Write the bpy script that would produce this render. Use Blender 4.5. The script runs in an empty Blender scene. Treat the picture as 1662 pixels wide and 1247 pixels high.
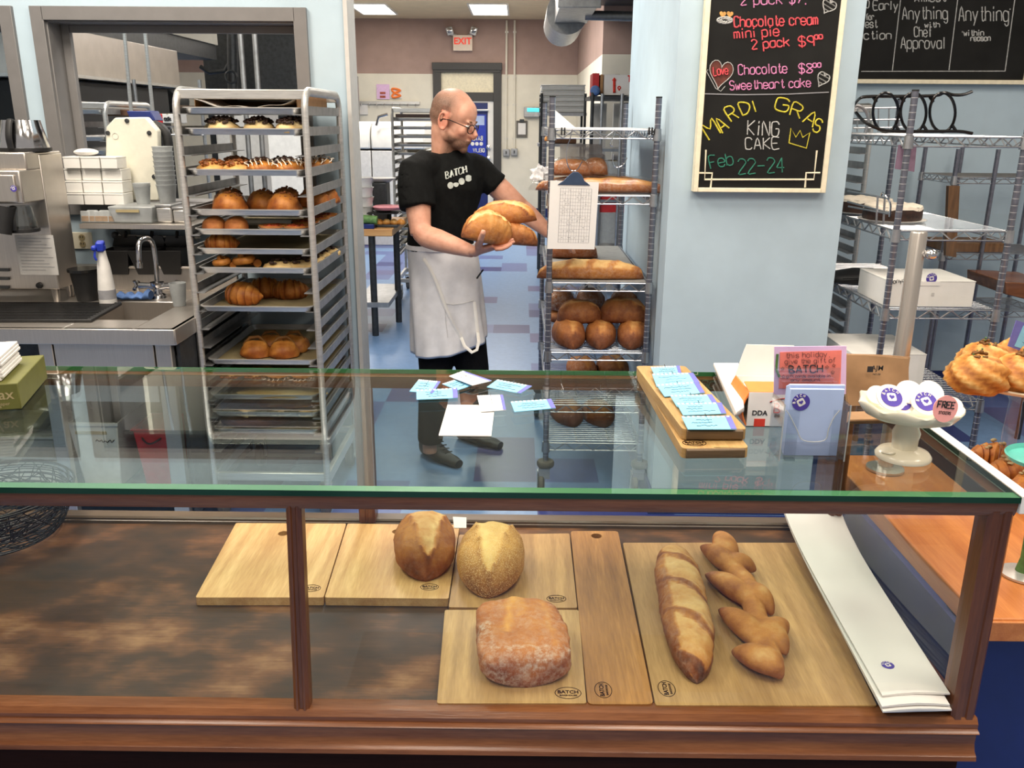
import bpy, math, random
from mathutils import Vector, Matrix, Euler, noise
from mathutils.geometry import tessellate_polygon
from mathutils.bvhtree import BVHTree
random.seed(7)
S = bpy.context.scene
COL = S.collection
PI = math.pi
# ------------------------------------------------------------------ camera
FPX, HC = 1390.0, 1.67
PIT, YAW, ROLL = math.radians(17.04), math.radians(-.45), math.radians(.4)
FW = Vector((math.sin(YAW)*math.cos(PIT), math.cos(YAW)*math.cos(PIT), -math.sin(PIT)))
R0 = Vector((math.cos(YAW), -math.sin(YAW), 0)); U0 = R0.cross(FW)
RT = R0*math.cos(ROLL) + U0*math.sin(ROLL)
UP = U0*math.cos(ROLL) - R0*math.sin(ROLL)
CAM = Vector((0, 0, HC))
cd = bpy.data.cameras.new('camera'); cam = bpy.data.objects.new('camera', cd); COL.objects.link(cam)
cd.sensor_width = 36; cd.sensor_fit = 'HORIZONTAL'; cd.lens = 36*FPX/1662
cd.clip_start = .05; cd.clip_end = 100
m = Matrix((RT, UP, -FW)).transposed().to_4x4(); m.translation = CAM
cam.matrix_world = m
S.camera = cam
# ------------------------------------------------------------------ world, exposure
S.view_settings.view_transform = 'Standard'; S.view_settings.look = 'None'
S.view_settings.exposure = -0.08; S.view_settings.gamma = 1
S.view_settings.use_curve_mapping = False
S.cycles.max_bounces = 7; S.cycles.diffuse_bounces = 4; S.cycles.glossy_bounces = 4
S.cycles.transparent_max_bounces = 24; S.cycles.transmission_bounces = 6
S.cycles.caustics_reflective = False; S.cycles.caustics_refractive = False
S.cycles.sample_clamp_indirect = 4; S.cycles.use_denoising = True
W = bpy.data.worlds.new('shop_daylight'); S.world = W; W.use_nodes = True
bg = W.node_tree.nodes['Background']; bg.inputs[0].default_value = (1, .93, .86, 1); bg.inputs[1].default_value = .42
def area(name, loc, sx, sy, power, col, rot=(0, 0, 0)):
    l = bpy.data.lights.new(name, 'AREA'); l.shape = 'RECTANGLE'; l.size = sx; l.size_y = sy
    l.energy = power; l.color = col
    o = bpy.data.objects.new(name, l); o.location = loc; o.rotation_euler = rot; COL.objects.link(o); return o
WARM = (1, .89, .76); NEUT = (1, .94, .86)
# the shop's own ceiling panels (front room, out of frame) and the kitchen's panels
for x, y, e in ((-1.5, .9, 40), (.7, .9, 48), (-2.0, 2.75, 84), (-.3, 2.75, 34), (.9, 2.5, 36), (-.4, -.9, 40), (2.6, 3.4, 40), (2.4, .6, 40)):
    area('shop_panel_lamp', (x, y, 3.3), .6, 1.2, e, WARM)
for x, y in ((-2.6, 5.2), (-.6, 5.2), (-4.2, 5.6), (-2.0, 10.7), (-.1, 10.7), (-2.4, 12.7), (-.4, 12.7), (-4.6, 9.4)):
    area("kitchen_panel_lamp", (x, y, 3.3), .6, 1.2, 64, NEUT)
# ------------------------------------------------------------------ pixel helpers (1662 x 1247 frame)
def ray(u, v): return FW + RT*((u-831)/FPX) - UP*((v-623.5)/FPX)
def PZ(u, v, z): d = ray(u, v); return CAM + d*((z-HC)/d.z)
def PY(u, v, y): d = ray(u, v); return CAM + d*(y/d.y)
def PX(u, v, x): d = ray(u, v); return CAM + d*(x/d.x)
def lin(c):
    def f(x):
        x /= 255.0
        return x/12.92 if x <= .04045 else ((x+.055)/1.055)**2.4
    return (f(c[0]), f(c[1]), f(c[2]), 1)
# ------------------------------------------------------------------ materials
class NT:
    def __init__(s, name):
        s.m = bpy.data.materials.new(name); s.m.use_nodes = True
        s.t = s.m.node_tree; s.n = s.t.nodes; s.b = s.n['Principled BSDF']; s.out = s.n['Material Output']
    def add(s, typ, **kw):
        n = s.n.new(typ)
        for k, v in kw.items(): setattr(n, k, v)
        return n
    def link(s, a, b): s.t.links.new(a, b)
    def coord(s, scale=(1, 1, 1), rot=(0, 0, 0)):
        tc = s.add('ShaderNodeTexCoord'); mp = s.add('ShaderNodeMapping')
        mp.inputs['Scale'].default_value = scale; mp.inputs['Rotation'].default_value = rot
        s.link(tc.outputs['Object'], mp.inputs[0]); return mp.outputs[0]
    def noise(s, vec, scale, detail=4, rough=.55):
        n = s.add('ShaderNodeTexNoise'); n.inputs['Scale'].default_value = scale
        n.inputs['Detail'].default_value = detail; n.inputs['Roughness'].default_value = rough
        s.link(vec, n.inputs['Vector']); return n.outputs['Fac']
    def ramp(s, fac, stops, interp='LINEAR'):
        r = s.add('ShaderNodeValToRGB'); r.color_ramp.interpolation = interp
        e = r.color_ramp.elements
        while len(e) < len(stops): e.new(.5)
        for el, (p, c) in zip(e, stops): el.position = p; el.color = c if len(c) == 4 else lin(c)
        s.link(fac, r.inputs[0]); return r.outputs[0]
    def bump(s, h, strength=.2, dist=.01):
        b = s.add('ShaderNodeBump'); b.inputs['Strength'].default_value = strength; b.inputs['Distance'].default_value = dist
        s.link(h, b.inputs['Height']); s.link(b.outputs[0], s.b.inputs['Normal'])
    def math(s, op, a, b=None):
        n = s.add('ShaderNodeMath', operation=op)
        for i, x in enumerate((a, b)):
            if x is None: continue
            if isinstance(x, (int, float)): n.inputs[i].default_value = x
            else: s.link(x, n.inputs[i])
        return n.outputs[0]
    def set(s, rough=.5, metal=0, spec=None, trans=0, alpha=1):
        s.b.inputs['Roughness'].default_value = rough; s.b.inputs['Metallic'].default_value = metal
        if spec is not None: s.b.inputs['Specular IOR Level'].default_value = spec
        s.b.inputs['Transmission Weight'].default_value = trans; s.b.inputs['Alpha'].default_value = alpha
M = {}
def pm(name, c, rough=.5, metal=0, var=.06, scale=30, bump=0, stretch=(1, 1, 1), spec=None, alpha=1):
    t = NT(name); t.set(rough, metal, spec, alpha=alpha)
    vec = t.coord(stretch); f = t.noise(vec, scale)
    a = tuple(max(0, x*(1-var)) for x in c); b = tuple(min(255, x*(1+var)) for x in c)
    t.link(t.ramp(f, ((.3, a), (.7, b))), t.b.inputs['Base Color'])
    if bump: t.bump(f, bump, .004)
    M[name] = t.m; return t.m
def wood(name, dark, light, axis='Y', rough=.45, scale=1, bump=.08, spec=None):
    t = NT(name); t.set(rough, spec=spec)
    st = {'X': (.7, 9, 9), 'Y': (9, .7, 9), 'Z': (9, 9, .7)}[axis]
    vec = t.coord(tuple(x*scale for x in st)); f = t.noise(vec, 3.2, 6, .6)
    vec2 = t.coord(tuple(x*scale*6 for x in st)); g = t.noise(vec2, 6, 3, .5)
    mix = t.math('ADD', t.math('MULTIPLY', f, .75), t.math('MULTIPLY', g, .25))
    t.link(t.ramp(mix, ((.3, dark), (.5, tuple((a+b)/2 for a, b in zip(dark, light))), (.7, light))), t.b.inputs['Base Color'])
    t.bump(g, bump, .002); M[name] = t.m
def glass(name, tint=(.95, .97, .96), r0=.04, gain=.9, rough=0.0):
    t = NT(name); t.n.remove(t.b)
    geo = t.add('ShaderNodeNewGeometry'); d = t.add('ShaderNodeVectorMath', operation='DOT_PRODUCT')
    t.link(geo.outputs['Normal'], d.inputs[0]); t.link(geo.outputs['Incoming'], d.inputs[1])
    k = t.math('POWER', t.math('SUBTRACT', 1.0, t.math('ABSOLUTE', d.outputs['Value'])), 5.0)
    fac = t.math('ADD', t.math('MULTIPLY', k, gain), r0)
    tr = t.add('ShaderNodeBsdfTransparent'); tr.inputs[0].default_value = (*tint, 1)
    gl = t.add('ShaderNodeBsdfGlossy'); gl.inputs['Roughness'].default_value = rough; gl.inputs[0].default_value = (1, 1, 1, 1)
    mx = t.add('ShaderNodeMixShader'); t.link(fac, mx.inputs[0]); t.link(tr.outputs[0], mx.inputs[1]); t.link(gl.outputs[0], mx.inputs[2])
    t.link(mx.outputs[0], t.out.inputs[0]); M[name] = t.m
def emit(name, c, st):
    t = NT(name); t.b.inputs['Base Color'].default_value = lin(c); t.b.inputs['Emission Color'].default_value = lin(c)
    t.b.inputs['Emission Strength'].default_value = st; M[name] = t.m
pm('wall_blue', (180, 200, 212), .75, var=.02, scale=6)
pm('wall_warm', (225, 219, 203), .7, var=.02, scale=5)
pm('wall_brown', (168, 142, 132), .8, var=.03, scale=5)
pm('ceiling_paint', (224, 204, 170), .85, var=.02, scale=4)
pm('grey_trim', (116, 114, 113), .5, var=.03, scale=12)
pm('dark_trim', (58, 56, 54), .5, var=.04)
pm('navy', (24, 40, 104), .45, var=.08, scale=8)
pm('navy_trim', (22, 38, 96), .5, var=.05)
pm('alu', (206, 204, 200), .36, .7, var=.06, scale=14, stretch=(1, 1, 12))
pm('alu_rail', (168, 168, 168), .42, .8, var=.08, scale=20)
pm('steel', (200, 193, 185), .32, .85, var=.03, scale=8, stretch=(40, 1, 1))
pm('chrome', (205, 205, 208), .12, 1, var=.02)
pm('wire', (176, 178, 182), .3, .9, var=.06)
pm('dark_steel', (70, 72, 74), .45, .7, var=.1)
pm('black', (22, 22, 23), .55, var=.15)
pm('black_gloss', (16, 16, 17), .25, var=.1)
pm('wire_black', (24, 22, 21), .45, .4, var=.1)
pm('white', (236, 234, 228), .55, var=.02, scale=10)
pm('paper', (226, 223, 219), .8, var=.015, scale=8, bump=.03)
pm('paper_grey', (200, 198, 194), .85, var=.02)
pm('cream', (240, 232, 208), .2, var=.02, scale=6)
pm('plastic_white', (226, 224, 220), .4, var=.03)
pm('plastic_frost', (196, 200, 200), .3, var=.04, alpha=.6)
pm('machine_cream', (222, 219, 203), .35, var=.02)
pm('nut', (142, 84, 40), .6, var=.25, scale=60, bump=.3)
pm('clip_blue', (62, 78, 104), .35, .4, var=.05)
pm('ink', (40, 38, 42), .8, var=.05)
pm('ink_grey', (150, 150, 154), .8, var=.05)
pm('ink_purple', (74, 58, 156), .7, var=.04)
pm('purple_edge', (102, 104, 178), .7, var=.04)
pm('card_blue', (128, 192, 224), .7, var=.03)
pm('card_pale', (176, 194, 232), .75, var=.03, scale=8)
pm('lilac', (222, 186, 222), .8, var=.03)
pm('coral', (236, 124, 108), .75, var=.04)
pm('pink', (242, 166, 160), .7, var=.03)
pm('orange', (240, 128, 52), .5, var=.04)
pm('red', (196, 42, 46), .5, var=.06)
pm('red_ink', (216, 60, 42), .7, var=.05)
pm('kraft', (150, 115, 80), .8, var=.07, scale=14, bump=.06)
pm('olive', (98, 98, 40), .6, var=.05)
pm('cardboard', (160, 122, 84), .8, var=.06)
pm('turquoise', (92, 178, 164), .2, var=.04)
pm('blue_plastic', (36, 58, 176), .35, var=.05)
pm('cloth_blue', (92, 124, 178), .9, var=.1, scale=40, bump=.2)
pm('chalkboard', (26, 26, 25), .7, var=.25, scale=5, spec=.2)
pm('chalk_white', (184, 184, 181), .95, var=.12, scale=90)
pm('chalk_cream', (238, 228, 200), .85, var=.04)
pm('chalk_red', (222, 84, 92), .95, var=.15, scale=90)
pm('chalk_pink', (206, 130, 172), .95, var=.15, scale=90)
pm('chalk_yellow', (206, 192, 62), .95, var=.15, scale=90)
pm('chalk_green', (46, 116, 96), .95, var=.2, scale=90)
pm('chalk_brown', (92, 50, 42), .95, var=.2, scale=60)
pm('chalk_gold', (198, 148, 84), .95, var=.15, scale=90)
pm('shirt_black', (17, 18, 18), .9, var=.2, scale=60, bump=.1, spec=.15)
pm('trouser_black', (15, 16, 19), .9, var=.2, scale=60, spec=.15)
pm('apron_white', (236, 236, 238), .9, var=.03, scale=20, bump=.05)
pm('shoe_black', (30, 28, 26), .5, var=.2)
pm('shirt_print', (190, 196, 190), .85, var=.08, scale=60)
pm('frame_brown', (44, 30, 24), .3, var=.1)
pm('foil_gold', (178, 160, 110), .3, .8, var=.1)
pm('brown_box', (112, 78, 56), .75, var=.1)
pm('plank', (108, 78, 52), .7, var=.2, scale=6, stretch=(8, 8, .8))
pm('chocolate', (48, 27, 18), .6, var=.3, scale=60, bump=.4)
pm('icing', (236, 224, 206), .5, var=.04, scale=50, bump=.2)
pm('pink_icing', (232, 150, 160), .5, var=.06, scale=50, bump=.2)
pm('green_herb', (90, 128, 70), .6, var=.2, scale=40)
pm('tart_shell', (196, 128, 62), .7, var=.12, scale=40, bump=.3)
pm('berry', (150, 62, 30), .4, var=.3, scale=70, bump=.4)
pm('parchment', (172, 156, 116), .75, var=.06, scale=8)
pm('tag_white', (238, 240, 242), .6, var=.02)
pm('grey_rubber', (92, 88, 82), .6, var=.08)
pm('exit_face', (232, 214, 196), .6, var=.02)
pm('tea_brown', (150, 128, 106), .8, var=.1)
glass('glass_top', (.81, .88, .845), .05, .95)
glass('glass_pane', (.97, .98, .975), .035, .8)
glass('acrylic', (.93, .94, .95), .06, .8)
glass('acrylic_dim', (.80, .82, .82), .08, .8)
glass('cling', (.93, .93, .93), .05, .6, .22)
pm('glass_edge', (14, 52, 32), .08, var=.06, scale=6)
pm('painted_edge_refraction', (74, 128, 86), .3, var=.04, scale=6)
emit('lamp_glow', (255, 246, 230), 6)
emit('uv_glow', (70, 210, 215), 1.6)
emit('exit_glow', (240, 70, 50), .35)
pm('back_edge', (62, 138, 84), .15, var=.04)
wood('case_wood', (90, 49, 26), (148, 94, 58), 'X', .26)
wood('case_wood_post', (82, 45, 26), (134, 82, 50), 'Z', .28)
wood('case_wood_side', (66, 32, 18), (112, 60, 36), 'Y', .3)
wood('case_base', (30, 14, 10), (52, 26, 18), 'X', .6, spec=.08)
wood('rail_grey', (74, 60, 46), (112, 92, 72), 'X', .35)
wood('board_pale', (176, 128, 72), (228, 190, 132), 'Y', .5)
wood('board_tan', (140, 102, 58), (194, 153, 97), 'Y', .5)
wood('board_ash', (146, 110, 64), (202, 164, 108), 'Y', .5)
wood('board_olive', (122, 80, 38), (202, 148, 82), 'Y', .45, .7)
wood('board_tags', (150, 114, 66), (208, 172, 114), 'Y', .4)
wood('board_end', (74, 56, 36), (112, 88, 58), 'X', .6)
wood('table_wood', (172, 96, 44), (214, 140, 76), 'Y', .4)
wood('bench_wood', (186, 132, 78), (220, 172, 116), 'X', .5)
def mk_deck():
    t = NT('deck_wood'); t.set(.48, spec=.3)
    f = t.noise(t.coord((2.2, 3.4, 1), (0, 0, .5)), 2.4, 5, .55); g = t.noise(t.coord((3, 60, 1)), 4, 3)
    mix = t.math('ADD', t.math('MULTIPLY', f, .86), t.math('MULTIPLY', g, .14))
    t.link(t.ramp(mix, ((.34, (50, 37, 22)), (.48, (70, 48, 28)), (.58, (106, 70, 42)), (.70, (146, 108, 74)))), t.b.inputs['Base Color'])
    t.bump(g, .08, .002); M['deck_wood'] = t.m
mk_deck()
def mk_floor():
    t = NT('floor_tile'); t.set(.35)
    tc = t.add('ShaderNodeTexCoord'); sx = t.add('ShaderNodeSeparateXYZ'); t.link(tc.outputs['Object'], sx.inputs[0])
    c = t.add('ShaderNodeCombineXYZ')
    t.link(t.math('FLOOR', t.math('DIVIDE', t.math('ADD', sx.outputs[0], .02), .305)), c.inputs[0]); t.link(t.math('FLOOR', t.math('DIVIDE', t.math('ADD', sx.outputs[1], .12), .305)), c.inputs[1])
    wn = t.add('ShaderNodeTexWhiteNoise', noise_dimensions='2D'); t.link(c.outputs[0], wn.inputs['Vector'])
    f = t.noise(t.coord((1, 1, 1)), 26, 5, .7)
    base = t.ramp(wn.outputs['Value'], ((0, (114, 146, 188)), (.74, (90, 106, 158)), (.86, (88, 88, 138)), (.95, (44, 52, 116))), 'CONSTANT')
    mx = t.add('ShaderNodeMixRGB', blend_type='MULTIPLY'); mx.inputs[0].default_value = .5
    t.link(base, mx.inputs[1]); t.link(t.ramp(f, ((.3, (200, 205, 212)), (.7, (255, 255, 255)))), mx.inputs[2])
    t.link(mx.outputs[0], t.b.inputs['Base Color']); M['floor_tile'] = t.m
mk_floor()
def mk_bread(name, stops, flour=(226, 212, 194), rough=.55, nscale=50, amp=.42, seeds=0, bd=.006):
    t = NT(name); t.set(rough, spec=.35)
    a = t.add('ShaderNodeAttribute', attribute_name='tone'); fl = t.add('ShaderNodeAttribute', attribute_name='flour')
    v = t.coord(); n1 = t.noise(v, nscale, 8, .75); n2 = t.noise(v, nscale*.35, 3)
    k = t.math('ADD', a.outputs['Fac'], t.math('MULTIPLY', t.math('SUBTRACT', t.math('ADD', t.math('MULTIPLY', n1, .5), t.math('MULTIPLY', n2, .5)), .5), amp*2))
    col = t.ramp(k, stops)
    n3 = t.noise(v, nscale*1.6, 5, .75)
    fm = t.math('MULTIPLY', fl.outputs['Fac'], t.math('MULTIPLY', t.math('MAXIMUM', t.math('SUBTRACT', n3, .42), 0), 5))
    mx = t.add('ShaderNodeMixRGB'); cl = t.math('MINIMUM', fm, .9); t.link(cl, mx.inputs[0]); t.link(col, mx.inputs[1]); mx.inputs[2].default_value = lin(flour)
    t.link(mx.outputs[0], t.b.inputs['Base Color'])
    if seeds:
        n5 = t.noise(v, 430, 2); mk = t.math('MULTIPLY', t.math('MULTIPLY', t.math('GREATER_THAN', n5, .56), t.math('SUBTRACT', 1.0, fl.outputs['Fac'])), seeds)
        m3 = t.add('ShaderNodeMixRGB'); t.link(mk, m3.inputs[0]); t.link(mx.outputs[0], m3.inputs[1]); m3.inputs[2].default_value = lin((238, 204, 146)); t.link(m3.outputs[0], t.b.inputs['Base Color']); t.bump(n5, .5, .004)
    else: t.bump(n1, .6, bd)
    M[name] = t.m
mk_bread('crust', ((0, (84, 42, 20)), (.3, (148, 84, 38)), (.6, (200, 136, 66)), (1, (240, 206, 140))))
mk_bread('crust_dark', ((0, (62, 32, 18)), (.35, (120, 66, 34)), (.65, (178, 114, 56)), (1, (222, 176, 110))))
mk_bread('crust_seed', ((0, (112, 66, 28)), (.3, (170, 112, 52)), (.6, (216, 160, 84)), (1, (246, 212, 136))), (246, 214, 146), .6, 60, .42, .75)
mk_bread('crust_red', ((0, (104, 52, 28)), (.3, (160, 88, 46)), (.6, (196, 124, 66)), (1, (230, 170, 92))))
mk_bread('pastry', ((0, (70, 32, 14)), (.35, (150, 82, 32)), (.65, (206, 138, 62)), (1, (240, 200, 130))), (238, 228, 214), .45, 60, .42, 0, .0025)
mk_bread('scone', ((0, (120, 80, 36)), (.35, (196, 150, 84)), (.65, (222, 182, 114)), (1, (240, 214, 160))))
mk_bread('choc_pastry', ((0, (34, 18, 12)), (.4, (70, 38, 20)), (.7, (120, 72, 36)), (1, (190, 132, 70))))
def mk_skin():
    t = NT('skin'); t.set(.5, spec=.35)
    v = t.coord(); n = t.noise(v, 30, 4)
    hr = t.add('ShaderNodeAttribute', attribute_name='stubble'); rd = t.add('ShaderNodeAttribute', attribute_name='flush')
    base = t.ramp(n, ((.3, (200, 146, 122)), (.7, (218, 166, 142))))
    m1 = t.add('ShaderNodeMixRGB'); t.link(t.math('MULTIPLY', rd.outputs['Fac'], .55), m1.inputs[0]); t.link(base, m1.inputs[1]); m1.inputs[2].default_value = lin((196, 110, 88))
    m2 = t.add('ShaderNodeMixRGB'); n2 = t.noise(v, 260, 2); t.link(t.math('MULTIPLY', hr.outputs['Fac'], t.math('ADD', .55, t.math('MULTIPLY', n2, .7))), m2.inputs[0]); t.link(m1.outputs[0], m2.inputs[1]); m2.inputs[2].default_value = lin((84, 64, 50))
    t.link(m2.outputs[0], t.b.inputs['Base Color']); t.b.inputs['Subsurface Weight'].default_value = .08; t.b.inputs['Subsurface Radius'].default_value = (.01, .004, .002)
    t.bump(n, .1, .002); M['skin'] = t.m
mk_skin()
# ------------------------------------------------------------------ mesh builder
class MB:
    def __init__(s): s.v = []; s.f = []; s.mi = []; s.cur = 0; s.attr = {}
    def mat(s, i): s.cur = i; return s
    def add(s, vs, fs):
        o = len(s.v); s.v += [Vector(p) for p in vs]
        for f in fs: s.f.append([i+o for i in f]); s.mi.append(s.cur)
        return s
    def merge(s, o, mtx=None):
        n = len(s.v); s.v += [(mtx @ p if mtx else p.copy()) for p in o.v]
        s.f += [[i+n for i in f] for f in o.f]; s.mi += [s.cur if x == 0 else x for x in o.mi]
        for k, vals in o.attr.items(): s.attr.setdefault(k, []); s.attr[k] += [0.0]*(n-len(s.attr[k])) + vals
        return s
    def box(s, x0, x1, y0, y1, z0, z1, M4=None):
        vs = [Vector((x, y, z)) for z in (z0, z1) for y in (y0, y1) for x in (x0, x1)]
        if M4: vs = [M4 @ p for p in vs]
        return s.add(vs, [(0, 2, 3, 1), (4, 5, 7, 6), (0, 1, 5, 4), (2, 6, 7, 3), (0, 4, 6, 2), (1, 3, 7, 5)])
    def cbox(s, c, sx, sy, sz, rot=None):
        M4 = Matrix.Translation(Vector(c)) @ (rot.to_4x4() if rot is not None else Matrix())
        return s.box(-sx/2, sx/2, -sy/2, sy/2, -sz/2, sz/2, M4)
    def bar(s, a, b, w, h=None):
        a = Vector(a); b = Vector(b); d = b-a; L = d.length; h = h or w
        z = d.normalized(); x = Vector((0, 0, 1)).cross(z)
        if x.length < 1e-4: x = Vector((1, 0, 0))
        x.normalize(); y = z.cross(x)
        M4 = Matrix((x, y, z)).transposed().to_4x4(); M4.translation = a
        return s.box(-w/2, w/2, -h/2, h/2, 0, L, M4)
    def rings(s, rs, closed=True, caps=True, loop=False):
        n = len(rs[0]); vs = [p for r in rs for p in r]; fs = []
        k = len(rs)
        for i in range(k if loop else k-1):
            j = (i+1) % k
            for a in range(n if closed else n-1):
                b = (a+1) % n
                fs.append((i*n+a, i*n+b, j*n+b, j*n+a))
        if caps and not loop and closed:
            fs.append(tuple(range(n))[::-1]); fs.append(tuple((k-1)*n+i for i in range(n)))
        return s.add(vs, fs)
    def tube(s, pts, r, n=8, caps=True, loop=False, flat=1.0, upv=None):
        pts = [Vector(p) for p in pts]; k = len(pts)
        rr = list(r) if isinstance(r, list) else [r]*k
        prev = None; rs = []
        for i, p in enumerate(pts):
            if loop: d = pts[(i+1) % k]-pts[i-1]
            else: d = pts[min(i+1, k-1)]-pts[max(i-1, 0)]
            if d.length < 1e-9: d = Vector((0, 0, 1))
            d.normalize()
            if prev is None:
                x = (upv or Vector((0, 0, 1))).cross(d)
                if x.length < 1e-3: x = Vector((1, 0, 0)).cross(d)
            else: x = prev-d*prev.dot(d)
            x.normalize(); prev = x; y = d.cross(x)
            q = rr[i]; qx, qy = (q if isinstance(q, (tuple, list)) else (q, q*flat))
            rs.append([p+x*(math.cos(2*PI*a/n)*qx)+y*(math.sin(2*PI*a/n)*qy) for a in range(n)])
        return s.rings(rs, caps=caps, loop=loop)
    def lathe(s, prof, c=(0, 0, 0), n=24, M4=None):
        c = Vector(c); rs = []
        for r, z in prof:
            ring = [Vector((r*math.cos(2*PI*a/n), r*math.sin(2*PI*a/n), z)) for a in range(n)]
            rs.append([(M4 @ p if M4 else p)+c for p in ring])
        return s.rings(rs)
    def prism(s, poly, z0, z1, holes=(), M4=None):
        loops = [[Vector((p[0], p[1], 0)) for p in l] for l in [poly]+list(holes)]
        tris = tessellate_polygon(loops); flat = [p for l in loops for p in l]; n = len(flat)
        vs = [Vector((p.x, p.y, z)) for z in (z0, z1) for p in flat]; fs = []
        for t in tris:
            a, b, c = (flat[i] for i in t)
            if (b-a).cross(c-a).z < 0: t = t[::-1]
            fs.append(tuple(n+i for i in t)); fs.append(tuple(t[::-1]))
        o = 0
        for li, l in enumerate(loops):
            k = len(l); ar = sum(l[i].x*l[(i+1) % k].y-l[(i+1) % k].x*l[i].y for i in range(k))
            for i in range(k):
                a, b = o+i, o+(i+1) % k
                if (ar > 0) != (li > 0): fs.append((a, b, n+b, n+a))
                else: fs.append((b, a, n+a, n+b))
            o += k
        if M4: vs = [M4 @ p for p in vs]
        return s.add(vs, fs)
    def slab(s, q, t):
        """four (or more) world points of the upper face and a thickness downwards"""
        q = [Vector(p) for p in q]; n = len(q)
        if (q[1]-q[0]).cross(q[2]-q[0]).z < 0: q = q[::-1]
        vs = [p-Vector((0, 0, t)) for p in q]+q
        fs = [tuple(range(n))[::-1], tuple(range(n, 2*n))]+[(i, (i+1) % n, n+(i+1) % n, n+i) for i in range(n)]
        return s.add(vs, fs)
    def ell(s, c, rx, ry, rz, n=16, k=10, rot=None):
        c = Vector(c); rs = []
        for i in range(k+1):
            a = PI*i/k; a = min(max(a, .03), PI-.03)
            ring = [Vector((rx*math.sin(a)*math.cos(2*PI*j/n), ry*math.sin(a)*math.sin(2*PI*j/n), -rz*math.cos(a))) for j in range(n)]
            rs.append([(rot @ p if rot is not None else p)+c for p in ring])
        return s.rings(rs)
    def disc(s, c, r, xd, yd, n=24, t=.0006):
        c = Vector(c); nrm = xd.cross(yd).normalized()
        ring = lambda o: [c+xd*(r*math.cos(2*PI*i/n))+yd*(r*math.sin(2*PI*i/n))+nrm*o for i in range(n)]
        return s.rings([ring(0), ring(t)])
def root_of(o):
    while o.parent: o = o.parent
    return o
def obj(name, mb, mat, parent=None, smooth=40, bevel=0, origin=None):
    me = bpy.data.meshes.new(name)
    vs = mb.v
    if parent is not None: off = Vector(root_of(parent).location)
    elif origin is not None: off = Vector(origin)
    else:
        lo = [min(p[i] for p in vs) for i in range(3)]; hi = [max(p[i] for p in vs) for i in range(3)]
        off = Vector(((lo[0]+hi[0])/2, (lo[1]+hi[1])/2, lo[2]))
    me.from_pydata([p-off for p in vs], [], mb.f)
    mats = mat if isinstance(mat, (list, tuple)) else [mat]
    for x in mats: me.materials.append(M[x])
    if len(mats) > 1: me.polygons.foreach_set('material_index', mb.mi)
    for k, vals in mb.attr.items():
        vals = vals+[0.0]*(len(vs)-len(vals)); at = me.attributes.new(k, 'FLOAT', 'POINT'); at.data.foreach_set('value', vals)
    me.validate(); 
    if smooth:
        me.polygons.foreach_set('use_smooth', [True]*len(me.polygons)); me.set_sharp_from_angle(angle=math.radians(smooth))
    o = bpy.data.objects.new(name, me); COL.objects.link(o)
    if parent is not None: o.parent = parent
    else: o.location = off
    if bevel:
        b = o.modifiers.new('bevel', 'BEVEL'); b.width = bevel; b.segments = 2; b.limit_method = 'ANGLE'; b.angle_limit = .6
    return o
def tag(o, label, cat, group=None):
    o['label'] = label; o['category'] = cat
    if group: o['group'] = group
    return o
def thing(name, label, cat, loc=(0, 0, 0), group=None):
    o = bpy.data.objects.new(name, None); COL.objects.link(o); o.location = loc; o.empty_display_size = .05
    return tag(o, label, cat, group)
def one(name, mb, mat, label, cat, group=None, **kw): return tag(obj(name, mb, mat, **kw), label, cat, group)
def struct(name, mb, mat, **kw): o = obj(name, mb, mat, **kw); o['kind'] = 'structure'; return o
def copy_tree(o, parent=None):
    c = o.copy(); COL.objects.link(c)
    if parent is not None: c.parent = parent
    for ch in [x for x in bpy.data.objects if x.parent == o]: copy_tree(ch, c)
    return c
def put(proto, used, loc, rz=0, label=None, cat=None, group=None, sc=1.0, tilt=None):
    """first use moves the prototype itself, later uses copy it"""
    o = proto if not used.get(proto.name) else copy_tree(proto)
    used[proto.name] = True
    o.location = loc; o.rotation_euler = (tilt[0], tilt[1], rz) if tilt else (0, 0, rz); o.scale = (sc, sc, sc) if isinstance(sc, (int, float)) else sc
    tag(o, label, cat, group); return o
USED = {}
def arc(c, r, a0, a1, n, f): return [Vector(c)+f(r*math.cos(a0+(a1-a0)*i/n), r*math.sin(a0+(a1-a0)*i/n)) for i in range(n+1)]
def bez(p, n=12):
    """smooth curve through points (Catmull-Rom)"""
    p = [Vector(x) for x in p]; q = [p[0]*2-p[1]]+p+[p[-1]*2-p[-2]]; out = []
    for i in range(1, len(q)-2):
        for k in range(n):
            t = k/n
            out.append(.5*((2*q[i])+(q[i+1]-q[i-1])*t+(2*q[i-1]-5*q[i]+4*q[i+1]-q[i+2])*t*t+(3*q[i]-q[i-1]-3*q[i+1]+q[i+2])*t**3))
    out.append(p[-1]); return out
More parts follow.
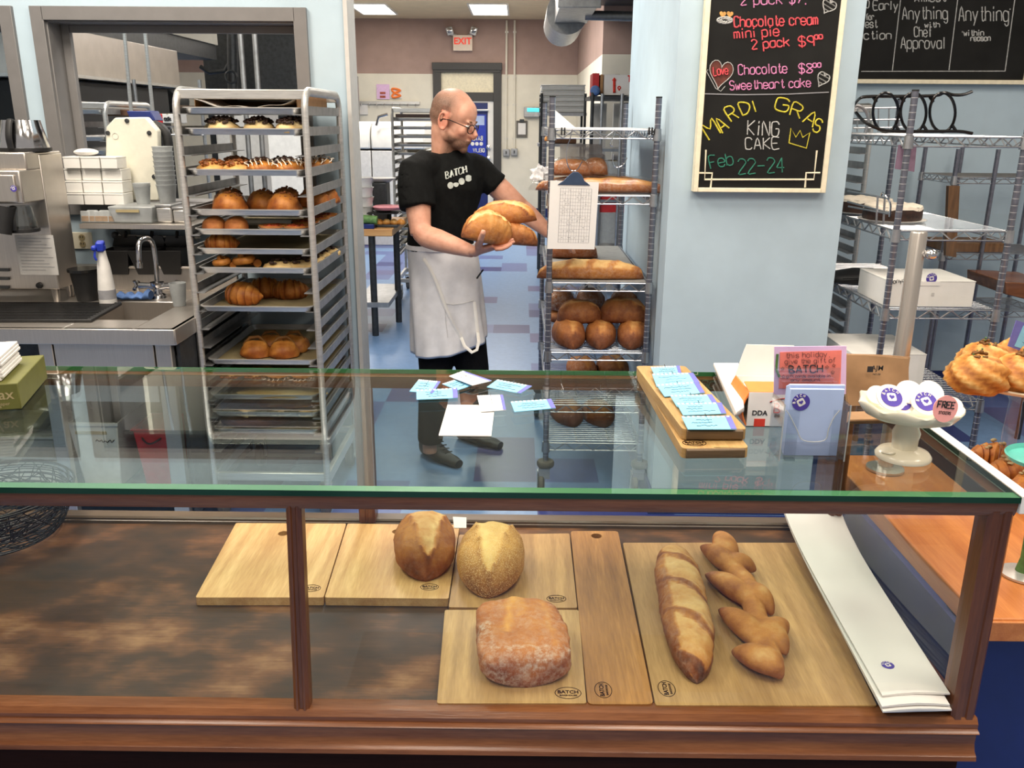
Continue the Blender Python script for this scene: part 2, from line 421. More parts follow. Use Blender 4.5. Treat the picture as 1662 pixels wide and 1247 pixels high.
# ------------------------------------------------------------------ lettering
FONT = dict(A='022842 1434', B='02082837362505 05253443322202', C='4738180703123243', D='02082846442202', E='48080242 0535', F='480802 0535',
 G='47381807031232434525', H='0802 4842 0545', I='2822', J='38331202', K='0802 4805 0542', L='080242', M='0208254842', N='02084248', O='180703123243473818',
 P='02083847463505', R='02083847463505 2542', S='473818070615354443321203', T='0848 2822', V='082248', W='0812253248', X='0842 0248', Y='082548 2522',
 a='46160503123243 4642', b='0802 0516364543321203', c='4536160503123243', d='4842 4536160503123243', e='04444536160503123243', f='48382722 1636',
 g='4536160503123243 4641302011', h='0802 0516364542', i='2622 2728', k='0802 4604 1542', l='2822', m='0602 05162522 25364542', n='0602 0516364542',
 o='160503123243453616', p='0600 0516364543321203', r='0602 05163645', s='45361605143443321203', t='28233243 1636', u='0603123243 4642', v='062246',
 w='0612253246', x='0642 0246', y='0622 4610', z='06460242')
FONT.update({'0': '180703123243473818', '1': '172822', '2': '07183847460242', '4': '3804 0444 3832', '7': '084812', '8': '2516071838474625 2514031232434425', '9': '4534150618384642',
 '$': '473818070615354443321203 2921', '-': '0545', "'": '2827', '*': '2725 1636', '.': '2122', ',': '2221'})
NARROW = {'i': .5, 'l': .5, 'I': .5, '1': .7, '.': .4, "'": .4, 'f': .9, 't': .8, 'r': .9}
def strokes(text):
    out = []; x = 0
    for ch in text:
        w = NARROW.get(ch, 1)*4
        for st in FONT.get(ch, '').split():
            pts = [(int(st[i])-(2 if ch in NARROW and w < 3 else 0)+(w/2 if w < 3 else 0), int(st[i+1])-2) for i in range(0, len(st)-1, 2)]
            out.append([(x+a, b) for a, b in pts])
        x += w+1.3 if ch != ' ' else 3.6
    return out, max(x-1.4, 1)
def chalk(mb, text, p0, p1, h, at, r, jit=.12, lift=0):
    """one line of hand lettering; p0/p1 ends of the baseline and the cap height, in the frame's pixels; at maps them onto the board's plane"""
    st, w = strokes(text); dx = (p1[0]-p0[0])/w; dy = (p1[1]-p0[1])/w
    L = math.hypot(p1[0]-p0[0], p1[1]-p0[1]); nx, ny = (p1[1]-p0[1])/L, -(p1[0]-p0[0])/L
    for s in st:
        pts = []
        for (a, b) in s:
            a += random.uniform(-jit, jit); b += random.uniform(-jit, jit)
            pts.append(at(p0[0]+dx*a+nx*h*b/6, p0[1]+dy*a+ny*h*b/6))
        if len(pts) > 2: pts = bez(pts, 3)
        mb.tube(pts, r, 5)
    return mb
def vec_text(mb, text, o, xd, yd, h, r, n=4, width=None, jit=0):
    """same lettering laid on a plane given by origin and two directions"""
    st, w = strokes(text); k = h/6; kx = (width/w) if width else k
    for s in st:
        pts = [Vector(o)+xd*((a+random.uniform(-jit, jit))*kx)+yd*((b+random.uniform(-jit, jit))*k) for a, b in s]
        mb.tube(pts, r, n)
    return mb
def font_mesh(text, size, bold=0, ext=.0006):
    c = bpy.data.curves.new('lettering', 'FONT'); c.body = text; c.size = size; c.extrude = ext; c.offset = bold; c.align_x = 'CENTER'; c.align_y = 'CENTER'; c.resolution_u = 3
    t = bpy.data.objects.new('lettering', c); COL.objects.link(t); dg = bpy.context.evaluated_depsgraph_get()
    me = bpy.data.meshes.new_from_object(t.evaluated_get(dg)); mb = MB(); mb.add([v.co.copy() for v in me.vertices], [tuple(p.vertices) for p in me.polygons])
    bpy.data.objects.remove(t); bpy.data.meshes.remove(me); return mb
def plane_m(o, xd, yd):
    xd = Vector(xd).normalized(); yd = Vector(yd); yd = (yd-xd*yd.dot(xd)).normalized(); z = xd.cross(yd)
    m4 = Matrix((xd, yd, z)).transposed().to_4x4(); m4.translation = Vector(o); return m4
def emblem(mb_disc, mb_white, o, xd, yd, r):
    """round bakery sticker: disc, pale scalloped square with a heart, name round the rim"""
    m4 = plane_m(o, xd, yd); X = m4.col[0].to_3d(); Y = m4.col[1].to_3d(); Z = m4.col[2].to_3d(); o = Vector(o)
    mb_disc.disc(o, r, X, Y, 28, .0005)
    sq = []
    for i in range(40):
        a = 2*PI*i/40; q = .42/max(abs(math.cos(a)), abs(math.sin(a)))*(1-.08*math.cos(12*a)*.6); sq.append((r*min(q, .52)*math.cos(a+.2), r*min(q, .52)*math.sin(a+.2)))
    mb_white.prism(sq, .0005, .0009, M4=m4)
    ht = [(r*.016*(16*math.sin(t)**3), r*.016*(13*math.cos(t)-5*math.cos(2*t)-2*math.cos(3*t)-math.cos(4*t))) for t in [2*PI*i/24 for i in range(24)]]
    mb_disc.prism(ht, .0009, .0013, M4=m4)
    for i, ch in enumerate('BATCH'):
        a = PI*(.5+.32)+.25-i*.16*PI; c = o+X*(math.cos(a)*r*.66)+Y*(math.sin(a)*r*.66)+Z*.0008
        rad = X*math.cos(a)+Y*math.sin(a); tan = X*math.sin(a)-Y*math.cos(a)
        vec_text(mb_white, ch, c-tan*r*.10, tan, rad, r*.26, r*.035)
# ------------------------------------------------------------------ loaves
def loaf(L, Wd, Hh, p=2.2, q=2.0, amp=.03, seed=0, nt=40, na=28, score=None, flour=0, ridge=None, base_tone=.42, taper=0, zexp=.95):
    """loaf lying along local Y on z = 0; tone (crust shade) and flour stay with the crust"""
    mb = MB(); rs = []; tone = []; fl = []
    for i in range(nt+1):
        t = -1+2*i/nt; tt = max(-.9995, min(.9995, t)); w = (1-abs(tt)**p)**(1/q)*(1+taper*t)
        ring = []
        for j in range(na):
            a = 2*PI*j/na; ca, sa = math.cos(a), math.sin(a)
            x = Wd/2*w*(abs(ca)**.92)*(1 if ca > 0 else -1)
            if sa >= 0: z = Hh*(.40*w**.5+.60*w**(.6 if zexp < .9 else 1)*(sa**zexp))
            else: z = Hh*.40*w**.5*(1-min(1, (-sa)**.55*1.04))
            y = L/2*t
            nz = noise.noise(Vector((x*16+seed, y*16, z*16+seed)))*.6+noise.noise(Vector((x*46, y*46+seed, z*46)))*.4+noise.noise(Vector((x*110, y*110+seed, z*110)))*.22
            k = 1+amp*nz*2
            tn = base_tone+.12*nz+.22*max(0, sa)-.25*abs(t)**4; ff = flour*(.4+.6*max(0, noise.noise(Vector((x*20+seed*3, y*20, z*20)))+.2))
            bump = 0
            if score:
                s_, b_ = score(t, a, x/(Wd/2), sa)
                tn += s_; bump = b_; ff *= (1-min(1, abs(s_)*2.5))
            if ridge: bump += ridge(t, a)
            ring.append(Vector((x*k, y, max(0, z*k+bump*Hh*max(0, sa)))))
            tone.append(tn); fl.append(ff)
        rs.append(ring)
    mb.rings(rs); mb.attr = {'tone': tone, 'flour': fl}; return mb
def lump(rx, ry, rz, amp=.1, freq=14, seed=0, n=20, k=12, tone=.5, flat=.35, flour=0):
    mb = MB(); rs = []; tn = []; fl = []
    for i in range(k+1):
        a = min(max(PI*i/k, .04), PI-.04); ring = []
        for j in range(n):
            b = 2*PI*j/n; p = Vector((math.sin(a)*math.cos(b), math.sin(a)*math.sin(b), -math.cos(a)))
            nz = noise.noise(p*freq*.12+Vector((seed, seed*2, 0)))+.5*noise.noise(p*freq*.3+Vector((seed, 0, 3)))
            s = 1+amp*nz; z = p.z*s*rz
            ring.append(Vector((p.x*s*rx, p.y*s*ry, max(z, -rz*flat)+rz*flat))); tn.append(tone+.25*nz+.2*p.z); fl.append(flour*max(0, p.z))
        rs.append(ring)
    mb.rings(rs); mb.attr = {'tone': tn, 'flour': fl}; return mb
def croissant(L=.13, R=.033, seed=0, bend=.9, segs=7, tone=.5):
    mb = MB(); rs = []; tn = []; n = 16; k = 44
    for i in range(k+1):
        t = -1+2*i/k; a = t*bend; rad = L/(2*bend)
        c = Vector((rad*math.sin(a), rad*(1-math.cos(a)), 0))
        sg = (abs(t)*segs/2) % 1; r = R*max(.12, (1-abs(t)**1.9)**.75)*(1.05-.16*sg)
        d = Vector((math.cos(a), math.sin(a), 0)); side = Vector((-d.y, d.x, 0)); ring = []
        for j in range(n):
            b = 2*PI*j/n; nz = noise.noise(Vector((i*.2+seed, j*.6, seed)))
            q = r*(1+.08*nz); p = c+side*(math.cos(b)*q)+Vector((0, 0, max(math.sin(b)*q*.95, -R*.55)+R*.55*.98)); ring.append(p)
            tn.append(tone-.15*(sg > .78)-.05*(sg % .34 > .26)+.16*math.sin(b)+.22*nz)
        rs.append(ring)
    mb.rings(rs); mb.attr = {'tone': tn, 'flour': [0]*len(tn)}; return mb
def remesh(o, voxel, smooth=4, attrs=None):
    """fuse the overlapping volumes of one mesh into a single skin (applied here so that later steps can read it)"""
    r = o.modifiers.new('fuse', 'REMESH'); r.mode = 'VOXEL'; r.voxel_size = voxel; r.use_smooth_shade = True
    if smooth: s_ = o.modifiers.new('soften', 'SMOOTH'); s_.factor = .5; s_.iterations = smooth
    dg = bpy.context.evaluated_depsgraph_get(); dg.update(); me = bpy.data.meshes.new_from_object(o.evaluated_get(dg))
    o.modifiers.clear(); old = o.data; o.data = me; mats = [x for x in old.materials]; me.materials.clear()
    for x in mats: me.materials.append(x)
    me.name = old.name; bpy.data.meshes.remove(old); me.polygons.foreach_set('use_smooth', [True]*len(me.polygons))
    if attrs:
        for k, fn in attrs.items():
            at = me.attributes.get(k) or me.attributes.new(k, 'FLOAT', 'POINT'); at.data.foreach_set('value', [fn(v.co) for v in me.vertices])
    return o
# ================================================================== THE SETTING
YW = 4.12      # face of the window wall on the left
struct('floor', MB().box(-7, 6, -2.2, 16.2, -.1, 0), 'floor_tile')
PLX0, PLX1, PLY0, PLY1 = .595, 1.292, 3.5, 4.98
struct('wall_pillar', MB().box(PLX0, PLX1, PLY0, PLY1, 0, 3.35), 'wall_blue')
b = MB().box(PLX0-.012, PLX1+.012, PLY0-.012, PLY1+.012, 0, .12); struct('baseboard_pillar', b, 'navy_trim')
# window wall, built round its two openings
WX1 = -.79; wz0, wz1 = 1.285, 2.095; a0, a1 = PY(72, 32, YW).x, PY(480, 32, YW).x
l1 = PY(5, 30, YW).x
wl = MB()
wl.box(-4.2, WX1, YW, YW+.14, 0, wz0).box(-4.2, WX1, YW, YW+.14, wz1, 3.35)
wl.box(a1, WX1, YW, YW+.14, wz0, wz1).box(l1, a0, YW, YW+.14, wz0, wz1).box(-4.2, l1-1.2, YW, YW+.14, wz0, wz1)
struct('wall_left', wl, 'wall_blue')
struct('trim_1', MB().box(WX1-.002, WX1+.016, YW-.02, YW+.16, 0, 3.34), 'paper_grey')
def window_frame(name, x0, x1):
    f = MB(); w = .052; y0, y1 = YW-.022, YW+.17
    f.box(x0-w, x0+.006, y0, y0+.022, wz0-w, wz1+w).box(x1-.006, x1+w, y0, y0+.022, wz0-w, wz1+w)
    f.box(x0, x1, y0, y0+.022, wz1-.006, wz1+w).box(x0, x1, y0, y0+.022, wz0-w, wz0+.006)
    f.box(x0, x0+.012, y0+.02, y1, wz0, wz1).box(x1-.012, x1, y0+.02, y1, wz0, wz1).box(x0, x1, y0+.02, y1, wz1-.012, wz1).box(x0, x1, y0+.02, y1, wz0, wz0+.012)
    f.box(x0+.012, x0+.05, y1-.06, y1-.03, wz0, wz1).box(x1-.03, x1-.012, y1-.06, y1-.03, wz0, wz1).box(x0+.05, x1-.03, y1-.058, y1-.03, wz1-.045, wz1-.012)
    return struct(name, f, 'grey_trim', bevel=.002)
window_frame('window_1', a0, a1); window_frame('window_2', l1-1.2, l1)
# kitchen shell
BY = 15.9
zb = PY(840, 121, BY).z
def two_tone(name, mk):
    mb = MB(); mk(mb, 0, zb); mb.mat(1); mk(mb, zb, 3.35); struct(name, mb, ['wall_warm', 'wall_brown'])
dx0, dx1, dz1 = PY(705, 140, BY).x, PY(812, 140, BY).x, PY(760, 102, BY).z
two_tone('wall_back', lambda m_, a, b_: (m_.box(-6.9, dx0, BY, BY+.1, a, b_), m_.box(dx1, 1.05, BY, BY+.1, a, b_), m_.box(dx0, dx1, BY, BY+.1, max(a, dz1-.02), b_) if b_ > dz1 else None))
two_tone('wall_kitchen_right', lambda m_, a, b_: m_.box(.98, 1.08, 11.2, BY, a, b_))
two_tone('wall_kitchen_jog', lambda m_, a, b_: m_.box(.98, 3.4, 11.1, 11.2, a, b_))
two_tone('wall_kitchen_left', lambda m_, a, b_: m_.box(-7, -6.9, YW+.14, BY, a, b_))
two_tone('wall_kitchen_inner', lambda m_, a, b_: m_.box(3.3, 3.4, 5.6, 11.1, a, b_))
struct('ceiling', MB().box(-7, 6, -2.2, 16.2, 3.35, 3.45), 'ceiling_paint')
struct('baseboard_back', MB().box(-6.9, dx0-.02, BY-.02, BY, 0, .16).box(dx1+.02, .98, BY-.02, BY, 0, .16), 'navy_trim')
# blue wall at the right with the chalkboard
RY = 5.45
struct('wall_right', MB().box(PLX1-.2, 6, RY, RY+.12, 0, 3.35), 'wall_blue')
struct('baseboard_right', MB().box(PLX1, 6, RY-.015, RY, 0, .12), 'navy_trim')
# low blue wall under the pastry table
struct('wall_counter_front', MB().box(.905, 2.6, 1.52, 1.6, 0, .70), 'navy')
struct('wall_counter_side', MB().box(.893, .905, 1.52, 2.33, 0, .70), 'navy')
struct('trim_3', MB().box(.57, 2.7, 2.42, 3.48, 0, .002).box(1.31, 2.7, 3.48, 4.2, 0, .002), 'navy')
# dark soffit over the right of the kitchen
struct('trim_2', MB().box(.62, 3.4, 8.2, 11.1, 3.0, 3.34), 'dark_trim')
# ---- back door
d = thing('back_door', 'dark framed back door with a blue glazed leaf and a transom window above', 'door', (PY(760, 300, BY).x, BY, 0))
fr = MB(); fw = .12
fr.box(dx0-.02, dx0+fw, BY-.05, BY+.1, 0, dz1).box(dx1-fw, dx1+.02, BY-.05, BY+.1, 0, dz1).box(dx0-.03, dx1+.03, BY-.07, BY+.1, dz1-.12, dz1)
fr.box(dx0, dx1, BY-.06, BY-.04, dz1-.16, dz1-.12)
ztb, zdt = PY(760, 150, BY).z, PY(760, 164, BY).z
fr.box(dx0+fw-.002, dx1-fw+.002, BY-.046, BY+.1, zdt, ztb)
obj('door_frame', fr, 'dark_trim', d, bevel=.004)
obj('transom', MB().box(dx0+fw, dx1-fw, BY+.01, BY+.03, ztb, dz1-.14), 'chalk_cream', d)
lf = MB(); lf.box(dx0+fw, dx1-fw-.1, BY+.0, BY+.05, .03, zdt-.03); obj('door_leaf', lf, 'navy', d, bevel=.004)
obj('side_jamb', MB().box(dx1-fw-.1, dx1-fw, BY-.01, BY+.06, 0, zdt), 'white', d)
gx0, gx1 = PY(770, 200, BY).x, PY(789, 200, BY).x; gz0, gz1 = PY(780, 262, BY).z, PY(780, 186, BY).z
obj('door_glass', MB().box(gx0-.35, gx1, BY-.012, BY+.002, gz0-.3, gz1), 'blue_plastic', d)
g = MB(); g.box(gx0-.3, gx1-.03, BY-.016, BY-.012, gz1-.18, gz1-.02); obj('door_poster', g, 'card_pale', d)
g = MB()
for tx, u0, u1, v, h in (('BATCH', 783, 764, 228, 6.5), ('DELIV', 786, 768, 247, 5.5)):
    a = PY(u0, v, BY-.02); c = PY(u1, v, BY-.02); vec_text(g, tx, a, Vector((-1, 0, 0)), Vector((0, 0, 1)), h*.0115, .008, width=(a-c).length)
for i, u in enumerate((767, 774, 781)): g.disc(PY(u, 233.5, BY-.02), .033, Vector((1, 0, 0)), Vector((0, 0, 1)), 16, -.004)
obj('door_lettering', g, 'white', d)
g = MB(); g.tube([PY(760, 179, BY-.06), PY(793, 179, BY-.06)], .02); obj('closer_arm', g, 'alu', d)
for v in (239, 257): g = MB(); g.lathe([(.0, 0), (.035, .01), (.04, .05), (0, .06)], PY(793, v, BY-.03), 12, Matrix.Rotation(PI/2, 4, 'X')); obj('knob', g, 'chrome', d)
# ---- EXIT sign
e = thing('exit_sign', 'red lettered exit sign with two emergency lamp heads above the back door', 'sign', PY(751, 82, BY-.05))
p0, p1 = PY(735.5, 82.5, BY-.08), PY(766.5, 57, BY-.08)
obj('sign_box', MB().box(p0.x, p1.x, BY-.09, BY, p0.z, p1.z), 'exit_face', e, bevel=.006)
t = font_mesh('EXIT', .15, .003, .004); g = MB().merge(t, plane_m(((p0.x+p1.x)/2, BY-.094, p0.z+(p1.z-p0.z)*.6), (.82, 0, 0), (0, 0, 1))); obj('exit_lettering', g, 'exit_glow', e)
for u, r_ in ((730, -.3), (769, .35)):
    c = PY(u, 50, BY-.1); g = MB(); g.cbox(c, .115, .11, .125, Euler((.2, r_, 0)).to_matrix()); hd = obj('lamp_head', g, 'alu', e, bevel=.01)
    g = MB(); g.lathe([(.0, 0), (.045, 0), (.045, .01), (0, .02)], c+Vector((0, -.055, 0)), 14, Matrix.Rotation(PI/2, 4, 'X')); obj('lamp_lens', g, 'chrome', hd)
    g = MB().tube([c-Vector((0, 0, .05)), (c.x*.5+(p0.x+p1.x)/4, BY-.05, p1.z)], .02); obj('lamp_neck', g, 'alu', e)
# ---- ceiling light panels
def panel(label, x0, x1, y0, y1):
    o = thing('ceiling_light', label, 'ceiling light', ((x0+x1)/2, (y0+y1)/2, 3.3), 'ceiling light panels')
    f = MB(); f.box(x0-.03, x1+.03, y0-.03, y0, 3.33, 3.352).box(x0-.03, x1+.03, y1, y1+.03, 3.33, 3.352).box(x0-.03, x0, y0, y1, 3.33, 3.352).box(x1, x1+.03, y0, y1, 3.33, 3.352)
    obj('frame', f, 'white', o); obj('diffuser', MB().box(x0, x1, y0, y1, 3.338, 3.351), 'lamp_glow', o)
for lab, pts in (('bright ceiling light panel on the left, over the kitchen aisle', ((569, 6), (643, 23))), ('bright ceiling light panel on the right, nearer the duct', ((761, 6.5), (824, 24)))):
    a = PZ((pts[0][0]+pts[0][0])/2, pts[0][1], 3.34); c = PZ(pts[1][0], pts[1][1], 3.34); a2 = PZ(pts[0][0]+ (22 if pts[0][0] < 600 else 8), pts[1][1], 3.34)
    panel(lab, a2.x, c.x, min(a.y, c.y), max(a.y, c.y))
# ---- duct
o = thing('air_duct', 'grey round air duct with a square box section under the kitchen ceiling', 'duct', (.6, 10, 2.9))
c0 = PY(912, 44, 10.6); g = MB(); g.tube([c0, c0+Vector((.0, -1.2, .02))], .21, 24); obj('round_duct', g, 'alu_rail', o)
b0 = PY(901, 34, 9.2); b1 = PY(957, -40, 9.2); g = MB(); g.box(b0.x, b1.x, 8.0, 9.4, b0.z, 3.34); g.box(b0.x-.02, b1.x+.02, 7.98, 8.02, b0.z-.02, 3.34); obj('box_section', g, 'alu_rail', o, bevel=.005)
one('ceiling_pipe', MB().tube([PY(950, 25, 8.8), PY(1040, 27, 8.8)], .045, 10), 'alu_rail', 'pale horizontal pipe running right from the duct box', 'pipe')
# ---- conduits and switch boxes
for u, lab, vb in ((822.5, 'left thin metal conduit ending in a grey switch box beside the door', 243), (835.5, 'right thin metal conduit ending in a grey switch box nearer the clipboard', 242)):
    o = thing('conduit', lab, 'conduit', PY(u, vb+8, BY), 'conduits by the door')
    g = MB().tube([PY(u, 33, BY-.03), PY(u-1.5 if u < 830 else u-.7, vb, BY-.03)], .018, 8); obj('pipe', g, 'wall_warm', o)
    g = MB()
    for v in (52, 125, 170, 225): g.cbox(PY(u-(v-33)/210, v, BY-.02), .055, .02, .03)
    obj('strap', g, 'alu', o)
    a, c = PY(u-6, vb+10, BY), PY(u+4.5, vb-1, BY); g = MB().box(a.x, c.x, BY-.08, BY, a.z, c.z); bx = obj('switch_box', g, 'alu_rail', o, bevel=.006)
    g = MB().cbox(((a.x+c.x)/2, BY-.088, (a.z+c.z)/2), .02, .02, .05); obj('switch', g, 'dark_steel', bx)
# ---- clipboard on back wall, bug light
o = thing('clipboard', 'small grey clipboard with a white sheet on the back wall by the conduits', 'clipboard', PY(847, 222, BY))
a, c = PY(838, 223, BY), PY(856, 196, BY); obj('board', MB().box(a.x, c.x, BY-.03, BY-.01, a.z, c.z), 'grey_rubber', o)
obj('sheet', MB().box(a.x+.03, c.x-.03, BY-.035, BY-.03, a.z+.05, c.z-.04), 'paper', o); obj('clip', MB().cbox(((a.x+c.x)/2, BY-.045, c.z), .08, .03, .05), 'dark_steel', o, bevel=.006)
o = thing('insect_light', 'wall mounted insect lamp glowing turquoise beside the stacked white tubs', 'lamp', PY(868, 190, BY))
a, c = PY(850, 190, BY), PY(880, 174, BY); obj('housing', MB().box(a.x, c.x, BY-.12, BY, a.z, c.z), 'alu_rail', o, bevel=.008)
obj('tube', MB().box(a.x+.06, c.x-.02, BY-.14, BY-.12, a.z+.09, c.z-.02), 'uv_glow', o)
# ---- white wall panel kit: posters, hook rail, notice
for nm, u0, u1, v0, v1, mt, lab in (('poster', 612, 632, 137, 161, 'lilac', 'pink picture of a layered cake slice on the white wall'), ('poster', 634, 652, 143, 160, 'paper', 'white picture of an orange pretzel on the white wall')):
    a, c = PY(u0, v1, BY), PY(u1, v0, BY); o = thing(nm, lab, 'poster', (a.x/2+c.x/2, BY, a.z), 'pictures on the white wall')
    obj('sheet', MB().box(a.x, c.x, BY-.02, BY-.005, a.z, c.z), mt, o); g = MB()
    if mt == 'lilac':
        for v in (151, 157): g.box(PY(617, v, BY).x, PY(626, v, BY).x, BY-.026, BY-.02, PY(620, v+1.8, BY).z, PY(620, v-1.6, BY).z)
        obj('picture', g, 'berry', o)
    else:
        q = PY(642, 151, BY-.03); pts = [q+Vector((.075*math.sin(2*t)+.01, 0, .07*math.cos(t)-.01*math.sin(3*t))) for t in [2*PI*i/24 for i in range(24)]]
        obj('picture', g.tube(pts, .02, 6, loop=True), 'orange', o)
o = thing('hook_rail', 'long metal hook rail below the pictures on the white wall', 'rail', PY(630, 168, BY))
a, c = PY(580, 167, BY-.04), PY(681, 168.5, BY-.04); obj('bar', MB().box(a.x, c.x, BY-.05, BY-.01, a.z-.02, a.z+.03), 'alu', o)
for i in range(8):
    p = a.lerp(c, (i+.5)/8); obj('hook', MB().tube([p, p+Vector((0, -.03, -.02)), p+Vector((0, -.05, -.05)), p+Vector((0, -.07, -.03))], .008, 6), 'chrome', o)
a, c = PY(583, 186, BY), PY(597, 169, BY); one('wall_notice', MB().box(a.x, c.x, BY-.03, BY-.005, a.z, c.z), 'paper', 'white notice sheet hanging below the hook rail', 'notice')
# grey cabinet edge left of the white panel
a, c = PY(560, 198, 14.8), PY(578, 123, 14.8); one('wall_cabinet', MB().box(a.x-.6, c.x, 14.6, 15.0, a.z, c.z).box(a.x-.6, c.x+.01, 14.58, 14.62, c.z-.05, c.z), 'alu_rail', 'narrow grey metal cabinet end on the wall behind the sheet pan rack', 'cabinet', bevel=.006)
# ---- big white machine (retarder) at the back
o = thing('dough_cooler', 'big white rounded cooler standing behind the second rack', 'cooler', (PY(620, 300, 12).x, 12, 0))
a, c = PY(566, 300, 12), PY(688, 198, 12); g = MB(); x0, x1, zt = a.x-.9, c.x, c.z
for n_, (xa, xb) in enumerate(((x0, PY(602, 250, 12).x-.008), (PY(602, 250, 12).x+.008, x1))):
    pts = [(12.0, PY(600, 243, 12).z+.01), (12.0, zt-.18), (12.06, zt-.06), (12.2, zt), (13.0, zt), (13.0, PY(600, 243, 12).z+.01)]
    g.rings([[Vector((xx, y, z)) for y, z in pts] for xx in (xa, xb)])
obj('hood', g, 'white', o, bevel=.02); g = MB()
zb2 = PY(600, 243, 12).z-.012
for xa, xb in ((x0, PY(602, 250, 12).x-.008), (PY(602, 250, 12).x+.008, x1)): g.box(xa, xb, 12.02, 13, .0, zb2)
obj('door', g, 'plastic_white', o, bevel=.01)
g = MB().tube([PY(612, 204, 12)+Vector((0, -.05, 0)), PY(616, 190, 12)+Vector((0, -.06, 0)), PY(630, 186, 12)+Vector((0, -.06, 0))], .022, 8); obj('handle', g, 'chrome', o)
# ---- second sheet pan rack, table and its load are built with the first rack below
# ================================================================== KITCHEN SEEN THROUGH THE LEFT WINDOW
P = lambda u, v, y: PY(u, v, y)
HX = -2.80; o = thing('extractor_hood', 'large stainless extractor hood hanging in the kitchen behind the left window', 'hood', (-3.3, 6.6, 1.93))
obj('hood_shell', MB().box(HX-1, HX, 5.55, 7.42, 1.93, 2.20), 'steel', o, bevel=.004); obj('hood_lip', MB().box(HX-1.01, HX+.012, 5.54, 7.43, 1.915, 1.935), 'alu', o)
obj('hood_canopy', MB().box(HX-.96, HX-.04, 5.0, 8.5, 2.20, 2.34), 'dark_steel', o); obj('hood_bulkhead', MB().box(HX-1, HX-.02, 6.2, 8.5, 2.33, 3.34), 'wall_warm', o); obj('hood_duct', MB().box(HX-.9, HX-.05, 4.7, 6.19, 2.34, 3.34), 'grey_trim', o)
for u0, u1, lab in ((199, 213, 'left of the two thin hanging rods behind the left window'), (232, 248, 'right of the two thin hanging rods behind the left window')):
    one('hanging_rod', MB().tube([P(u0-3, -40, 5.2).lerp(P(u0, 20, 5.2), 0)*1.0, P(u0, 20, 5.2), P(u1, 182, 5.2)], .011, 8), 'alu', lab, 'rod', 'hanging rods behind the left window')
one('pipe_stack', MB().tube([(P(377, 20, 8.8).x, 8.8, 3.34), P(377, 20, 8.8), P(379, 150, 8.8), (P(379, 150, 8.8).x, 8.8, .0)], .055, 12).tube([P(379, 92, 8.8), P(365, 115, 8.8), P(340, 118, 8.8), P(325, 108, 8.8)], .02, 8).tube(arc(P(375, 125, 8.75), .055, 0, 2*PI, 20, lambda a, b_: Vector((a, 0, b_))), .012, 6), 'dark_steel', 'grey gas pipe with a valve wheel behind the left window', 'pipe')
for u, lab in ((392, 'pale upright post left of the rack top in the left window'), (415, 'pale upright post behind the rack top in the left window')):
    one('shelf_post', MB().tube([(P(u-3, 20, 6.8).x, 6.8, 3.34), (P(u+4, 180, 6.8).x, 6.8, 0)], .02, 8), 'alu_rail', lab, 'post', 'posts behind the left window')
one('back_panel', MB().box(P(330, 100, 9.4).x, P(520, 100, 9.4).x, 9.4, 9.45, .0, 2.55), 'dark_steel', 'dark metal wall panel behind the pipes in the left window', 'panel')
one('white_oven', MB().box(P(440, 300, 6.3).x, P(545, 300, 6.3).x, 6.3, 7.0, 0, P(450, 212, 6.3).z), 'plastic_white', 'white tiled oven front seen between the trays of the rack', 'oven', bevel=.01)
g = MB().box(P(357, 300, 7.6).x, P(430, 300, 7.6).x, 7.6, 8.2, 0, P(400, 172, 7.6).z); one('tall_fridge', g, 'plastic_white', 'white fridge seen behind the upper trays of the rack', 'fridge', bevel=.02)
# shelf with boxes seen behind the window
o = thing('wire_shelf', 'long wire shelf loaded with boxes behind the left window', 'shelf', (P(200, 205, 6).x, 6.3, 0))
za = P(260, 206, 6).z; xa, xb = P(225, 200, 6).x, P(330, 200, 6).x
g = MB()
for k in range(9): g.tube([(xa, 6.0+k*.06, za), (xb, 6.0+k*.06, za)], .004, 5)
g.tube([(xa, 5.99, za-.05), (xb, 5.99, za-.05)], .005, 6).tube([(xa+i*(xb-xa)/20, 5.99, za-(.05 if i % 2 else 0)) for i in range(21)], .004, 5); obj('shelf_grid', g, 'wire', o)
for x in (xa, xb): obj('post', MB().tube([(x, 6.0, 0), (x, 6.0, za+.3)], .013, 8), 'wire', o)
def carton(lab, u0, u1, v0, v1, y, mt, dy=.25, nm='carton', grp='cartons on the kitchen shelves', text=None):
    a, c = PY(u0, v1, y), PY(u1, v0, y); t = thing(nm, lab, 'box', ((a.x+c.x)/2, y, a.z), grp)
    obj('box_body', MB().box(a.x, c.x, y, y+dy, a.z, c.z), mt, t, bevel=.003)
    obj('tape', MB().box(a.x+(c.x-a.x)*.42, a.x+(c.x-a.x)*.58, y-.002, y+dy*.9, c.z-.0, c.z+.002), 'parchment', t)
    if text: g = MB(); vec_text(g, text, (a.x+(c.x-a.x)*.2, y-.003, a.z+(c.z-a.z)*.3), Vector((1, 0, 0)), Vector((0, 0, 1)), (c.z-a.z)*.4, .004, width=(c.x-a.x)*.6); obj('box_lettering', g, 'ink', t)
    return t
carton('red carton end on the wire shelf behind the left window', 250, 264, 185, 200, 6.02, 'red'); carton('white carton with black letters on the wire shelf behind the left window', 264, 280, 185, 200, 6.02, 'paper', text='adk')
carton('brown carton lying under the blue lid behind the left window', 172, 210, 178, 188, 5.4, 'brown_box')
one('blue_drum', MB().lathe([(0, 0), (.1, 0), (.11, .02), (.11, .3), (0, .3)], P(266, 163, 7.75), 20, Matrix.Rotation(-PI/2, 4, 'X')), 'dark_steel', 'dark round drum end on the shelf behind the left window', 'drum')
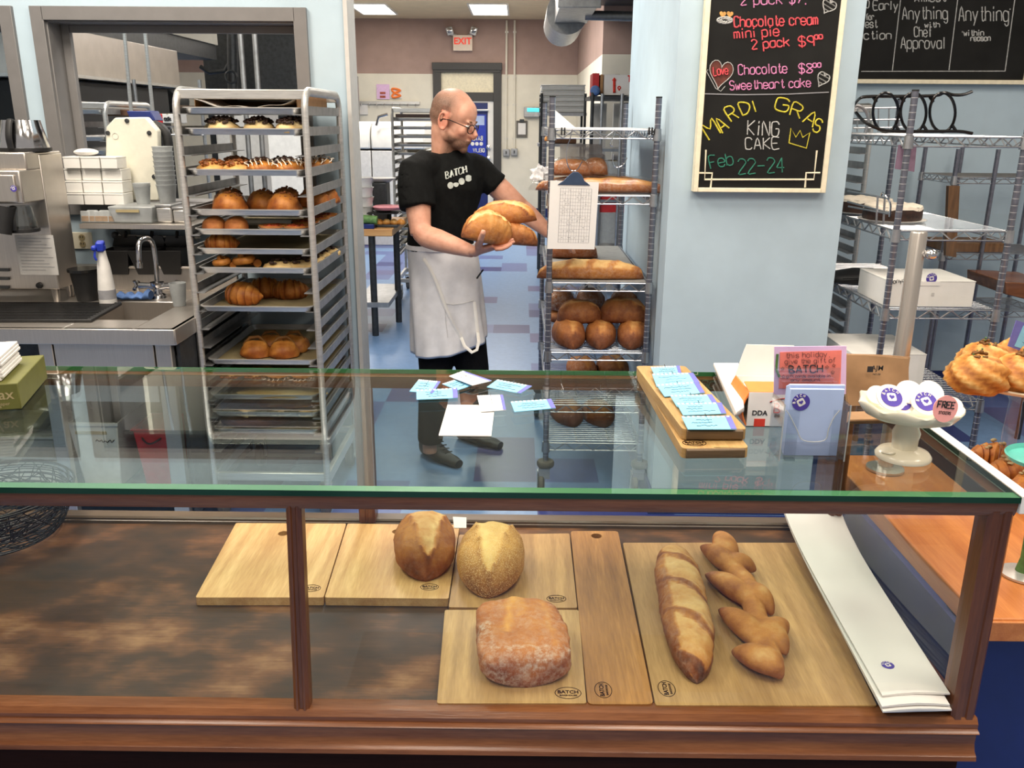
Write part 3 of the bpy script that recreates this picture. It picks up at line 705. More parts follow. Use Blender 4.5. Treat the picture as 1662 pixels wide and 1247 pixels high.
one('kitchen_shelf_plank', MB().box(P(232, 170, 7.7).x, P(350, 170, 7.7).x, 7.7, 8.2, P(260, 182, 7.7).z, P(266, 163, 7.7).z-.112), 'alu_rail', 'grey metal shelf under the round drum behind the left window', 'shelf')
one('oven_mouth', MB().box(HX-.95, HX-.06, 5.7, 7.3, 0, 1.905), 'black', 'black oven opening below the extractor hood', 'oven', bevel=.01)
# ================================================================== SHEET PAN RACKS
def pan_rack(label, x0, x1, y0, y1, zt, n_lev, step, z_first, wheels=True, zb=.16, detail=True):
    o = thing('sheet_pan_rack', label, 'rack', ((x0+x1)/2, (y0+y1)/2, 0), 'sheet pan racks')
    w = .026
    for x in (x0, x1):                                        # each side is one bent tube loop
        R = .07; pts = [(x, y0, zb)]+[Vector((x, y0+R-R*math.cos(a), zt-R+R*math.sin(a))) for a in [PI/2*i/6 for i in range(7)]]
        pts += [Vector((x, y1-R+R*math.sin(a), zt-R+R*math.cos(a))) for a in [PI/2*i/6 for i in range(7)]]+[(x, y1, zb)]
        obj('side_frame', MB().tube(pts, (.018, .013), 10, upv=Vector((1, 0, 0))), 'alu', o)
    for y, z in ((y0+.03, zt-.012), (y1-.03, zt-.012), (y0+.02, zb+.03), (y1-.02, zb+.03)):
        obj('cross_bar', MB().cbox(((x0+x1)/2, y, z), x1-x0, .022, .036), 'alu', o, bevel=.003)
    for x, sg in ((x0, 1), (x1, -1)):
        obj('base_rail', MB().cbox((x, (y0+y1)/2, zb+.03), .024, y1-y0, .05), 'alu', o, bevel=.003)
        for k in range(n_lev):
            z = z_first-k*step; g = MB()
            g.box(x-.003, x+.003, y0-.012, y1+.012, z-.012, z+.022); g.box(min(x, x+sg*.045), max(x, x+sg*.045), y0-.012, y1+.012, z-.012, z-.009)
            obj('runner', g, 'alu_rail', o)
    if wheels:
        for x in (x0+.02, x1-.02):
            for y in (y0+.04, y1-.04):
                g = MB(); g.lathe([(.012, -.016), (.055, -.016), (.062, -.01), (.062, .01), (.055, .016), (.012, .016)], (x, y-.0, .062), 20, Matrix.Rotation(PI/2, 4, 'Y'))
                c = obj('caster', g, 'grey_rubber', o); g = MB(); g.cbox((x, y, .14), .05, .06, .012)
                for sx in (-1, 1): g.cbox((x+sx*.022, y, .10), .004, .035, .085)
                g.lathe([(0, -.026), (.012, -.026), (.012, .026), (0, .026)], (x, y, .062), 10, Matrix.Rotation(PI/2, 4, 'Y')); obj('caster_fork', g, 'alu', c)
    return o
RX0, RX1, RY0, RY1 = -1.312, -.822, 3.41, 4.05
pan_rack('tall silver sheet pan rack of pastry trays right behind the glass counter', RX0, RX1, RY0, RY1, 1.775, 19, .0765, 1.70)
def make_tray(name='sheet_pan'):
    o = thing(name, '', 'tray', (0, 0, 0))
    g = MB(); wx, wy, h = .225, .318, .025; r = .03
    def rr(ix, z, rr_): 
        out = []
        for cx, cy, a0 in ((1, 1, 0), (-1, 1, PI/2), (-1, -1, PI), (1, -1, 1.5*PI)):
            for k in range(5):
                a = a0+PI/2*k/4; out.append(Vector((cx*(wx-ix-rr_)+rr_*math.cos(a), cy*(wy-ix-rr_)+rr_*math.sin(a), z)))
        return out
    g.rings([rr(.012, 0, .025), rr(0, h, .03), rr(-.006, h, .034), rr(-.006, h-.004, .034), rr(-.001, h-.003, .03), rr(.01, .0005, .026)], caps=False)
    g.add(rr(.012, 0, .025), [tuple(range(20))[::-1]]); g.add(rr(.01, .0015, .026), [tuple(range(20))])
    obj('pan', g, 'alu', o, smooth=50); obj('liner', MB().slab([(-.21, -.30, .004), (.21, -.30, .004), (.21, .30, .004), (-.21, .30, .004)], .0015), 'parchment', o)
    return o
TRAY = make_tray()
ORD = ['top', 'second', 'third', 'fourth', 'fifth', 'sixth', 'seventh', 'eighth', 'ninth', 'tenth', 'eleventh', 'twelfth', 'bottom']
LEV = (0, 1, 3, 5, 6, 7, 8, 10, 13, 14, 15, 16, 17)
WHAT = ('cardboard and white paper', 'seeded buns', 'nut topped and iced pastries', 'large golden morning buns', 'pink muffins and tarts', 'one golden pastry', 'crumbly slices and swirls', 'three big croissants', 'bagel like rolls', 'flat pastry', 'a golden slab', 'dark flat pastry', 'a brown round loaf')
TX, TY = (RX0+RX1)/2, 3.735
TZ = []
for i, (k, w_) in enumerate(zip(LEV, WHAT)):
    z = 1.70-.0765*k-.009; TZ.append(z)
    put(TRAY, USED, (TX+random.uniform(-.004, .004), TY+(-.006 if i != 7 else -.03), z), 0, f'{ORD[i]} sheet pan down the front rack, carrying {w_}', 'tray', 'sheet pans in the front rack')
# ---- pastries; prototypes carry their toppings as parts
def proto(name, mb, mat, parts=()):
    o = thing(name, '', 'pastry'); obj('crust' if parts else 'body', mb, mat, o, smooth=60)
    for nm, pm_, mt in parts: obj(nm, pm_, mt, o, smooth=60)
    return o
def crumbs(n, r, z, s, seed, hgt=.012):
    random.seed(seed); g = MB()
    for _ in range(n):
        a = random.uniform(0, 2*PI); q = r*math.sqrt(random.random()); g.ell((q*math.cos(a), q*math.sin(a), z*(1-.35*(q/r)**2)+random.uniform(0, hgt)*.4), s*random.uniform(.6, 1.3), s*random.uniform(.6, 1.3), s*random.uniform(.5, .9), 6, 4)
    return g
P_BUN = proto('seeded_bun', lump(.048, .05, .030, .12, 12, 1, tone=.75), 'scone', (('dark_topping', crumbs(80, .046, .047, .0055, 3), 'chocolate'),))
P_NUT = proto('nut_pastry', lump(.046, .05, .028, .2, 14, 2, tone=.66), 'pastry', (('nut_topping', crumbs(60, .042, .041, .006, 5), 'nut'),))
def drizzle(seed):
    random.seed(seed); g = MB()
    for k in range(7):
        x = -.048+.016*k; pts = [(x+random.uniform(-.006, .006), -.05+.012*j, .012+.036*math.sqrt(max(0, 1-(abs(-.05+.012*j)/.058)**2))*(1-.35*(x/.05)**2)) for j in range(9)]
        g.tube(pts, .0016, 5)
    return g
P_ICE = proto('iced_claw', lump(.050, .048, .030, .10, 16, 4, tone=.42), 'pastry', (('icing_lines', drizzle(2), 'icing'), ('dark_crumbs', crumbs(16, .04, .050, .005, 9), 'chocolate')))
P_MORN = proto('morning_bun', lump(.058, .056, .046, .16, 14, 6, tone=.36), 'pastry', (('crumb_topping', crumbs(40, .040, .064, .006, 12), 'nut'),))
P_MUF = proto('pink_muffin', lump(.04, .04, .038, .08, 10, 8, tone=.46), 'crust_red')
tg = MB().lathe([(.030, 0), (.046, .022), (.048, .024), (.043, .024), (.036, .016), (0, .016)], n=24)
P_TART = proto('fruit_tart', tg, 'tart_shell', (('filling', crumbs(24, .04, .021, .008, 15, .006), 'berry'), ('paper_case', MB().lathe([(.031, -.0), (.049, .018), (.0495, .018), (.0315, -.001)], n=24), 'paper')))
P_CRO = proto('croissant', croissant(.15, .047, 3, .6, 9, .44), 'pastry')
P_SLICE = proto('crumble_slice', lump(.055, .035, .022, .16, 20, 10, tone=.7), 'scone', (('seed_topping', crumbs(20, .033, .034, .007, 19), 'chocolate'),))
def swirl():
    g = MB(); pts = [(.034*(1-t/5.2)*math.cos(t*2.4), .034*(1-t/5.2)*math.sin(t*2.4), .016+.006*t) for t in [i*.09 for i in range(50)]]; g.tube(pts, .012, 8)
    g.attr = {'tone': [.55+.2*noise.noise(p*60) for p in g.v], 'flour': [0]*len(g.v)}; return g
P_SW = proto('swirl_bun', swirl(), 'pastry')
P_KNOT = proto('ring_roll', lump(.052, .05, .042, .18, 14, 33, tone=.4), 'pastry', (('pale_crease', MB().tube([(-.04, .0, .045), (-.015, -.004, .067), (.015, .004, .068), (.04, .0, .046)], [.002, .006, .006, .002], 8), 'scone'),))
P_SLAB = proto('golden_slab', lump(.15, .06, .012, .1, 20, 21, tone=.66), 'scone')
P_FLAT = proto('flat_pastry', lump(.07, .06, .012, .2, 16, 25, tone=.55), 'pastry')
P_ROUND = proto('brown_loaf', loaf(.26, .2, .06, 2.4, 2, .05, 9, base_tone=.25), 'crust_dark')
def lay(P, cat, tier, spots, labs, grp, rz=None, sc=1.0):
    k_ = 1.22 if len(labs) > 1 else 1.3; sc = sc*k_ if isinstance(sc, (int, float)) else [q*k_ for q in sc]
    for i, ((x, y), lb) in enumerate(zip(spots, labs)):
        put(P, USED, (TX+x, TY+y, TZ[tier]+.0055), random.uniform(-.5, .5) if rz is None else rz[i], lb, cat, grp, sc if isinstance(sc, (int, float)) else sc[i])
NUM = ['leftmost', 'second from the left', 'third from the left', 'fourth from the left', 'rightmost']
lay(P_BUN, 'bun', 1, ((-.09, -.26), (.045, -.25), (.17, -.26), (-.16, -.1), (.0, -.08), (.14, -.05)), ('leftmost pale bun at the front of the second tray', 'middle golden bun at the front of the second tray', 'right pale bun at the front of the second tray', 'dark topped bun in the left of the back row on the second tray', 'dark topped bun in the middle of the back row on the second tray', 'dark topped bun in the right of the back row on the second tray'), 'buns on the second tray')
lay(P_NUT, 'pastry', 2, ((-.155, -.25), (-.05, -.25), (-.1, -.1), (.0, -.12), (-.16, .06)), ('leftmost nut topped pastry at the front of the third tray', 'second nut topped pastry at the front of the third tray', 'nut topped pastry behind the two front ones on the third tray', 'nut topped pastry behind the iced claws on the third tray', 'nut topped pastry deep at the left of the third tray'), 'nut pastries on the third tray')
lay(P_ICE, 'pastry', 2, ((.045, -.26), (.15, -.26), (.1, -.14), (.17, -.02), (.185, .12)), ('white iced claw next to the nut pastries on the third tray', 'white iced claw at the right front of the third tray', 'white iced claw in the second row of the third tray', 'white iced claw seen between the right runners, nearer', 'white iced claw seen between the right runners, farther'), 'iced claws on the third tray')
lay(P_MORN, 'bun', 3, ((-.10, -.24), (.0, -.12), (.06, .02), (.12, -.24), (-.16, -.05), (.18, .02), (.19, .17)), ('left front morning bun on the fourth tray', 'dark peaked morning bun in the middle of the fourth tray', 'morning bun behind the peaked one on the fourth tray', 'right front morning bun on the fourth tray', 'morning bun at the back left of the fourth tray', 'morning bun seen between the right runners of the fourth tray, nearer', 'morning bun seen between the right runners of the fourth tray, farther'), 'morning buns on the fourth tray')
lay(P_MUF, 'muffin', 4, ((-.165, -.26), (-.075, -.26)), ('left pink brown muffin at the front of the fifth tray', 'right pink brown muffin at the front of the fifth tray'), 'muffins on the fifth tray')
lay(P_TART, 'tart', 4, ((.075, -.265), (.17, -.265), (.165, -.1), (.18, .05), (.185, .17)), ('left fruit tart in a white case at the front of the fifth tray', 'right fruit tart in a white case at the front of the fifth tray', 'fruit tart in the second row on the right of the fifth tray', 'fruit tart between the right runners of the fifth tray, nearer', 'fruit tart between the right runners of the fifth tray, farther'), 'fruit tarts on the fifth tray')
lay(P_CRO, 'croissant', 5, ((-.15, -.24),), ('single golden croissant at the left front of the sixth tray',), 'croissants on the sixth tray', rz=(.2,), sc=.75)
lay(P_SW, 'bun', 6, ((-.14, -.27), (-.055, -.25)), ('left small swirl bun on the seventh tray', 'right browner swirl bun on the seventh tray'), 'swirl buns on the seventh tray', sc=(.95, 1.15))
lay(P_SLICE, 'slice', 6, ((.085, -.26), (.16, -.23), (.18, -.11), (.185, .02), (.19, .14)), ('left crumbly slice at the front of the seventh tray', 'crumbly slice at the right front of the seventh tray', 'crumbly slice behind the right upright on the seventh tray', 'crumbly slice between the right runners of the seventh tray, nearer', 'crumbly slice between the right runners of the seventh tray, farther'), 'crumble slices on the seventh tray')
lay(P_CRO, 'croissant', 7, ((-.095, -.2), (-.04, -.06), (.075, -.08)), ('big golden croissant at the left front of the eighth tray', 'dark croissant in the middle of the eighth tray', 'dark croissant on the right of the eighth tray'), 'croissants on the eighth tray', rz=(-.5, .3, .2), sc=(1.05, 1.0, .95))
lay(P_KNOT, 'roll', 8, ((-.02, -.1), (.085, -.1), (-.06, -.2), (.06, -.2)), ('left round roll behind the glass edge on the ninth tray', 'right round roll behind the glass edge on the ninth tray', 'front left round roll on the ninth tray', 'front right round roll on the ninth tray'), 'round rolls on the ninth tray')
lay(P_FLAT, 'pastry', 9, ((-.06, -.2), (.05, -.22)), ('left flat pastry on the tenth tray seen through the glass top', 'right flat pastry on the tenth tray seen through the glass top'), 'flat pastries on the tenth tray')
lay(P_SLAB, 'slice', 10, ((.06, -.25),), ('golden slab of cake at the front of the eleventh tray',), 'slabs', rz=(0,))
lay(P_FLAT, 'pastry', 11, ((0, -.15), (.1, -.16)), ('left dark flat pastry on the twelfth tray', 'right dark flat pastry on the twelfth tray'), 'flat pastries on the twelfth tray')
lay(P_ROUND, 'loaf', 12, ((-.08, -.16),), ('brown round loaf on the bottom tray of the front rack',), 'loaves on the bottom tray', rz=(PI/2,))
# top tray: open carton and a curling white sheet
o = thing('baking_carton', 'open brown carton lying on the top tray of the front rack', 'box', (TX, TY, TZ[0]+.0055), 'cartons on the rack')
g = MB(); x0, x1, y0, y1, z0, z1 = TX-.2, TX+.2, TY-.27, TY+.28, TZ[0]+.006, TZ[0]+.078
for bx in ((x0, x1, y0, y1, z0, z0+.003), (x0, x0+.003, y0+.02, y1, z0, z1), (x1-.003, x1, y0+.02, y1, z0, z1), (x0, x1, y1-.003, y1, z0, z1)): g.box(*bx)
obj('carton_tray', g, 'cardboard', o); obj('carton_lid', MB().box(x0-.002, x1+.002, y0+.01, y1+.002, z1, z1+.003), 'cardboard', o)
g = MB(); n = 24; top = []
for i in range(n+1):
    x = TX-.195+.39*i/n; q = abs(-1+2*i/n); top.append((x, TZ[0]+.027+.028*q**3+.004*math.sin(i*.8)))
g.rings([[Vector((x, TY-.285+dy, z+dz)) for x, z in top]+[Vector((x, TY-.285+dy, z+dz-.0015)) for x, z in top[::-1]] for dy, dz in ((0, 0), (.25, .002))])
one('paper_sheet', g, 'paper', 'curling white paper sheets on the top tray of the front rack', 'paper')
# ---- second rack in the kitchen
K0 = PY(640, 300, 8.2); K1 = PY(775, 300, 8.2)
K2X = K0.x
pan_rack('silver sheet pan rack with dark trays behind the man in black', K2X, K2X+.52, 8.2, 8.86, 1.775, 17, .0765, 1.68)
for i, k in enumerate((0, 1, 2, 3, 4, 5, 6, 7, 9, 11, 12, 13, 14, 15)):
    put(TRAY, USED, (K2X+.26, 8.53, 1.68-.0765*k-.009), 0, f'sheet pan number {i+1} from the top of the rack behind the man' if i else 'topmost sheet pan of the rack behind the man', 'tray', 'sheet pans in the rack behind the man')
one('dark_mat', MB().box(K2X+.03, K2X+.5, 8.21, 8.8, 1.70, 1.73), 'chocolate', 'dark baking mats stacked on the topmost pan of the rack behind the man', 'baking mat')
# ---- third rack end in the left window
X3 = PY(127, 200, 5.2).x; X3b = PY(172, 200, 5.2).x
pan_rack('silver sheet pan rack seen through the left window behind the cream machine', X3-.14, X3b, 5.2, 5.86, PY(150, 168, 5.2).z, 12, .0765, PY(150, 182, 5.2).z, wheels=True)
for i, k in enumerate((0, 2, 3, 5)):
    put(TRAY, USED, ((X3-.14+X3b)/2, 5.53, PY(150, 182, 5.2).z-.0765*k-.009), 0, ('topmost', 'second', 'third', 'fourth')[i]+' sheet pan in the rack behind the cream machine', 'tray', 'sheet pans behind the cream machine', sc=((X3b-X3+.14)/.5, 1, 1))
one('brown_sheets', MB().box(X3-.1, X3b-.03, 5.25, 5.75, PY(150, 181, 5.2).z, PY(150, 176, 5.2).z), 'brown_box', 'brown sheets on the topmost pan behind the cream machine', 'paper')
# ================================================================== SINK AND COFFEE CORNER
SX0, SX1, SY0, SY1, SZ = -2.75, -1.319, 3.18, 3.98, .9
o = thing('sink_table', 'stainless steel sink table with a small basin and a raised back', 'sink table', ((SX0+SX1)/2, (SY0+SY1)/2, 0))
bx0, bx1, by0, by1 = PZ(195, 491, SZ).x, PZ(297, 491, SZ).x, 3.34, 3.70
g = MB(); t = .004
g.box(SX0, bx0, SY0, SY1, SZ-.02, SZ).box(bx1, SX1, SY0, SY1, SZ-.02, SZ).box(bx0, bx1, SY0, by0, SZ-.02, SZ).box(bx0, bx1, by1, SY1, SZ-.02, SZ)
g.box(SX0, SX1, SY0-.004, SY0+.02, SZ-.062, SZ).box(SX1-.02, SX1+.003, SY0, SY1, SZ-.062, SZ); obj('worktop', g, 'steel', o, bevel=.003)
g = MB(); g.box(bx0, bx0+t, by0, by1, SZ-.2, SZ-.003).box(bx1-t, bx1, by0, by1, SZ-.2, SZ-.003).box(bx0, bx1, by0, by0+t, SZ-.2, SZ-.003).box(bx0, bx1, by1-t, by1, SZ-.2, SZ-.003).box(bx0, bx1, by0, by1, SZ-.205, SZ-.2); obj('basin', g, 'steel', o)
obj('splashback', MB().box(SX0, SX1, SY1-.02, SY1, SZ, SZ+.11).box(SX0, SX1, SY1-.03, SY1+.03, SZ+.105, SZ+.115), 'steel', o, bevel=.003)
g = MB().lathe([(.0, 0), (.03, 0), (.034, .004), (.034, .012), (.02, .012), (.02, .004), (0, .004)], PZ(276, 512, .83)+Vector((.03, .05, .03)), 16); obj('overflow_ring', g, 'chrome', o)
px0, px1 = PY(66, 590, 3.2).x, PY(280, 590, 3.2).x; pa, pb = PY(90, 590, 3.2).x, PY(253, 590, 3.2).x
obj('front_panel', MB().box(pa+.003, pb-.003, 3.2, 3.22, .60, SZ-.06), 'steel', o, bevel=.002)
for xa, xb in ((px0, pa-.003), (pb+.003, px1)): obj('leg', MB().box(xa, xb, 3.2, 3.235, 0.06, SZ-.06), 'steel', o, bevel=.003)
for xx in (-2.6, ): obj('leg', MB().tube([(xx, 3.23, 0), (xx, 3.23, SZ-.05)], .02, 10), 'steel', o)
for xx in (px0+.03, px1-.03): obj('foot', MB().tube([(xx, 3.22, 0), (xx, 3.22, .09)], .018, 10), 'steel', o)
obj('side_panel', MB().box(SX1-.02, SX1-.006, SY0+.05, SY1, .1, SZ-.06), 'dark_steel', o)
obj('under_shelf', MB().box(SX0, SX1-.03, 3.23, 3.95, .16, .18), 'alu_rail', o, bevel=.003)
obj('back_panel', MB().box(SX0, SX1, 3.95, 3.97, .1, SZ-.06), 'dark_steel', o)
# faucet
f0 = PZ(258, 487, SZ); f0.y = 3.80; f0 = Vector((PY(258, 487, 3.80).x, 3.80, SZ))
o = thing('faucet', 'chrome gooseneck faucet with two lever handles behind the sink basin', 'faucet', f0)
P8 = lambda u, v: PY(u, v, 3.80)
obj('base', MB().lathe([(0, 0), (.04, 0), (.036, .012), (.022, .02), (.018, .04), (.03, .055), (.03, .07), (0, .075)], f0, 20), 'chrome', o)
zc = P8(255, 465).z
obj('spout', MB().tube(bez([(f0.x, 3.8, f0.z+.05), (f0.x, 3.8, zc), P8(253, 430), P8(248, 396), P8(243, 386)+Vector((0, -.03, 0)), P8(239, 390)+Vector((0, -.08, 0)), P8(241, 410)+Vector((0, -.10, 0)), P8(242, 424)+Vector((0, -.10, 0))], 6), .0115, 10), 'chrome', o)
obj('aerator', MB().tube([P8(242, 421)+Vector((0, -.10, 0)), P8(242, 429)+Vector((0, -.10, 0))], .014, 10), 'chrome', o)
for uu, sg in ((226, -1), (284, 1)):
    h = obj('valve_arm', MB().tube([(f0.x, 3.8, zc-.005), P8((uu+258)/2, 464), P8(uu, 464)], [.018, .014, .016], 10), 'chrome', o)
    g = MB(); c = P8(uu, 464)
    for a in range(4): d_ = Vector((0, math.cos(a*PI/2+.5), math.sin(a*PI/2+.5))); g.tube([c+Vector((sg*.012, 0, 0)), c+Vector((sg*.014, 0, 0))+d_*.028], [.006, .008], 8)
    obj('cross_handle', g, 'chrome', h)
# spray bottle
c = PZ(176, 491, SZ); c.y = 3.62; c.x = PY(176, 491, 3.62).x; c.z = SZ
o = thing('spray_bottle', 'white spray bottle with a blue trigger head beside the sink', 'bottle', c)
obj('bottle_body', MB().lathe([(0, 0), (.034, 0), (.036, .01), (.034, .08), (.026, .17), (.018, .215), (.016, .235), (0, .235)], c, 24), 'plastic_white', o)
g = MB(); g.cbox(c+Vector((0, -.005, .255)), .032, .05, .04, Euler((.1, 0, .3)).to_matrix()); g.cbox(c+Vector((-.016, -.03, .25)), .02, .03, .02, Euler((.1, 0, .3)).to_matrix()); g.tube([c+Vector((.0, .0, .235)), c+Vector((.0, .0, .26))], .018, 12); obj('spray_head', g, 'blue_plastic', o, bevel=.006)
obj('trigger', MB().tube([c+Vector((-.012, -.03, .245)), c+Vector((-.014, -.038, .215)), c+Vector((-.01, -.034, .20))], .005, 6), 'blue_plastic', o)
g = MB(); g.lathe([(.0355, .03), (.0358, .03), (.0355, .07), (.035, .07)], c, 24); obj('bottle_sticker', g, 'ink_grey', o)
# black bin and mat, cloth
c = Vector((PY(143, 490, 3.72).x, 3.72, SZ)); o = thing('counter_bin', 'small round black bin behind the white spray bottle', 'bin', c)
obj('bin_body', MB().lathe([(0, 0), (.042, 0), (.058, .13), (.064, .132), (.064, .138), (.055, .138), (.04, .006), (0, .006)], c, 24), 'black', o); obj('bin_rim', MB().lathe([(.057, .13), (.067, .13), (.067, .142), (.057, .142)], c, 24), 'black_gloss', o)
q = [PZ(-60, 519, SZ+.012), PZ(148, 519, SZ+.012), PZ(198, 491, SZ+.012), PZ(-40, 490, SZ+.012)]
o = thing('draining_mat', 'flat black draining mat on the left of the sink table', 'mat', q[0]); obj('mat', MB().slab(q, .012), 'black', o, bevel=.003)
g = MB()
for i in range(12): a = q[0].lerp(q[3], (i+.5)/12); c2 = q[1].lerp(q[2], (i+.5)/12); g.bar(a+Vector((0, 0, .001)), c2+Vector((-.02, 0, .001)), .006, .003)
obj('mat_ribs', g, 'black_gloss', o)
g = MB(); a = PZ(192, 486, SZ); 
rs = []
for i in range(14):
    t = i/13; c2 = PY(192+54*t, 487, 3.74); c2.z = SZ; rr_ = .014+.004*math.sin(i*1.7)+(.006 if i > 10 else 0)
    rs.append([c2+Vector((0, .03*math.cos(k*PI/8), max(0, rr_*1.1+rr_*math.sin(k*PI/8)))) for k in range(16)])
one('blue_cloth', g.rings(rs), 'cloth_blue', 'folded blue cleaning cloth behind the sink basin', 'cloth')
q = [PY(112, 462, 3.86), PY(125, 465, 3.86), PY(128, 432, 3.86), PY(113, 436, 3.86)]; q[0].z = q[1].z = SZ+.001; one('counter_card', MB().rings([q, [p+Vector((0, .003, 0)) for p in q]]), 'paper', 'small white card standing behind the black bin by the sink', 'card')
c = PY(303, 480, 3.62); one('frosted_cup', MB().lathe([(0, SZ+.001), (.026, SZ+.001), (.036, SZ+.10), (.034, SZ+.10), (.024, SZ+.006), (0, SZ+.006)], (c.x-.035, 3.62, 0), 18), 'plastic_frost', 'single frosted plastic cup at the right end of the sink table', 'cup')
one('wooden_post', MB().box(PY(582, 500, 4.75).x, PY(592, 500, 4.75).x, 4.75, 4.79, 0, PY(585, 402, 4.75).z), 'plank', 'narrow brown wooden post just right of the front sheet pan rack', 'post')
# wall shelf with tea and tubs
SH = lambda u, v: PY(u, v, 3.93)
xa, xb = PY(128, 362, 3.85).x, PY(320, 364, 3.85).x; zs = PY(200, 364, 3.85).z
o = thing('wall_shelf', 'narrow steel wall shelf above the sink', 'shelf', ((xa+xb)/2, 4.0, zs))
obj('shelf_plate', MB().box(xa, xb, 3.85, YW, zs-.003, zs).box(xa, xb, 3.85, 3.856, zs-.022, zs), 'steel', o, bevel=.002)
for xx in (xa+.1, xb-.1): obj('bracket', MB().prism([(0, 0), (.2, 0), (0, -.12)], -.004, .004, M4=Matrix.Translation((xx, YW, zs-.003)) @ Matrix.Rotation(-PI/2, 4, 'Z') @ Matrix.Rotation(PI/2, 4, 'X')), 'steel', o)
for i, u in enumerate((141, 152, 163, 172, 182)):
    c = PY(u, 360, 3.9); c.z = zs; w = .045; h = .052+.004*(i % 2); rot = Euler((-.12, 0, .1*(i % 3-1))).to_matrix()
    g = MB(); g.cbox(c+Vector((0, 0, h/2)), w, .02, h, rot); t_ = thing('tea_bag_packet', ('leftmost', 'second', 'third', 'fourth', 'fifth')[i]+' clear tea packet standing on the wall shelf', 'tea packet', c, 'tea packets on the wall shelf')
    obj('packet', g, 'plastic_frost', t_, bevel=.004); obj('tea', MB().cbox(c+Vector((0, -.004, .018)), w*.8, .016, .026, rot), 'tea_brown', t_, bevel=.003)
c = PY(222, 361, 3.93); c.z = zs; o = thing('plastic_tub', 'clear rectangular plastic tub with a cream tape on the wall shelf', 'tub', c)
ux0, ux1 = PY(180, 350, 3.9).x, PY(253, 350, 3.9).x
g = MB(); g.rings([[Vector((ux0+.02, 3.88, zs+.001)), Vector((ux1-.01, 3.88, zs+.001)), Vector((ux1-.01, 4.08, zs+.001)), Vector((ux0+.02, 4.08, zs+.001))], [Vector((ux0, 3.87, zs+.075)), Vector((ux1, 3.87, zs+.075)), Vector((ux1, 4.09, zs+.075)), Vector((ux0, 4.09, zs+.075))]]); obj('tub_body', g, 'plastic_frost', o, bevel=.006)
obj('tub_tape', MB().box(ux0+.04, ux1-.06, 3.866, 3.87, zs+.05, zs+.062), 'parchment', o)
for i, (u0, u1, lab) in enumerate(((256, 282, 'steel napkin tin beside the plastic tub on the wall shelf'), (283, 305, 'grey tin at the right end of the wall shelf by the rack'))):
    a = PY(u0, 361, 3.92).x; c2 = PY(u1, 361, 3.92).x; t_ = thing('storage_tin', lab, 'tin', ((a+c2)/2, 3.97, zs), 'tins on the wall shelf'); obj('tin_body', MB().box(a, c2, 3.91, 4.04, zs, zs+.07-.01*i), 'alu', t_, bevel=.008); obj('tin_lid', MB().box(a-.002, c2+.002, 3.908, 4.042, zs+.07-.01*i, zs+.082-.01*i), 'alu_rail', t_, bevel=.003)
# rail with three black bins
o = thing('wall_rail', 'thin metal rail on the wall carrying three black bins', 'rail', PY(250, 388, 4.08)); obj('bar', MB().tube([PY(186, 382, 4.07), PY(325, 386, 4.07)], .006, 8), 'alu', o); obj('rail_end', MB().ell(PY(187, 382, 4.07), .018, .018, .018), 'dark_steel', o)
for i, (u, lab) in enumerate(((200, 'left black hanging bin below the wall shelf'), (243, 'middle black hanging bin behind the faucet'), (284, 'right black hanging bin next to the rack post'))):
    c = PY(u, 444, 3.99); c.y = 3.99; rz = Euler((.10, 0, 0)).to_matrix(); t_ = thing('hanging_bin', lab, 'bin', c, 'black hanging bins'); h = PY(u, 386, 3.99).z-c.z
    g = MB(); q = [[(-.04, -.035), (.04, -.035), (.04, .035), (-.04, .035)], [(-.066, -.07), (.066, -.07), (.066, .065), (-.066, .065)]]
    g.rings([[c+Vector((x, y, .0)) for x, y in q[0]], [c+Vector((x, y, h*.7)) for x, y in q[1]], [c+Vector((x*.9, y*.9, h*.7)) for x, y in q[1]], [c+Vector((x*.9, y*.9, .01)) for x, y in q[0]]]); obj('bin_body', g, 'black', t_, bevel=.004)
    g = MB(); bk = [c+Vector((x, .066, z)) for x, z in ((-.066, h*.7), (.066, h*.7), (.05, h), (-.05, h))]; g.rings([bk, [p+Vector((0, .006, 0)) for p in bk]]); obj('hanging_plate', g, 'black_gloss', t_)
    obj('hook', MB().tube([c+Vector((0, .066, h-.01)), c+Vector((0, .08, h+.02))], .008, 8), 'black', t_)
# outlet
a, c = PY(121, 404, YW), PY(149, 377, YW); o = thing('outlet', 'cream double wall outlet left of the spray bottle', 'outlet', ((a.x+c.x)/2, YW, a.z)); obj('plate', MB().box(a.x, c.x, YW-.008, YW, a.z, c.z), 'cream', o, bevel=.003)
for k in (.3, .7):
    x = a.x+(c.x-a.x)*.5; z = a.z+(c.z-a.z)*k; g = MB().lathe([(0, 0), (.015, 0), (.015, .004), (0, .004)], (x, YW-.011, z), 16, Matrix.Rotation(-PI/2, 4, 'X')); s_ = obj('socket', g, 'parchment', o)
    g = MB()
    for q in (-.006, .006): g.cbox((x+q, YW-.0125, z+.003), .0025, .003, .008)
    obj('slots', g, 'ink', s_)
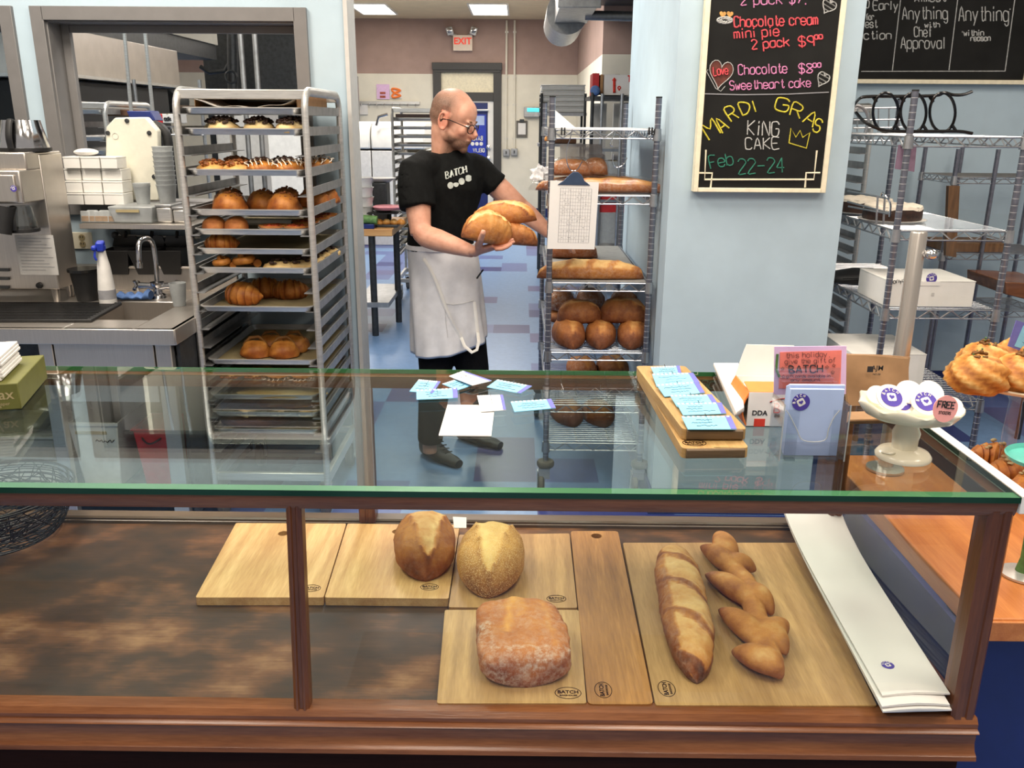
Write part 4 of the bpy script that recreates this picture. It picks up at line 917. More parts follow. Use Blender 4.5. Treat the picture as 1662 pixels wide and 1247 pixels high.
# white pastry boxes stacked on the sill
ZS = wz0+.0065
cols = ((106, 132), (134, 164), (166, 221)); rows = ((328, 309), (309, 289), (289, 269), (268, 249))
for ci, (u0, u1) in enumerate(cols):
    for ri, (v0, v1) in enumerate(rows):
        if ci == 2 and ri == 3: u1 = 192
        else: u1 = cols[ci][1]
        y = 4.0+.012*((ri*7+ci*3) % 3-1); fx0, fx1 = PY(u0+1.5*(3-ri)*-.5+2, 300, y).x, PY(u0+(u1-u0)*(.58 if ci == 2 and ri < 3 else 1.0)+2-(3-ri)*.7, 300, y).x
        hb = .0515; z0 = ZS+ri*.054; lab = f"white pastry box, {('left', 'middle', 'right')[ci]} column, {('bottom', 'second', 'third', 'top')[ri]} of the pile on the window sill"
        t_ = thing('pastry_box', lab, 'box', ((fx0+fx1)/2, y, z0), 'white pastry boxes on the sill'); obj('box_body', MB().box(fx0, fx1, y, y+.10, z0, z0+hb*.86), 'white', t_, bevel=.0015)
        obj('box_lid', MB().box(fx0-.001, fx1+.001, y-.0015, y+.10, z0+hb*.86, z0+hb), 'white', t_, bevel=.001)
one('wrapped_bundle', lump(.05, .04, .018, .1, 10, 3) and MB().ell(PY(140, 249, 4.04)+Vector((0, 0, .006)), .055, .04, .016), 'paper', 'white paper bundle on top of the left pastry boxes', 'paper')
# cup stacks
def cups(lab, u, v0, v1, y, r0, n_):
    c = PY(u, v0, y); H_ = PY(u, v1, y).z-c.z; words_ = ('lowest', 'second from the bottom', 'third from the bottom', 'fourth from the bottom', 'middle', 'fourth from the top', 'third from the top', 'second from the top', 'topmost')
    if n_ == 3: words_ = ('lowest', 'middle', 'topmost')
    for k in range(n_):
        z = c.z+k*(H_-.09)/max(1, n_-1); one('plastic_cup', MB().lathe([(r0*.72, z), (r0*.98, z+.085), (r0*1.03, z+.088), (r0*1.03, z+.091), (r0*.95, z+.09), (r0*.70, z+.002)], (c.x, c.y, 0), 20), 'plastic_frost', 'clear plastic cup, '+words_[k]+' of the '+lab, 'cup', 'stacked clear cups')
cups('tall stack right of the cream machine', 273, 332, 238, 4.02, .045, 9); cups('short stack right of the pastry boxes', 233, 330, 302, 4.0, .038, 3)
# cream machine with octagonal cover
o = thing('dough_sheeter', 'cream coloured machine with an eight sided cover plate and corner screws in the left window', 'machine', PY(215, 330, 4.15))
oc = [(172, 206), (186, 191), (236, 190), (255, 212), (258, 320), (258, 326), (176, 326), (170, 318)]
f_ = [PY(u, v, 4.13) for u, v in oc][::-1]; g = MB().rings([f_, [p+Vector((.0, .05, .0)) for p in f_]]); obj('cover_plate', g, 'machine_cream', o, bevel=.006)
for u, v in ((206, 196), (175, 216), (242, 216), (250, 287)): obj('screw', MB().lathe([(0, 0), (.011, 0), (.009, .006), (0, .007)], PY(u, v, 4.128), 12, Matrix.Rotation(PI/2, 4, 'X')), 'dark_steel', o)
obj('emblem', MB().tube(arc(PY(187, 221, 4.128), .014, 0, 2*PI, 20, lambda a, b_: Vector((a, 0, b_))), .001, 5), 'paper_grey', o)
f_ = [PY(u, v, 4.24) for u, v in ((205, 180), (244, 180), (252, 196), (212, 196))]; g = MB().rings([f_, [p+Vector((0, .1, 0)) for p in f_]]); obj('blue_top', g, 'navy', o, bevel=.004)
g = MB().tube(bez([PY(250, 202, 4.2), PY(264, 210, 4.2), PY(273, 232, 4.2), PY(276, 300, 4.2)], 5), .022, 10); obj('black_guard', g, 'black', o)
# coffee brewer
o = thing('coffee_brewer', 'stainless coffee brewer on steel legs at the left edge of the sink table', 'coffee brewer', (-2.3, 3.7, SZ))
B = lambda u, v: PY(u, v, 3.50)
xr = PY(72, 290, 3.68).x; zt, zm, zbm = PY(72, 246, 3.68).z, B(36, 331).z, PY(90, 470, 3.66).z
obj('head', MB().box(-2.6, xr, 3.50, 3.68, zm, B(30, 277).z), 'steel', o, bevel=.006); obj('head_top', MB().box(-2.6, xr, 3.56, 3.84, B(30, 277).z-.002, zt), 'steel', o, bevel=.006)
obj('head_front', MB().box(-2.6, xr-.02, 3.49, 3.50, zm+.006, B(40, 284).z), 'steel', o, bevel=.004)
obj('body', MB().box(-2.6, xr+.004, 3.66, 3.84, zbm, zt-.01), 'steel', o, bevel=.004)
for xx, yy in ((xr-.03, 3.69), (xr-.03, 3.81), (-2.4, 3.69)): obj('leg', MB().lathe([(0, SZ), (.014, SZ), (.018, zbm), (0, zbm)], (xx, yy, 0), 10), 'steel', o)
obj('thumb_screw', MB().lathe([(0, 0), (.014, 0), (.012, .014), (0, .016)], PY(65, 463, 3.66), 12, Matrix.Rotation(PI/2, 4, 'X')), 'black', o)
a, c = PY(34, 446, 3.658), PY(86, 382, 3.658); nb = obj('instruction_sheet', MB().box(a.x, c.x, 3.656, 3.66, a.z, c.z), 'paper_grey', o)
g = MB()
for i in range(11): z = c.z-.012-i*(c.z-a.z-.02)/11; g.box(a.x+.012, c.x-.012-.02*((i*5) % 3), 3.6548, 3.656, z-.0008, z+.0008)
obj('printed_lines', g, 'ink_grey', nb)
g1, g2 = MB(), MB(); emblem(g1, g2, PY(22, 306, 3.489), (1, 0, 0), (0, 0, 1), .013); em = obj('sticker', g1, 'ink_purple', o); obj('sticker_print', g2, 'paper', em)
for v in (438, 452, 466): obj('slot_louvre', MB().cbox(PY(4, v, 3.655), .06, .012, .012), 'dark_steel', o)
# steel pitcher on the brewer and glass server below
def pitcher(lab, c, r, h, mt, txt):
    t_ = thing('coffee_pitcher', lab, 'pitcher', c, 'coffee pitchers')
    obj('pitcher_body', MB().lathe([(0, 0), (r, 0), (r*1.02, .008), (r*.80, h*.75), (r*.74, h), (r*.70, h), (r*.76, h*.75), (r*.97, .012), (0, .01)], c, 28), mt, t_)
    hx = Vector((.02, -1, 0)).normalized(); obj('handle', MB().tube(bez([c+hx*r*.74+Vector((0, 0, h*.98)), c+hx*(r*.9)+Vector((0, 0, h*.95)), c+hx*(r*1.12)+Vector((0, 0, h*.5)), c+hx*(r*1.08)+Vector((0, 0, h*.12))], 5), (.014, .008), 8), 'black', t_)
    obj('base_band', MB().lathe([(r*.99, .0), (r*1.04, .002), (r*1.04, .014), (r*.99, .016)], c, 28), 'black', t_); return t_
pitcher('polished steel coffee pitcher standing on top of the coffee brewer', Vector((PY(42, 250, 3.70).x, 3.70, zt)), .098, .125, 'chrome', '')
c = Vector((PY(38, 374, 3.57).x, 3.57, PY(38, 376, 3.57).z)); t_ = pitcher('clear coffee server with white lettering hanging under the brewer head', c, .062, .105, 'acrylic_dim', '')
one('brew_funnel', MB().tube([B(6, 335), B(6, 378)+Vector((0, -.02, 0))], [.045, .04], 12), 'black', 'black plastic funnel handle under the brewer head at the left edge', 'funnel')
# ---- under the sink table
zc = .181
c = Vector((PY(157, 762, 3.36).x, 3.40, zc)); o = thing('white_crate', 'white translucent storage tub with paper rolls under the sink table', 'tub', c)
xa, xb = PY(118, 730, 3.3).x, PY(193, 730, 3.3).x; zt_ = PY(150, 687, 3.3).z
xa0, xb0 = xa+.02, xb-.02; g = MB()
ringf = lambda ax, bx, ay, by, z: [Vector((ax, ay, z)), Vector((bx, ay, z)), Vector((bx, by, z)), Vector((ax, by, z))]
g.rings([ringf(xa0, xb0, 3.32, 3.62, zc), ringf(xa-.006, xb+.006, 3.30, 3.64, zt_), ringf(xa+.004, xb-.004, 3.31, 3.63, zt_), ringf(xa0+.006, xb0-.006, 3.33, 3.61, zc+.006)]); obj('tub_body', g, 'plastic_white', o, bevel=.006)
obj('tub_rim', MB().box(xa-.012, xb+.012, 3.292, 3.304, zt_-.012, zt_+.004), 'plastic_white', o, bevel=.003); obj('tape', MB().box(xa+.02, xa+.15, 3.30, 3.305, zt_-.05, zt_-.037), 'parchment', o)
g = MB(); g.tube([(xa+.10+.006*i, 3.3025, zt_-.08+.007*math.sin(i*2.1)*(i % 5 != 2)) for i in range(14)], .002, 4); obj('scribble', g, 'ink', o)
for i, (u, lab) in enumerate(((142, 'left white paper roll standing in the white tub'), (168, 'right white paper roll standing in the white tub'))): one('paper_roll', MB().lathe([(.01, zc+.01), (.035, zc+.01), (.035, zt_+.055), (.01, zt_+.055), (.01, zc+.01)], (PY(u, 690, 3.45).x, 3.42+.03*i, 0), 20), 'paper', lab, 'paper roll', 'paper rolls in the tub')
c = Vector((PY(247, 762, 3.36).x, 3.40, zc)); zt_ = PY(247, 697, 3.34).z; o = thing('red_bucket', 'red plastic bucket under the sink table', 'bucket', c)
g = MB(); xa, xb = PY(219, 700, 3.34).x, PY(276, 700, 3.34).x
g.rings([ringf(xa+.02, xb-.012, 3.34, 3.50, zc), ringf(xa, xb, 3.32, 3.52, zt_), ringf(xa-.008, xb+.008, 3.312, 3.528, zt_), ringf(xa-.008, xb+.008, 3.312, 3.528, zt_+.008), ringf(xa+.006, xb-.006, 3.326, 3.514, zt_+.008), ringf(xa+.026, xb-.018, 3.35, 3.49, zc+.01)]); obj('bucket_body', g, 'red', o, bevel=.006)
obj('bucket_handle', MB().tube(bez([(xa-.008, 3.42, zt_), (xa+.03, 3.33, zt_-.03), ((xa+xb)/2, 3.30, zt_-.05), (xb-.03, 3.33, zt_-.03), (xb+.008, 3.42, zt_)], 5), .004, 6), 'dark_steel', o)
random.seed(3)
g = lump(.14, .14, .11, .35, 18, 5, 28, 18); g.attr = {}; c = Vector((PY(52, 690, 3.45).x, 3.45, .42)); g2 = MB().merge(g, Matrix.Translation(c-Vector((0, 0, 0)))); one('plastic_bag', g2, 'cling', 'crumpled clear plastic bag lying on the tubs at the left', 'bag')
for i, (z0, z1, lab, mt) in enumerate(((zc, .30, 'lower clear food tub of flour under the plastic bag', 'plastic_white'), (.305, .415, 'upper clear food tub under the plastic bag', 'plastic_frost'))):
    t_ = thing('food_tub', lab, 'tub', (PY(30, 740, 3.35).x, 3.45, z0), 'food tubs under the sink'); xb = PY(90, 730, 3.3).x; obj('tub_body', MB().box(xb-.42, xb, 3.3, 3.62, z0, z1-.012), mt, t_, bevel=.01); obj('tub_lid', MB().box(xb-.43, xb+.01, 3.29, 3.63, z1-.012, z1), 'plastic_frost', t_, bevel=.003)
g = lump(.09, .07, .06, .35, 18, 9, 24, 14); g.attr = {}; o_ = one('clear_wrap', MB().merge(g, Matrix.Translation(PY(22, 585, 3.1)-Vector((0, 0, .05)))), 'cling', 'crumpled clear wrap behind the white napkins at the left', 'wrap')
bpy.data.objects.remove(o_)
# ================================================================== DISPLAY CASE
CX0, CX1, CY0, CY1, CZ, DZ = -1.64, .85, 1.338, 2.075, 1.07, .60
case = thing('display_case', 'long dark wood display case with a green edged glass top', 'display case', ((CX0+CX1)/2, (CY0+CY1)/2, 0))
GT = .011
g = MB(); g.add([(CX0, CY0-.006, CZ), (CX1, CY0-.006, CZ), (CX1, CY1, CZ), (CX0, CY1, CZ)], [(0, 1, 2, 3)]); g.add([(CX0, CY0-.006, CZ-GT), (CX1, CY0-.006, CZ-GT), (CX1, CY1, CZ-GT), (CX0, CY1, CZ-GT)], [(3, 2, 1, 0)])
gt = obj('glass_top', g, 'glass_top', case, smooth=0)
g = MB(); y0 = CY0-.006
g.add([(CX1, y0, CZ-GT), (CX1, CY1, CZ-GT), (CX1, CY1, CZ), (CX1, y0, CZ)], [(0, 1, 2, 3)]); g.box(CX0, CX1, y0-.0005, y0, CZ-GT, CZ-.0005)
g.mat(1); g.box(CX0, CX1, y0+.001, y0+.026, CZ-.004, CZ-.0025)  # opaque green strip paints in the front edge as refracted through the top
g2 = MB().box(CX0, CX1, CY1-.0005, CY1+.0005, CZ-GT, CZ); obj('rear_glass_edge', g2, 'back_edge', gt)
obj('glass_edge', g, ['glass_edge', 'painted_edge_refraction'], gt, smooth=0)
# rails and posts
def moulded(x0, x1, prof, name='rail', mt='case_wood'):
    g = MB().rings([[Vector((x, y, z)) for y, z in prof] for x in (x0, x1)]); return obj(name, g, mt, case, smooth=35)
zt = CZ-GT
moulded(CX0, CX1, [(CY0+.03, zt), (CY0, zt), (CY0-.001, zt-.006), (CY0+.002, zt-.022), (CY0+.006, zt-.029), (CY0+.03, zt-.029)], 'top_rail')
moulded(CX0, CX1, [(CY1, zt), (CY1-.03, zt), (CY1-.03, zt-.03), (CY1, zt-.03)], 'top_rail')
# lower front moulding (bevel, groove, bead, cove, lip)
zb = .622
moulded(CX0, CX1+.004, [(CY0+.04, zb-.004), (CY0+.024, zb-.002), (CY0+.004, zb), (CY0-.004, zb-.010), (CY0-.004, zb-.020), (CY0-.010, zb-.022), (CY0-.013, zb-.025), (CY0-.010, zb-.028), (CY0-.004, zb-.030), (CY0-.003, zb-.052), (CY0-.008, zb-.066), (CY0-.016, zb-.072), (CY0-.018, zb-.080), (CY0+.04, zb-.084)], 'bottom_rail')
YR = 2.145; zr_ = PY(700, 834, YR+.04).z
moulded(CX0, CX1, [(YR+.04, zr_), (YR+.004, zr_), (YR, zr_-.004), (YR, zr_-.012), (YR+.006, zr_-.014), (YR+.006, DZ+.012), (YR-.004, DZ+.008), (YR-.006, DZ-.02), (YR+.04, DZ-.02)], 'back_rail', 'rail_grey')
# corner posts, mullion
def post(x0, x1, y0, y1, xb0=None, xb1=None, zb_=DZ-.02):
    xb0 = x0 if xb0 is None else xb0; xb1 = x1 if xb1 is None else xb1
    g = MB(); z0, z1 = zb_, zt-.02
    def sec(a, b, z): c = (a+b)/2; return [Vector((a, y0+.006, z)), Vector((a+.006, y0, z)), Vector((c-.005, y0, z)), Vector((c-.003, y0+.003, z)), Vector((c+.003, y0+.003, z)), Vector((c+.005, y0, z)), Vector((b-.006, y0, z)), Vector((b, y0+.006, z)), Vector((b, y1, z)), Vector((a, y1, z))]
    g.rings([sec(xb0, xb1, z0), sec(x0, x1, z1)]); return obj('post', g, 'case_wood_post', case, smooth=30)
post(CX1-.044, CX1, CY0+.001, CY0+.045); post(CX0, CX0+.044, CY0+.001, CY0+.045)
m0, m1, m2, m3 = PY(461.5, 818, CY0).x, PY(487, 818, CY0).x, PY(474.5, 1155, CY0).x, PY(500, 1155, CY0).x
post(m0, m1, CY0+.002, CY0+.03, m2, m3)
post(PY(577, 740, 2.13).x, PY(604, 740, 2.13).x, 2.13, 2.18, zb_=zr_-.004); post(CX1-.036, CX1, CY1-.03, CY1+.095); post(CX0, CX0+.036, CY1-.03, CY1+.095)
g = MB().box(CX1-.03, CX1-.002, CY0+.04, CY1, zt-.03, zt).box(CX1-.035, CX1-.002, CY0+.04, YR, DZ-.05, DZ+.022); obj('end_rail', g, 'case_wood_side', case, bevel=.002)
obj('edge_strip', MB().box(CX1+.0005, CX1+.021, CY0-.006, CY1, zt-.02, CZ+.002), 'white', case, bevel=.001)
obj('deck', MB().box(CX0, CX1-.01, CY0+.01, YR, DZ-.02, DZ), 'deck_wood', case)
obj('cabinet_base', MB().box(CX0, CX1-.012, CY0+.012, YR+.03, .0, zb-.08), 'case_base', case)
obj('end_panel', MB().box(CX1-.012, CX1-.004, CY0+.012, CY1, .0, DZ-.04), 'navy', case)
for xa, xb in ((CX0+.04, (m0+m2)/2+.006), ((m1+m3)/2-.006, CX1-.04)):
    g = MB().add([(xa, CY0+.02, DZ), (xb, CY0+.02, DZ), (xb, CY0+.02, zt-.02), (xa, CY0+.02, zt-.02)], [(0, 1, 2, 3)]); obj('front_pane', g, 'glass_pane', case, smooth=0)
g = MB().add([(CX1-.014, CY0+.04, DZ), (CX1-.014, CY1-.03, DZ), (CX1-.014, CY1-.03, zt-.02), (CX1-.014, CY0+.04, zt-.02)], [(0, 1, 2, 3)]); obj('end_pane', g, 'glass_pane', case, smooth=0)
g = MB()
for u, v in ((528, 806), (1264, 1192), (1566, 1195)): p = PY(u, v, CY0-.004); g.ell(p, .0025, .001, .0025, 8, 5)
# ------------------------------------------------------------------ boards on the deck
BZ = .622
def stamp(o, u, v, z, ru, rot=0, txt='BATCH', sq=.62):
    c = PZ(u, v, z+.0004); x = Vector((math.cos(rot), math.sin(rot), 0)); y = Vector((-math.sin(rot), math.cos(rot), 0)); r = ru
    g = MB().tube([c+x*(r*math.cos(a))+y*(r*sq*1.1*math.sin(a)) for a in [2*PI*i/32 for i in range(32)]], .0007, 4, loop=True)
    m4 = plane_m(c, x, y); g.merge(font_mesh('BATCH', r*.50, .0003, .0002), m4 @ Matrix.Translation((0, r*.1, 0))); g.merge(font_mesh('BAKEHOUSE', r*.24, .0001, .0002), m4 @ Matrix.Translation((0, -r*.3, 0)))
    obj('burnt_stamp', g, 'case_base', o)
def hole_ring(c, r): return [(c.x+r*math.cos(2*PI*i/20), c.y+r*math.sin(2*PI*i/20)) for i in range(20)]
def board(lab, pts, mt, hole=None, st=None, z=BZ, t=.021, rnd=.006, grp='cutting boards in the case', name='bread_board', endm=None):
    q = [PZ(u, v, z) for u, v in pts]; c = sum((p for p in q), Vector())/len(q); c.z = z-t
    o = thing(name, lab, 'cutting board', c, grp); out = []
    for i in range(4):                                            # rounded corners
        p = q[i]; a = (q[i-1]-p).normalized(); b_ = (q[(i+1) % 4]-p).normalized()
        for k in range(5): s_ = k/4; out.append((p+a*rnd*(1-s_)**2+b_*rnd*s_**2)[:2])
    g = MB().prism(out, z-t, z, [hole_ring(PZ(*hole, z), .014)] if hole else ()); obj('plank', g, mt, o, smooth=30, bevel=.0025)
    if st: stamp(o, st[0], st[1], z, st[2], st[3] if len(st) > 3 else 0)
    return o
board('leftmost pale bread board, lying empty behind the wooden mullion', ((317, 970), (525, 970), (562, 850), (383, 849)), 'board_pale', (460, 866), (505, 955, .022))
board('pale bread board under the dark crusty round loaf', ((527, 970), (728, 972), (746, 852), (564, 850)), 'board_pale', (645, 863), (697, 953, .021))
board('tan bread board under the seeded loaf', ((728, 986), (937, 987), (924, 866), (745, 868)), 'board_tan', None, (903, 972, .022))
board('square bread board under the floury ciabatta', ((709, 1142), (952, 1142), (939, 990), (722, 990)), 'board_ash', None, (922, 1125, .025))
board('narrow reddish bread board with a hanging hole, lying empty', ((954, 1143), (1061, 1143), (1003, 862), (926, 862)), 'board_olive', (968, 870), (979, 1120, .024, PI/2), rnd=.012)
board('large pale bread board under the baguette and the wheat stalk loaf', ((1064, 1145), (1424, 1146), (1294, 881), (1011, 881)), 'board_ash', None, (1082, 1118, .024, PI/2))
# ------------------------------------------------------------------ loaves in the case
def loaf_at(name, mb, mt, lab, u, v, rz, z=BZ, cat='loaf', grp='loaves in the display case', extra=()):
    p = PZ(u, v, z); o = thing(name, lab, cat, (p.x, p.y, z), grp); m4 = Matrix.Translation((p.x, p.y, z)) @ Matrix.Rotation(rz, 4, 'Z')
    obj('crust', MB().merge(mb, m4), mt, o, smooth=70)
    for nm, e, m2 in extra: obj(nm, MB().merge(e, m4), m2, o, smooth=60)
    return o
def score_v(cx, half, lip, dark_lip):
    """one opened cut: paler raised flap of crust bounded by a lip that tapers to the near end"""
    def f(t, a, xn, sa):
        if sa <= 0: return 0, 0
        wd = half*(.45+.75*max(0, min(1, (t+.75)/1.2)))*(1 if t > -.78 else max(0, (t+.95)/.17)); d = abs(xn-cx)-wd
        if d < 0: k = min(1, -d*9); q = noise.noise(Vector((xn*5, t*7, cx*9))); return (.10+.30*math.exp(-((wd-(xn-cx))/.22)**2)+.12*q)*k+.04, -.05*k+.03+.02*q
        if d < .14: return dark_lip*(1-d/.14), .075*(1-d/.14)
        return -.02, 0
    return f
sv_ = score_v(-.04, .46, 1, -.22)
def seed_score(t, a, xn, sa):
    s_, b_ = sv_(t, a, -xn, sa); return s_, b_
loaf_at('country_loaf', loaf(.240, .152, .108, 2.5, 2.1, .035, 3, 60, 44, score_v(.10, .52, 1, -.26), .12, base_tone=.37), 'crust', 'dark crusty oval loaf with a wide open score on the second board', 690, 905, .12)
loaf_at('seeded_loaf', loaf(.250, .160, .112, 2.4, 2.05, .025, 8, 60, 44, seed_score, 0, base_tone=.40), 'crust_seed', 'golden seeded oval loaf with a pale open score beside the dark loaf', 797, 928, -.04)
def ciab_ridge(t, a):
    x = math.cos(a); return .05*math.exp(-((x+.25-.2*t)/.06)**2)*(t > -.1)+.06*math.exp(-((x-.08+.05*t)/.05)**2)*(t > .15)+.03*math.sin(5*x+3*t)
def ciab_score(t, a, xn, sa):
    k = .35*math.exp(-((xn+.32-.25*t)/.09)**2)*(t > -.2)+.45*math.exp(-((xn-.06)/.06)**2)*(t > .2)+.15*math.exp(-((xn-.62)/.08)**2); return k*(sa > .2), 0
def ciab_flour(mb):
    mb.attr['flour'] = [f*(2.2 if (p.y < -.075 or (p.x < -.06 and p.y < .02)) else .8) for p, f in zip(mb.v, mb.attr['flour'])]; return mb
loaf_at('ciabatta', ciab_flour(loaf(.238, .184, .070, 5.5, 2.8, .06, 12, 64, 60, ciab_score, .42, ciab_ridge, .40, zexp=.42)), 'crust_red', 'flat square ciabatta dusted with flour on the square board', 846, 1058, .12)
def bag_ridge(t, a):
    ph = (t*2.05+.12*math.cos(a)) % 1; x = math.cos(a); return (.10*math.exp(-((ph-.08)/.09)**2))*(x > -.75)
def bag_score(t, a, xn, sa):
    ph = (t*2.05+.35*xn) % 1; k = .30*(ph > .16)*(ph < .92)*(sa > .25)*(xn > -.55); return k-.14*(ph < .12)*(sa > .3)-.05, 0
ba_, bb_ = PZ(1131, 1088, BZ+.025), PZ(1091, 884, BZ+.035); bc = (ba_+bb_)/2; bd_ = bb_-ba_
o = thing('baguette', 'short thick scored baguette on the large pale board', 'baguette', (bc.x, bc.y, BZ), 'loaves in the display case')
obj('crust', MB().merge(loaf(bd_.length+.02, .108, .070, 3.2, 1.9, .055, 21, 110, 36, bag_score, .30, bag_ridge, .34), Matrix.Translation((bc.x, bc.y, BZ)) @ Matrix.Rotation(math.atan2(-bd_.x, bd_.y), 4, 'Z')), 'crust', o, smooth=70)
# wheat stalk loaf: leaf shaped pieces fused along a stem
CO = lambda a, b_: (900+a*.2807, 830+b_*.2807)
g = MB()
def leaf(tip, base, w, h=.050, back=.35):
    a = PZ(*CO(*tip), BZ+.012); b_ = PZ(*CO(*base), BZ+.02); d = b_-a; n = 14; pts = []; rr = []
    for i in range(n+1):
        t = i/n; pts.append(a+d*(t*(1+back))+Vector((0, 0, .012*math.sin(PI*min(1, t)))))
        rr.append((max(.002, w/2*math.sin(PI*min(1, (t*.86+.02)))**.75), max(.002, h/2*math.sin(PI*min(1, (t*.86+.02)))**.75)))
    g.tube(pts, rr, 16, upv=Vector((0, 0, 1)))
for a, b_, w in (((945, 128), (1000, 260), .062), ((845, 205), (1010, 330), .056), ((1165, 345), (1030, 318), .062), ((872, 366), (1085, 500), .058), ((1262, 600), (1130, 480), .066), ((952, 568), (1160, 740), .062), ((1338, 640), (1215, 760), .062), ((1345, 830), (1230, 730), .062), ((1024, 812), (1230, 900), .062), ((1318, 970), (1190, 860), .062)): leaf(a, b_, w)
stem = [PZ(*CO(*p), BZ+.022) for p in ((990, 180), (1020, 320), (1110, 420), (1140, 520), (1180, 650), (1215, 760), (1260, 880))]
g.tube(bez(stem, 5), .024, 12)
zmin = min(p.z for p in g.v); o = thing('wheat_stalk_loaf', 'wheat stalk shaped loaf of pointed leaves beside the baguette', 'loaf', (stem[3].x, stem[3].y, BZ), 'loaves in the display case')
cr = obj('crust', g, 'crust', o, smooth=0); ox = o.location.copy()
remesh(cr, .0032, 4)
spine = bez(stem, 4)
for v_ in cr.data.vertices: v_.co.z = max(0, v_.co.z)
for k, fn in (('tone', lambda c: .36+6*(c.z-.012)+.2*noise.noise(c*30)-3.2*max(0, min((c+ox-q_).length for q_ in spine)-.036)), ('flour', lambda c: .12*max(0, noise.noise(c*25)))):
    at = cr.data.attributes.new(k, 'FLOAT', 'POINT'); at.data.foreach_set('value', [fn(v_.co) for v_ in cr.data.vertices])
# ------------------------------------------------------------------ paper bags, paper scrap, wire baskets
TX_ = ((1270, 843), (1362, 849), (1542, 1152), (1432, 1155))
for i in range(7):
    z = BZ+.004+i*.0062; sh = (i*37 % 5-2)*.8
    A, B_, C_, D_ = (PZ(u+sh*(1 if k < 2 else .6)+(6-i)*.5, v+(0 if k < 2 else (6-i)*-0+ (-26 if i == 6 else (-8 if i == 5 else 0))), z) for k, (u, v) in enumerate(TX_))
    top = []; n, m_ = 4, 26
    for r_ in range(m_+1):
        t = r_/m_; row = []
        for c_ in range(n+1):
            s_ = c_/n; p = A.lerp(B_, s_).lerp(D_.lerp(C_, s_), t); p.z += .0035*math.sin(PI*s_)+(.03 if i > 3 else .022)*(1-t)**6+.002*math.sin(t*9+i)*math.sin(PI*s_); row.append(p)
        top.append(row)
    g = MB(); g.rings([row+[p-Vector((0, 0, .0045 if 0 < k < n else .003)) for k, p in list(enumerate(row))[::-1]] for row in top])
    lab = 'white paper baguette bag, '+('lowest of the stack in the case', 'second from the bottom of the stack in the case', 'third from the bottom of the stack in the case', 'middle one of the stack in the case', 'third from the top of the stack in the case', 'second from the top of the stack in the case', 'topmost of the stack with a small purple emblem')[i]
    o = thing('paper_bag', lab, 'paper bag', (A+C_)/2-Vector((0, 0, .006)), 'white paper bags in the case'); obj('bag', g, 'paper', o, smooth=50)
    if i == 6:
        c = PZ(1441, 1080, z+.0045); x = (C_-D_).normalized(); y = (A-D_).normalized(); g1, g2 = MB(), MB(); emblem(g1, g2, c, x, y, .012); e1 = obj('printed_emblem', g1, 'ink_purple', o); obj('emblem_print', g2, 'paper', e1)
a = [PZ(737, 857, .668), PZ(757, 857, .668), PZ(757, 840, .672), PZ(735, 839, .672)]
one('paper_scrap', MB().slab(a, .002), 'paper', 'small white paper scrap on the rear rail behind the two oval loaves', 'paper')
def wire_basket(lab, c, r0, r1, h, seed, tilt):
    random.seed(seed); o = thing('wire_basket', lab, 'wire basket', c, 'black wire baskets'); R_ = Euler(tilt).to_matrix(); T = lambda p: R_ @ Vector(p)+Vector(c)
    def pt(t, a): rr_ = r0+(r1-r0)*t**.6; return T((rr_*math.cos(a), rr_*math.sin(a), h*t**1.3))
    g = MB()
    for k in range(12): g.tube([pt(k/11, 2*PI*i/40) for i in range(40)], .0018 if k < 11 else .003, 5, loop=True)
    obj('ring_wires', g, 'wire_black', o); g = MB()
    for _ in range(60):
        a = random.uniform(0, 2*PI); b_ = a+random.uniform(-1.3, 1.3); t0, t1 = random.uniform(0, .4), random.uniform(.6, 1); g.tube([pt(t0+(t1-t0)*i/10, a+(b_-a)*i/10) for i in range(11)], .0014, 5)
    for _ in range(26):
        a = random.uniform(0, 2*PI); b_ = a+random.uniform(1, 3.5); g.tube([T((r0*math.cos(a)*(1-i/6)+r0*math.cos(b_)*i/6, r0*math.sin(a)*(1-i/6)+r0*math.sin(b_)*i/6, .002)) for i in range(7)], .0014, 5)
    obj('woven_wires', g, 'wire_black', o)
c = PZ(-6, 868, DZ); wire_basket('black woven wire basket, outer one of the nested pair at the left', (c.x, c.y, DZ+.003), .14, .205, .125, 5, (0, 0, 0)); wire_basket('black woven wire basket, inner one of the nested pair at the left', (c.x+.005, c.y+.005, DZ+.03), .125, .19, .10, 8, (.03, -.04, .4))
# ================================================================== ON THE GLASS TOP
ZG = CZ+.0008
# two long boards with price cards
def plank(lab, pts, z, t): 
    q = [PZ(u, v, z) for u, v in pts]; o = thing('serving_board', lab, 'serving board', ((q[0].x+q[2].x)/2, (q[0].y+q[2].y)/2, z-t), 'wooden boards on the glass top')
    out = []
    for i in range(4):
        p = q[i]; a = (q[i-1]-p).normalized(); b_ = (q[(i+1) % 4]-p).normalized()
        for k in range(5): s_ = k/4; out.append((p+a*.012*(1-s_)**2+b_*.012*s_**2)[:2])
    obj('plank', MB().prism(out, z-t, z), 'board_tags', o, smooth=30, bevel=.004)
    # dark end grain of the near edge
    e0, e1 = q[0], q[1]; d = (e1-e0).normalized(); nrm = Vector((d.y, -d.x, 0)); g = MB(); a, b_ = e0+d*.008, e1-d*.008
    prof = [(.0, -.001), (.004, -.003), (.0045, -t*.5), (.004, -t+.003), (0, -t+.001), (-.004, -t+.001), (-.004, -.001)]
    g.rings([[p+nrm*(s_+.0005)+Vector((0, 0, h)) for s_, h in prof] for p in (a, b_)]); obj('end_grain', g, 'board_end', o, bevel=.001); return o
pl1 = plank('lower wooden serving board on the glass top, sticking out underneath', ((1107, 728), (1216, 727), (1116, 601), (1034, 602)), ZG+.021, .0205)
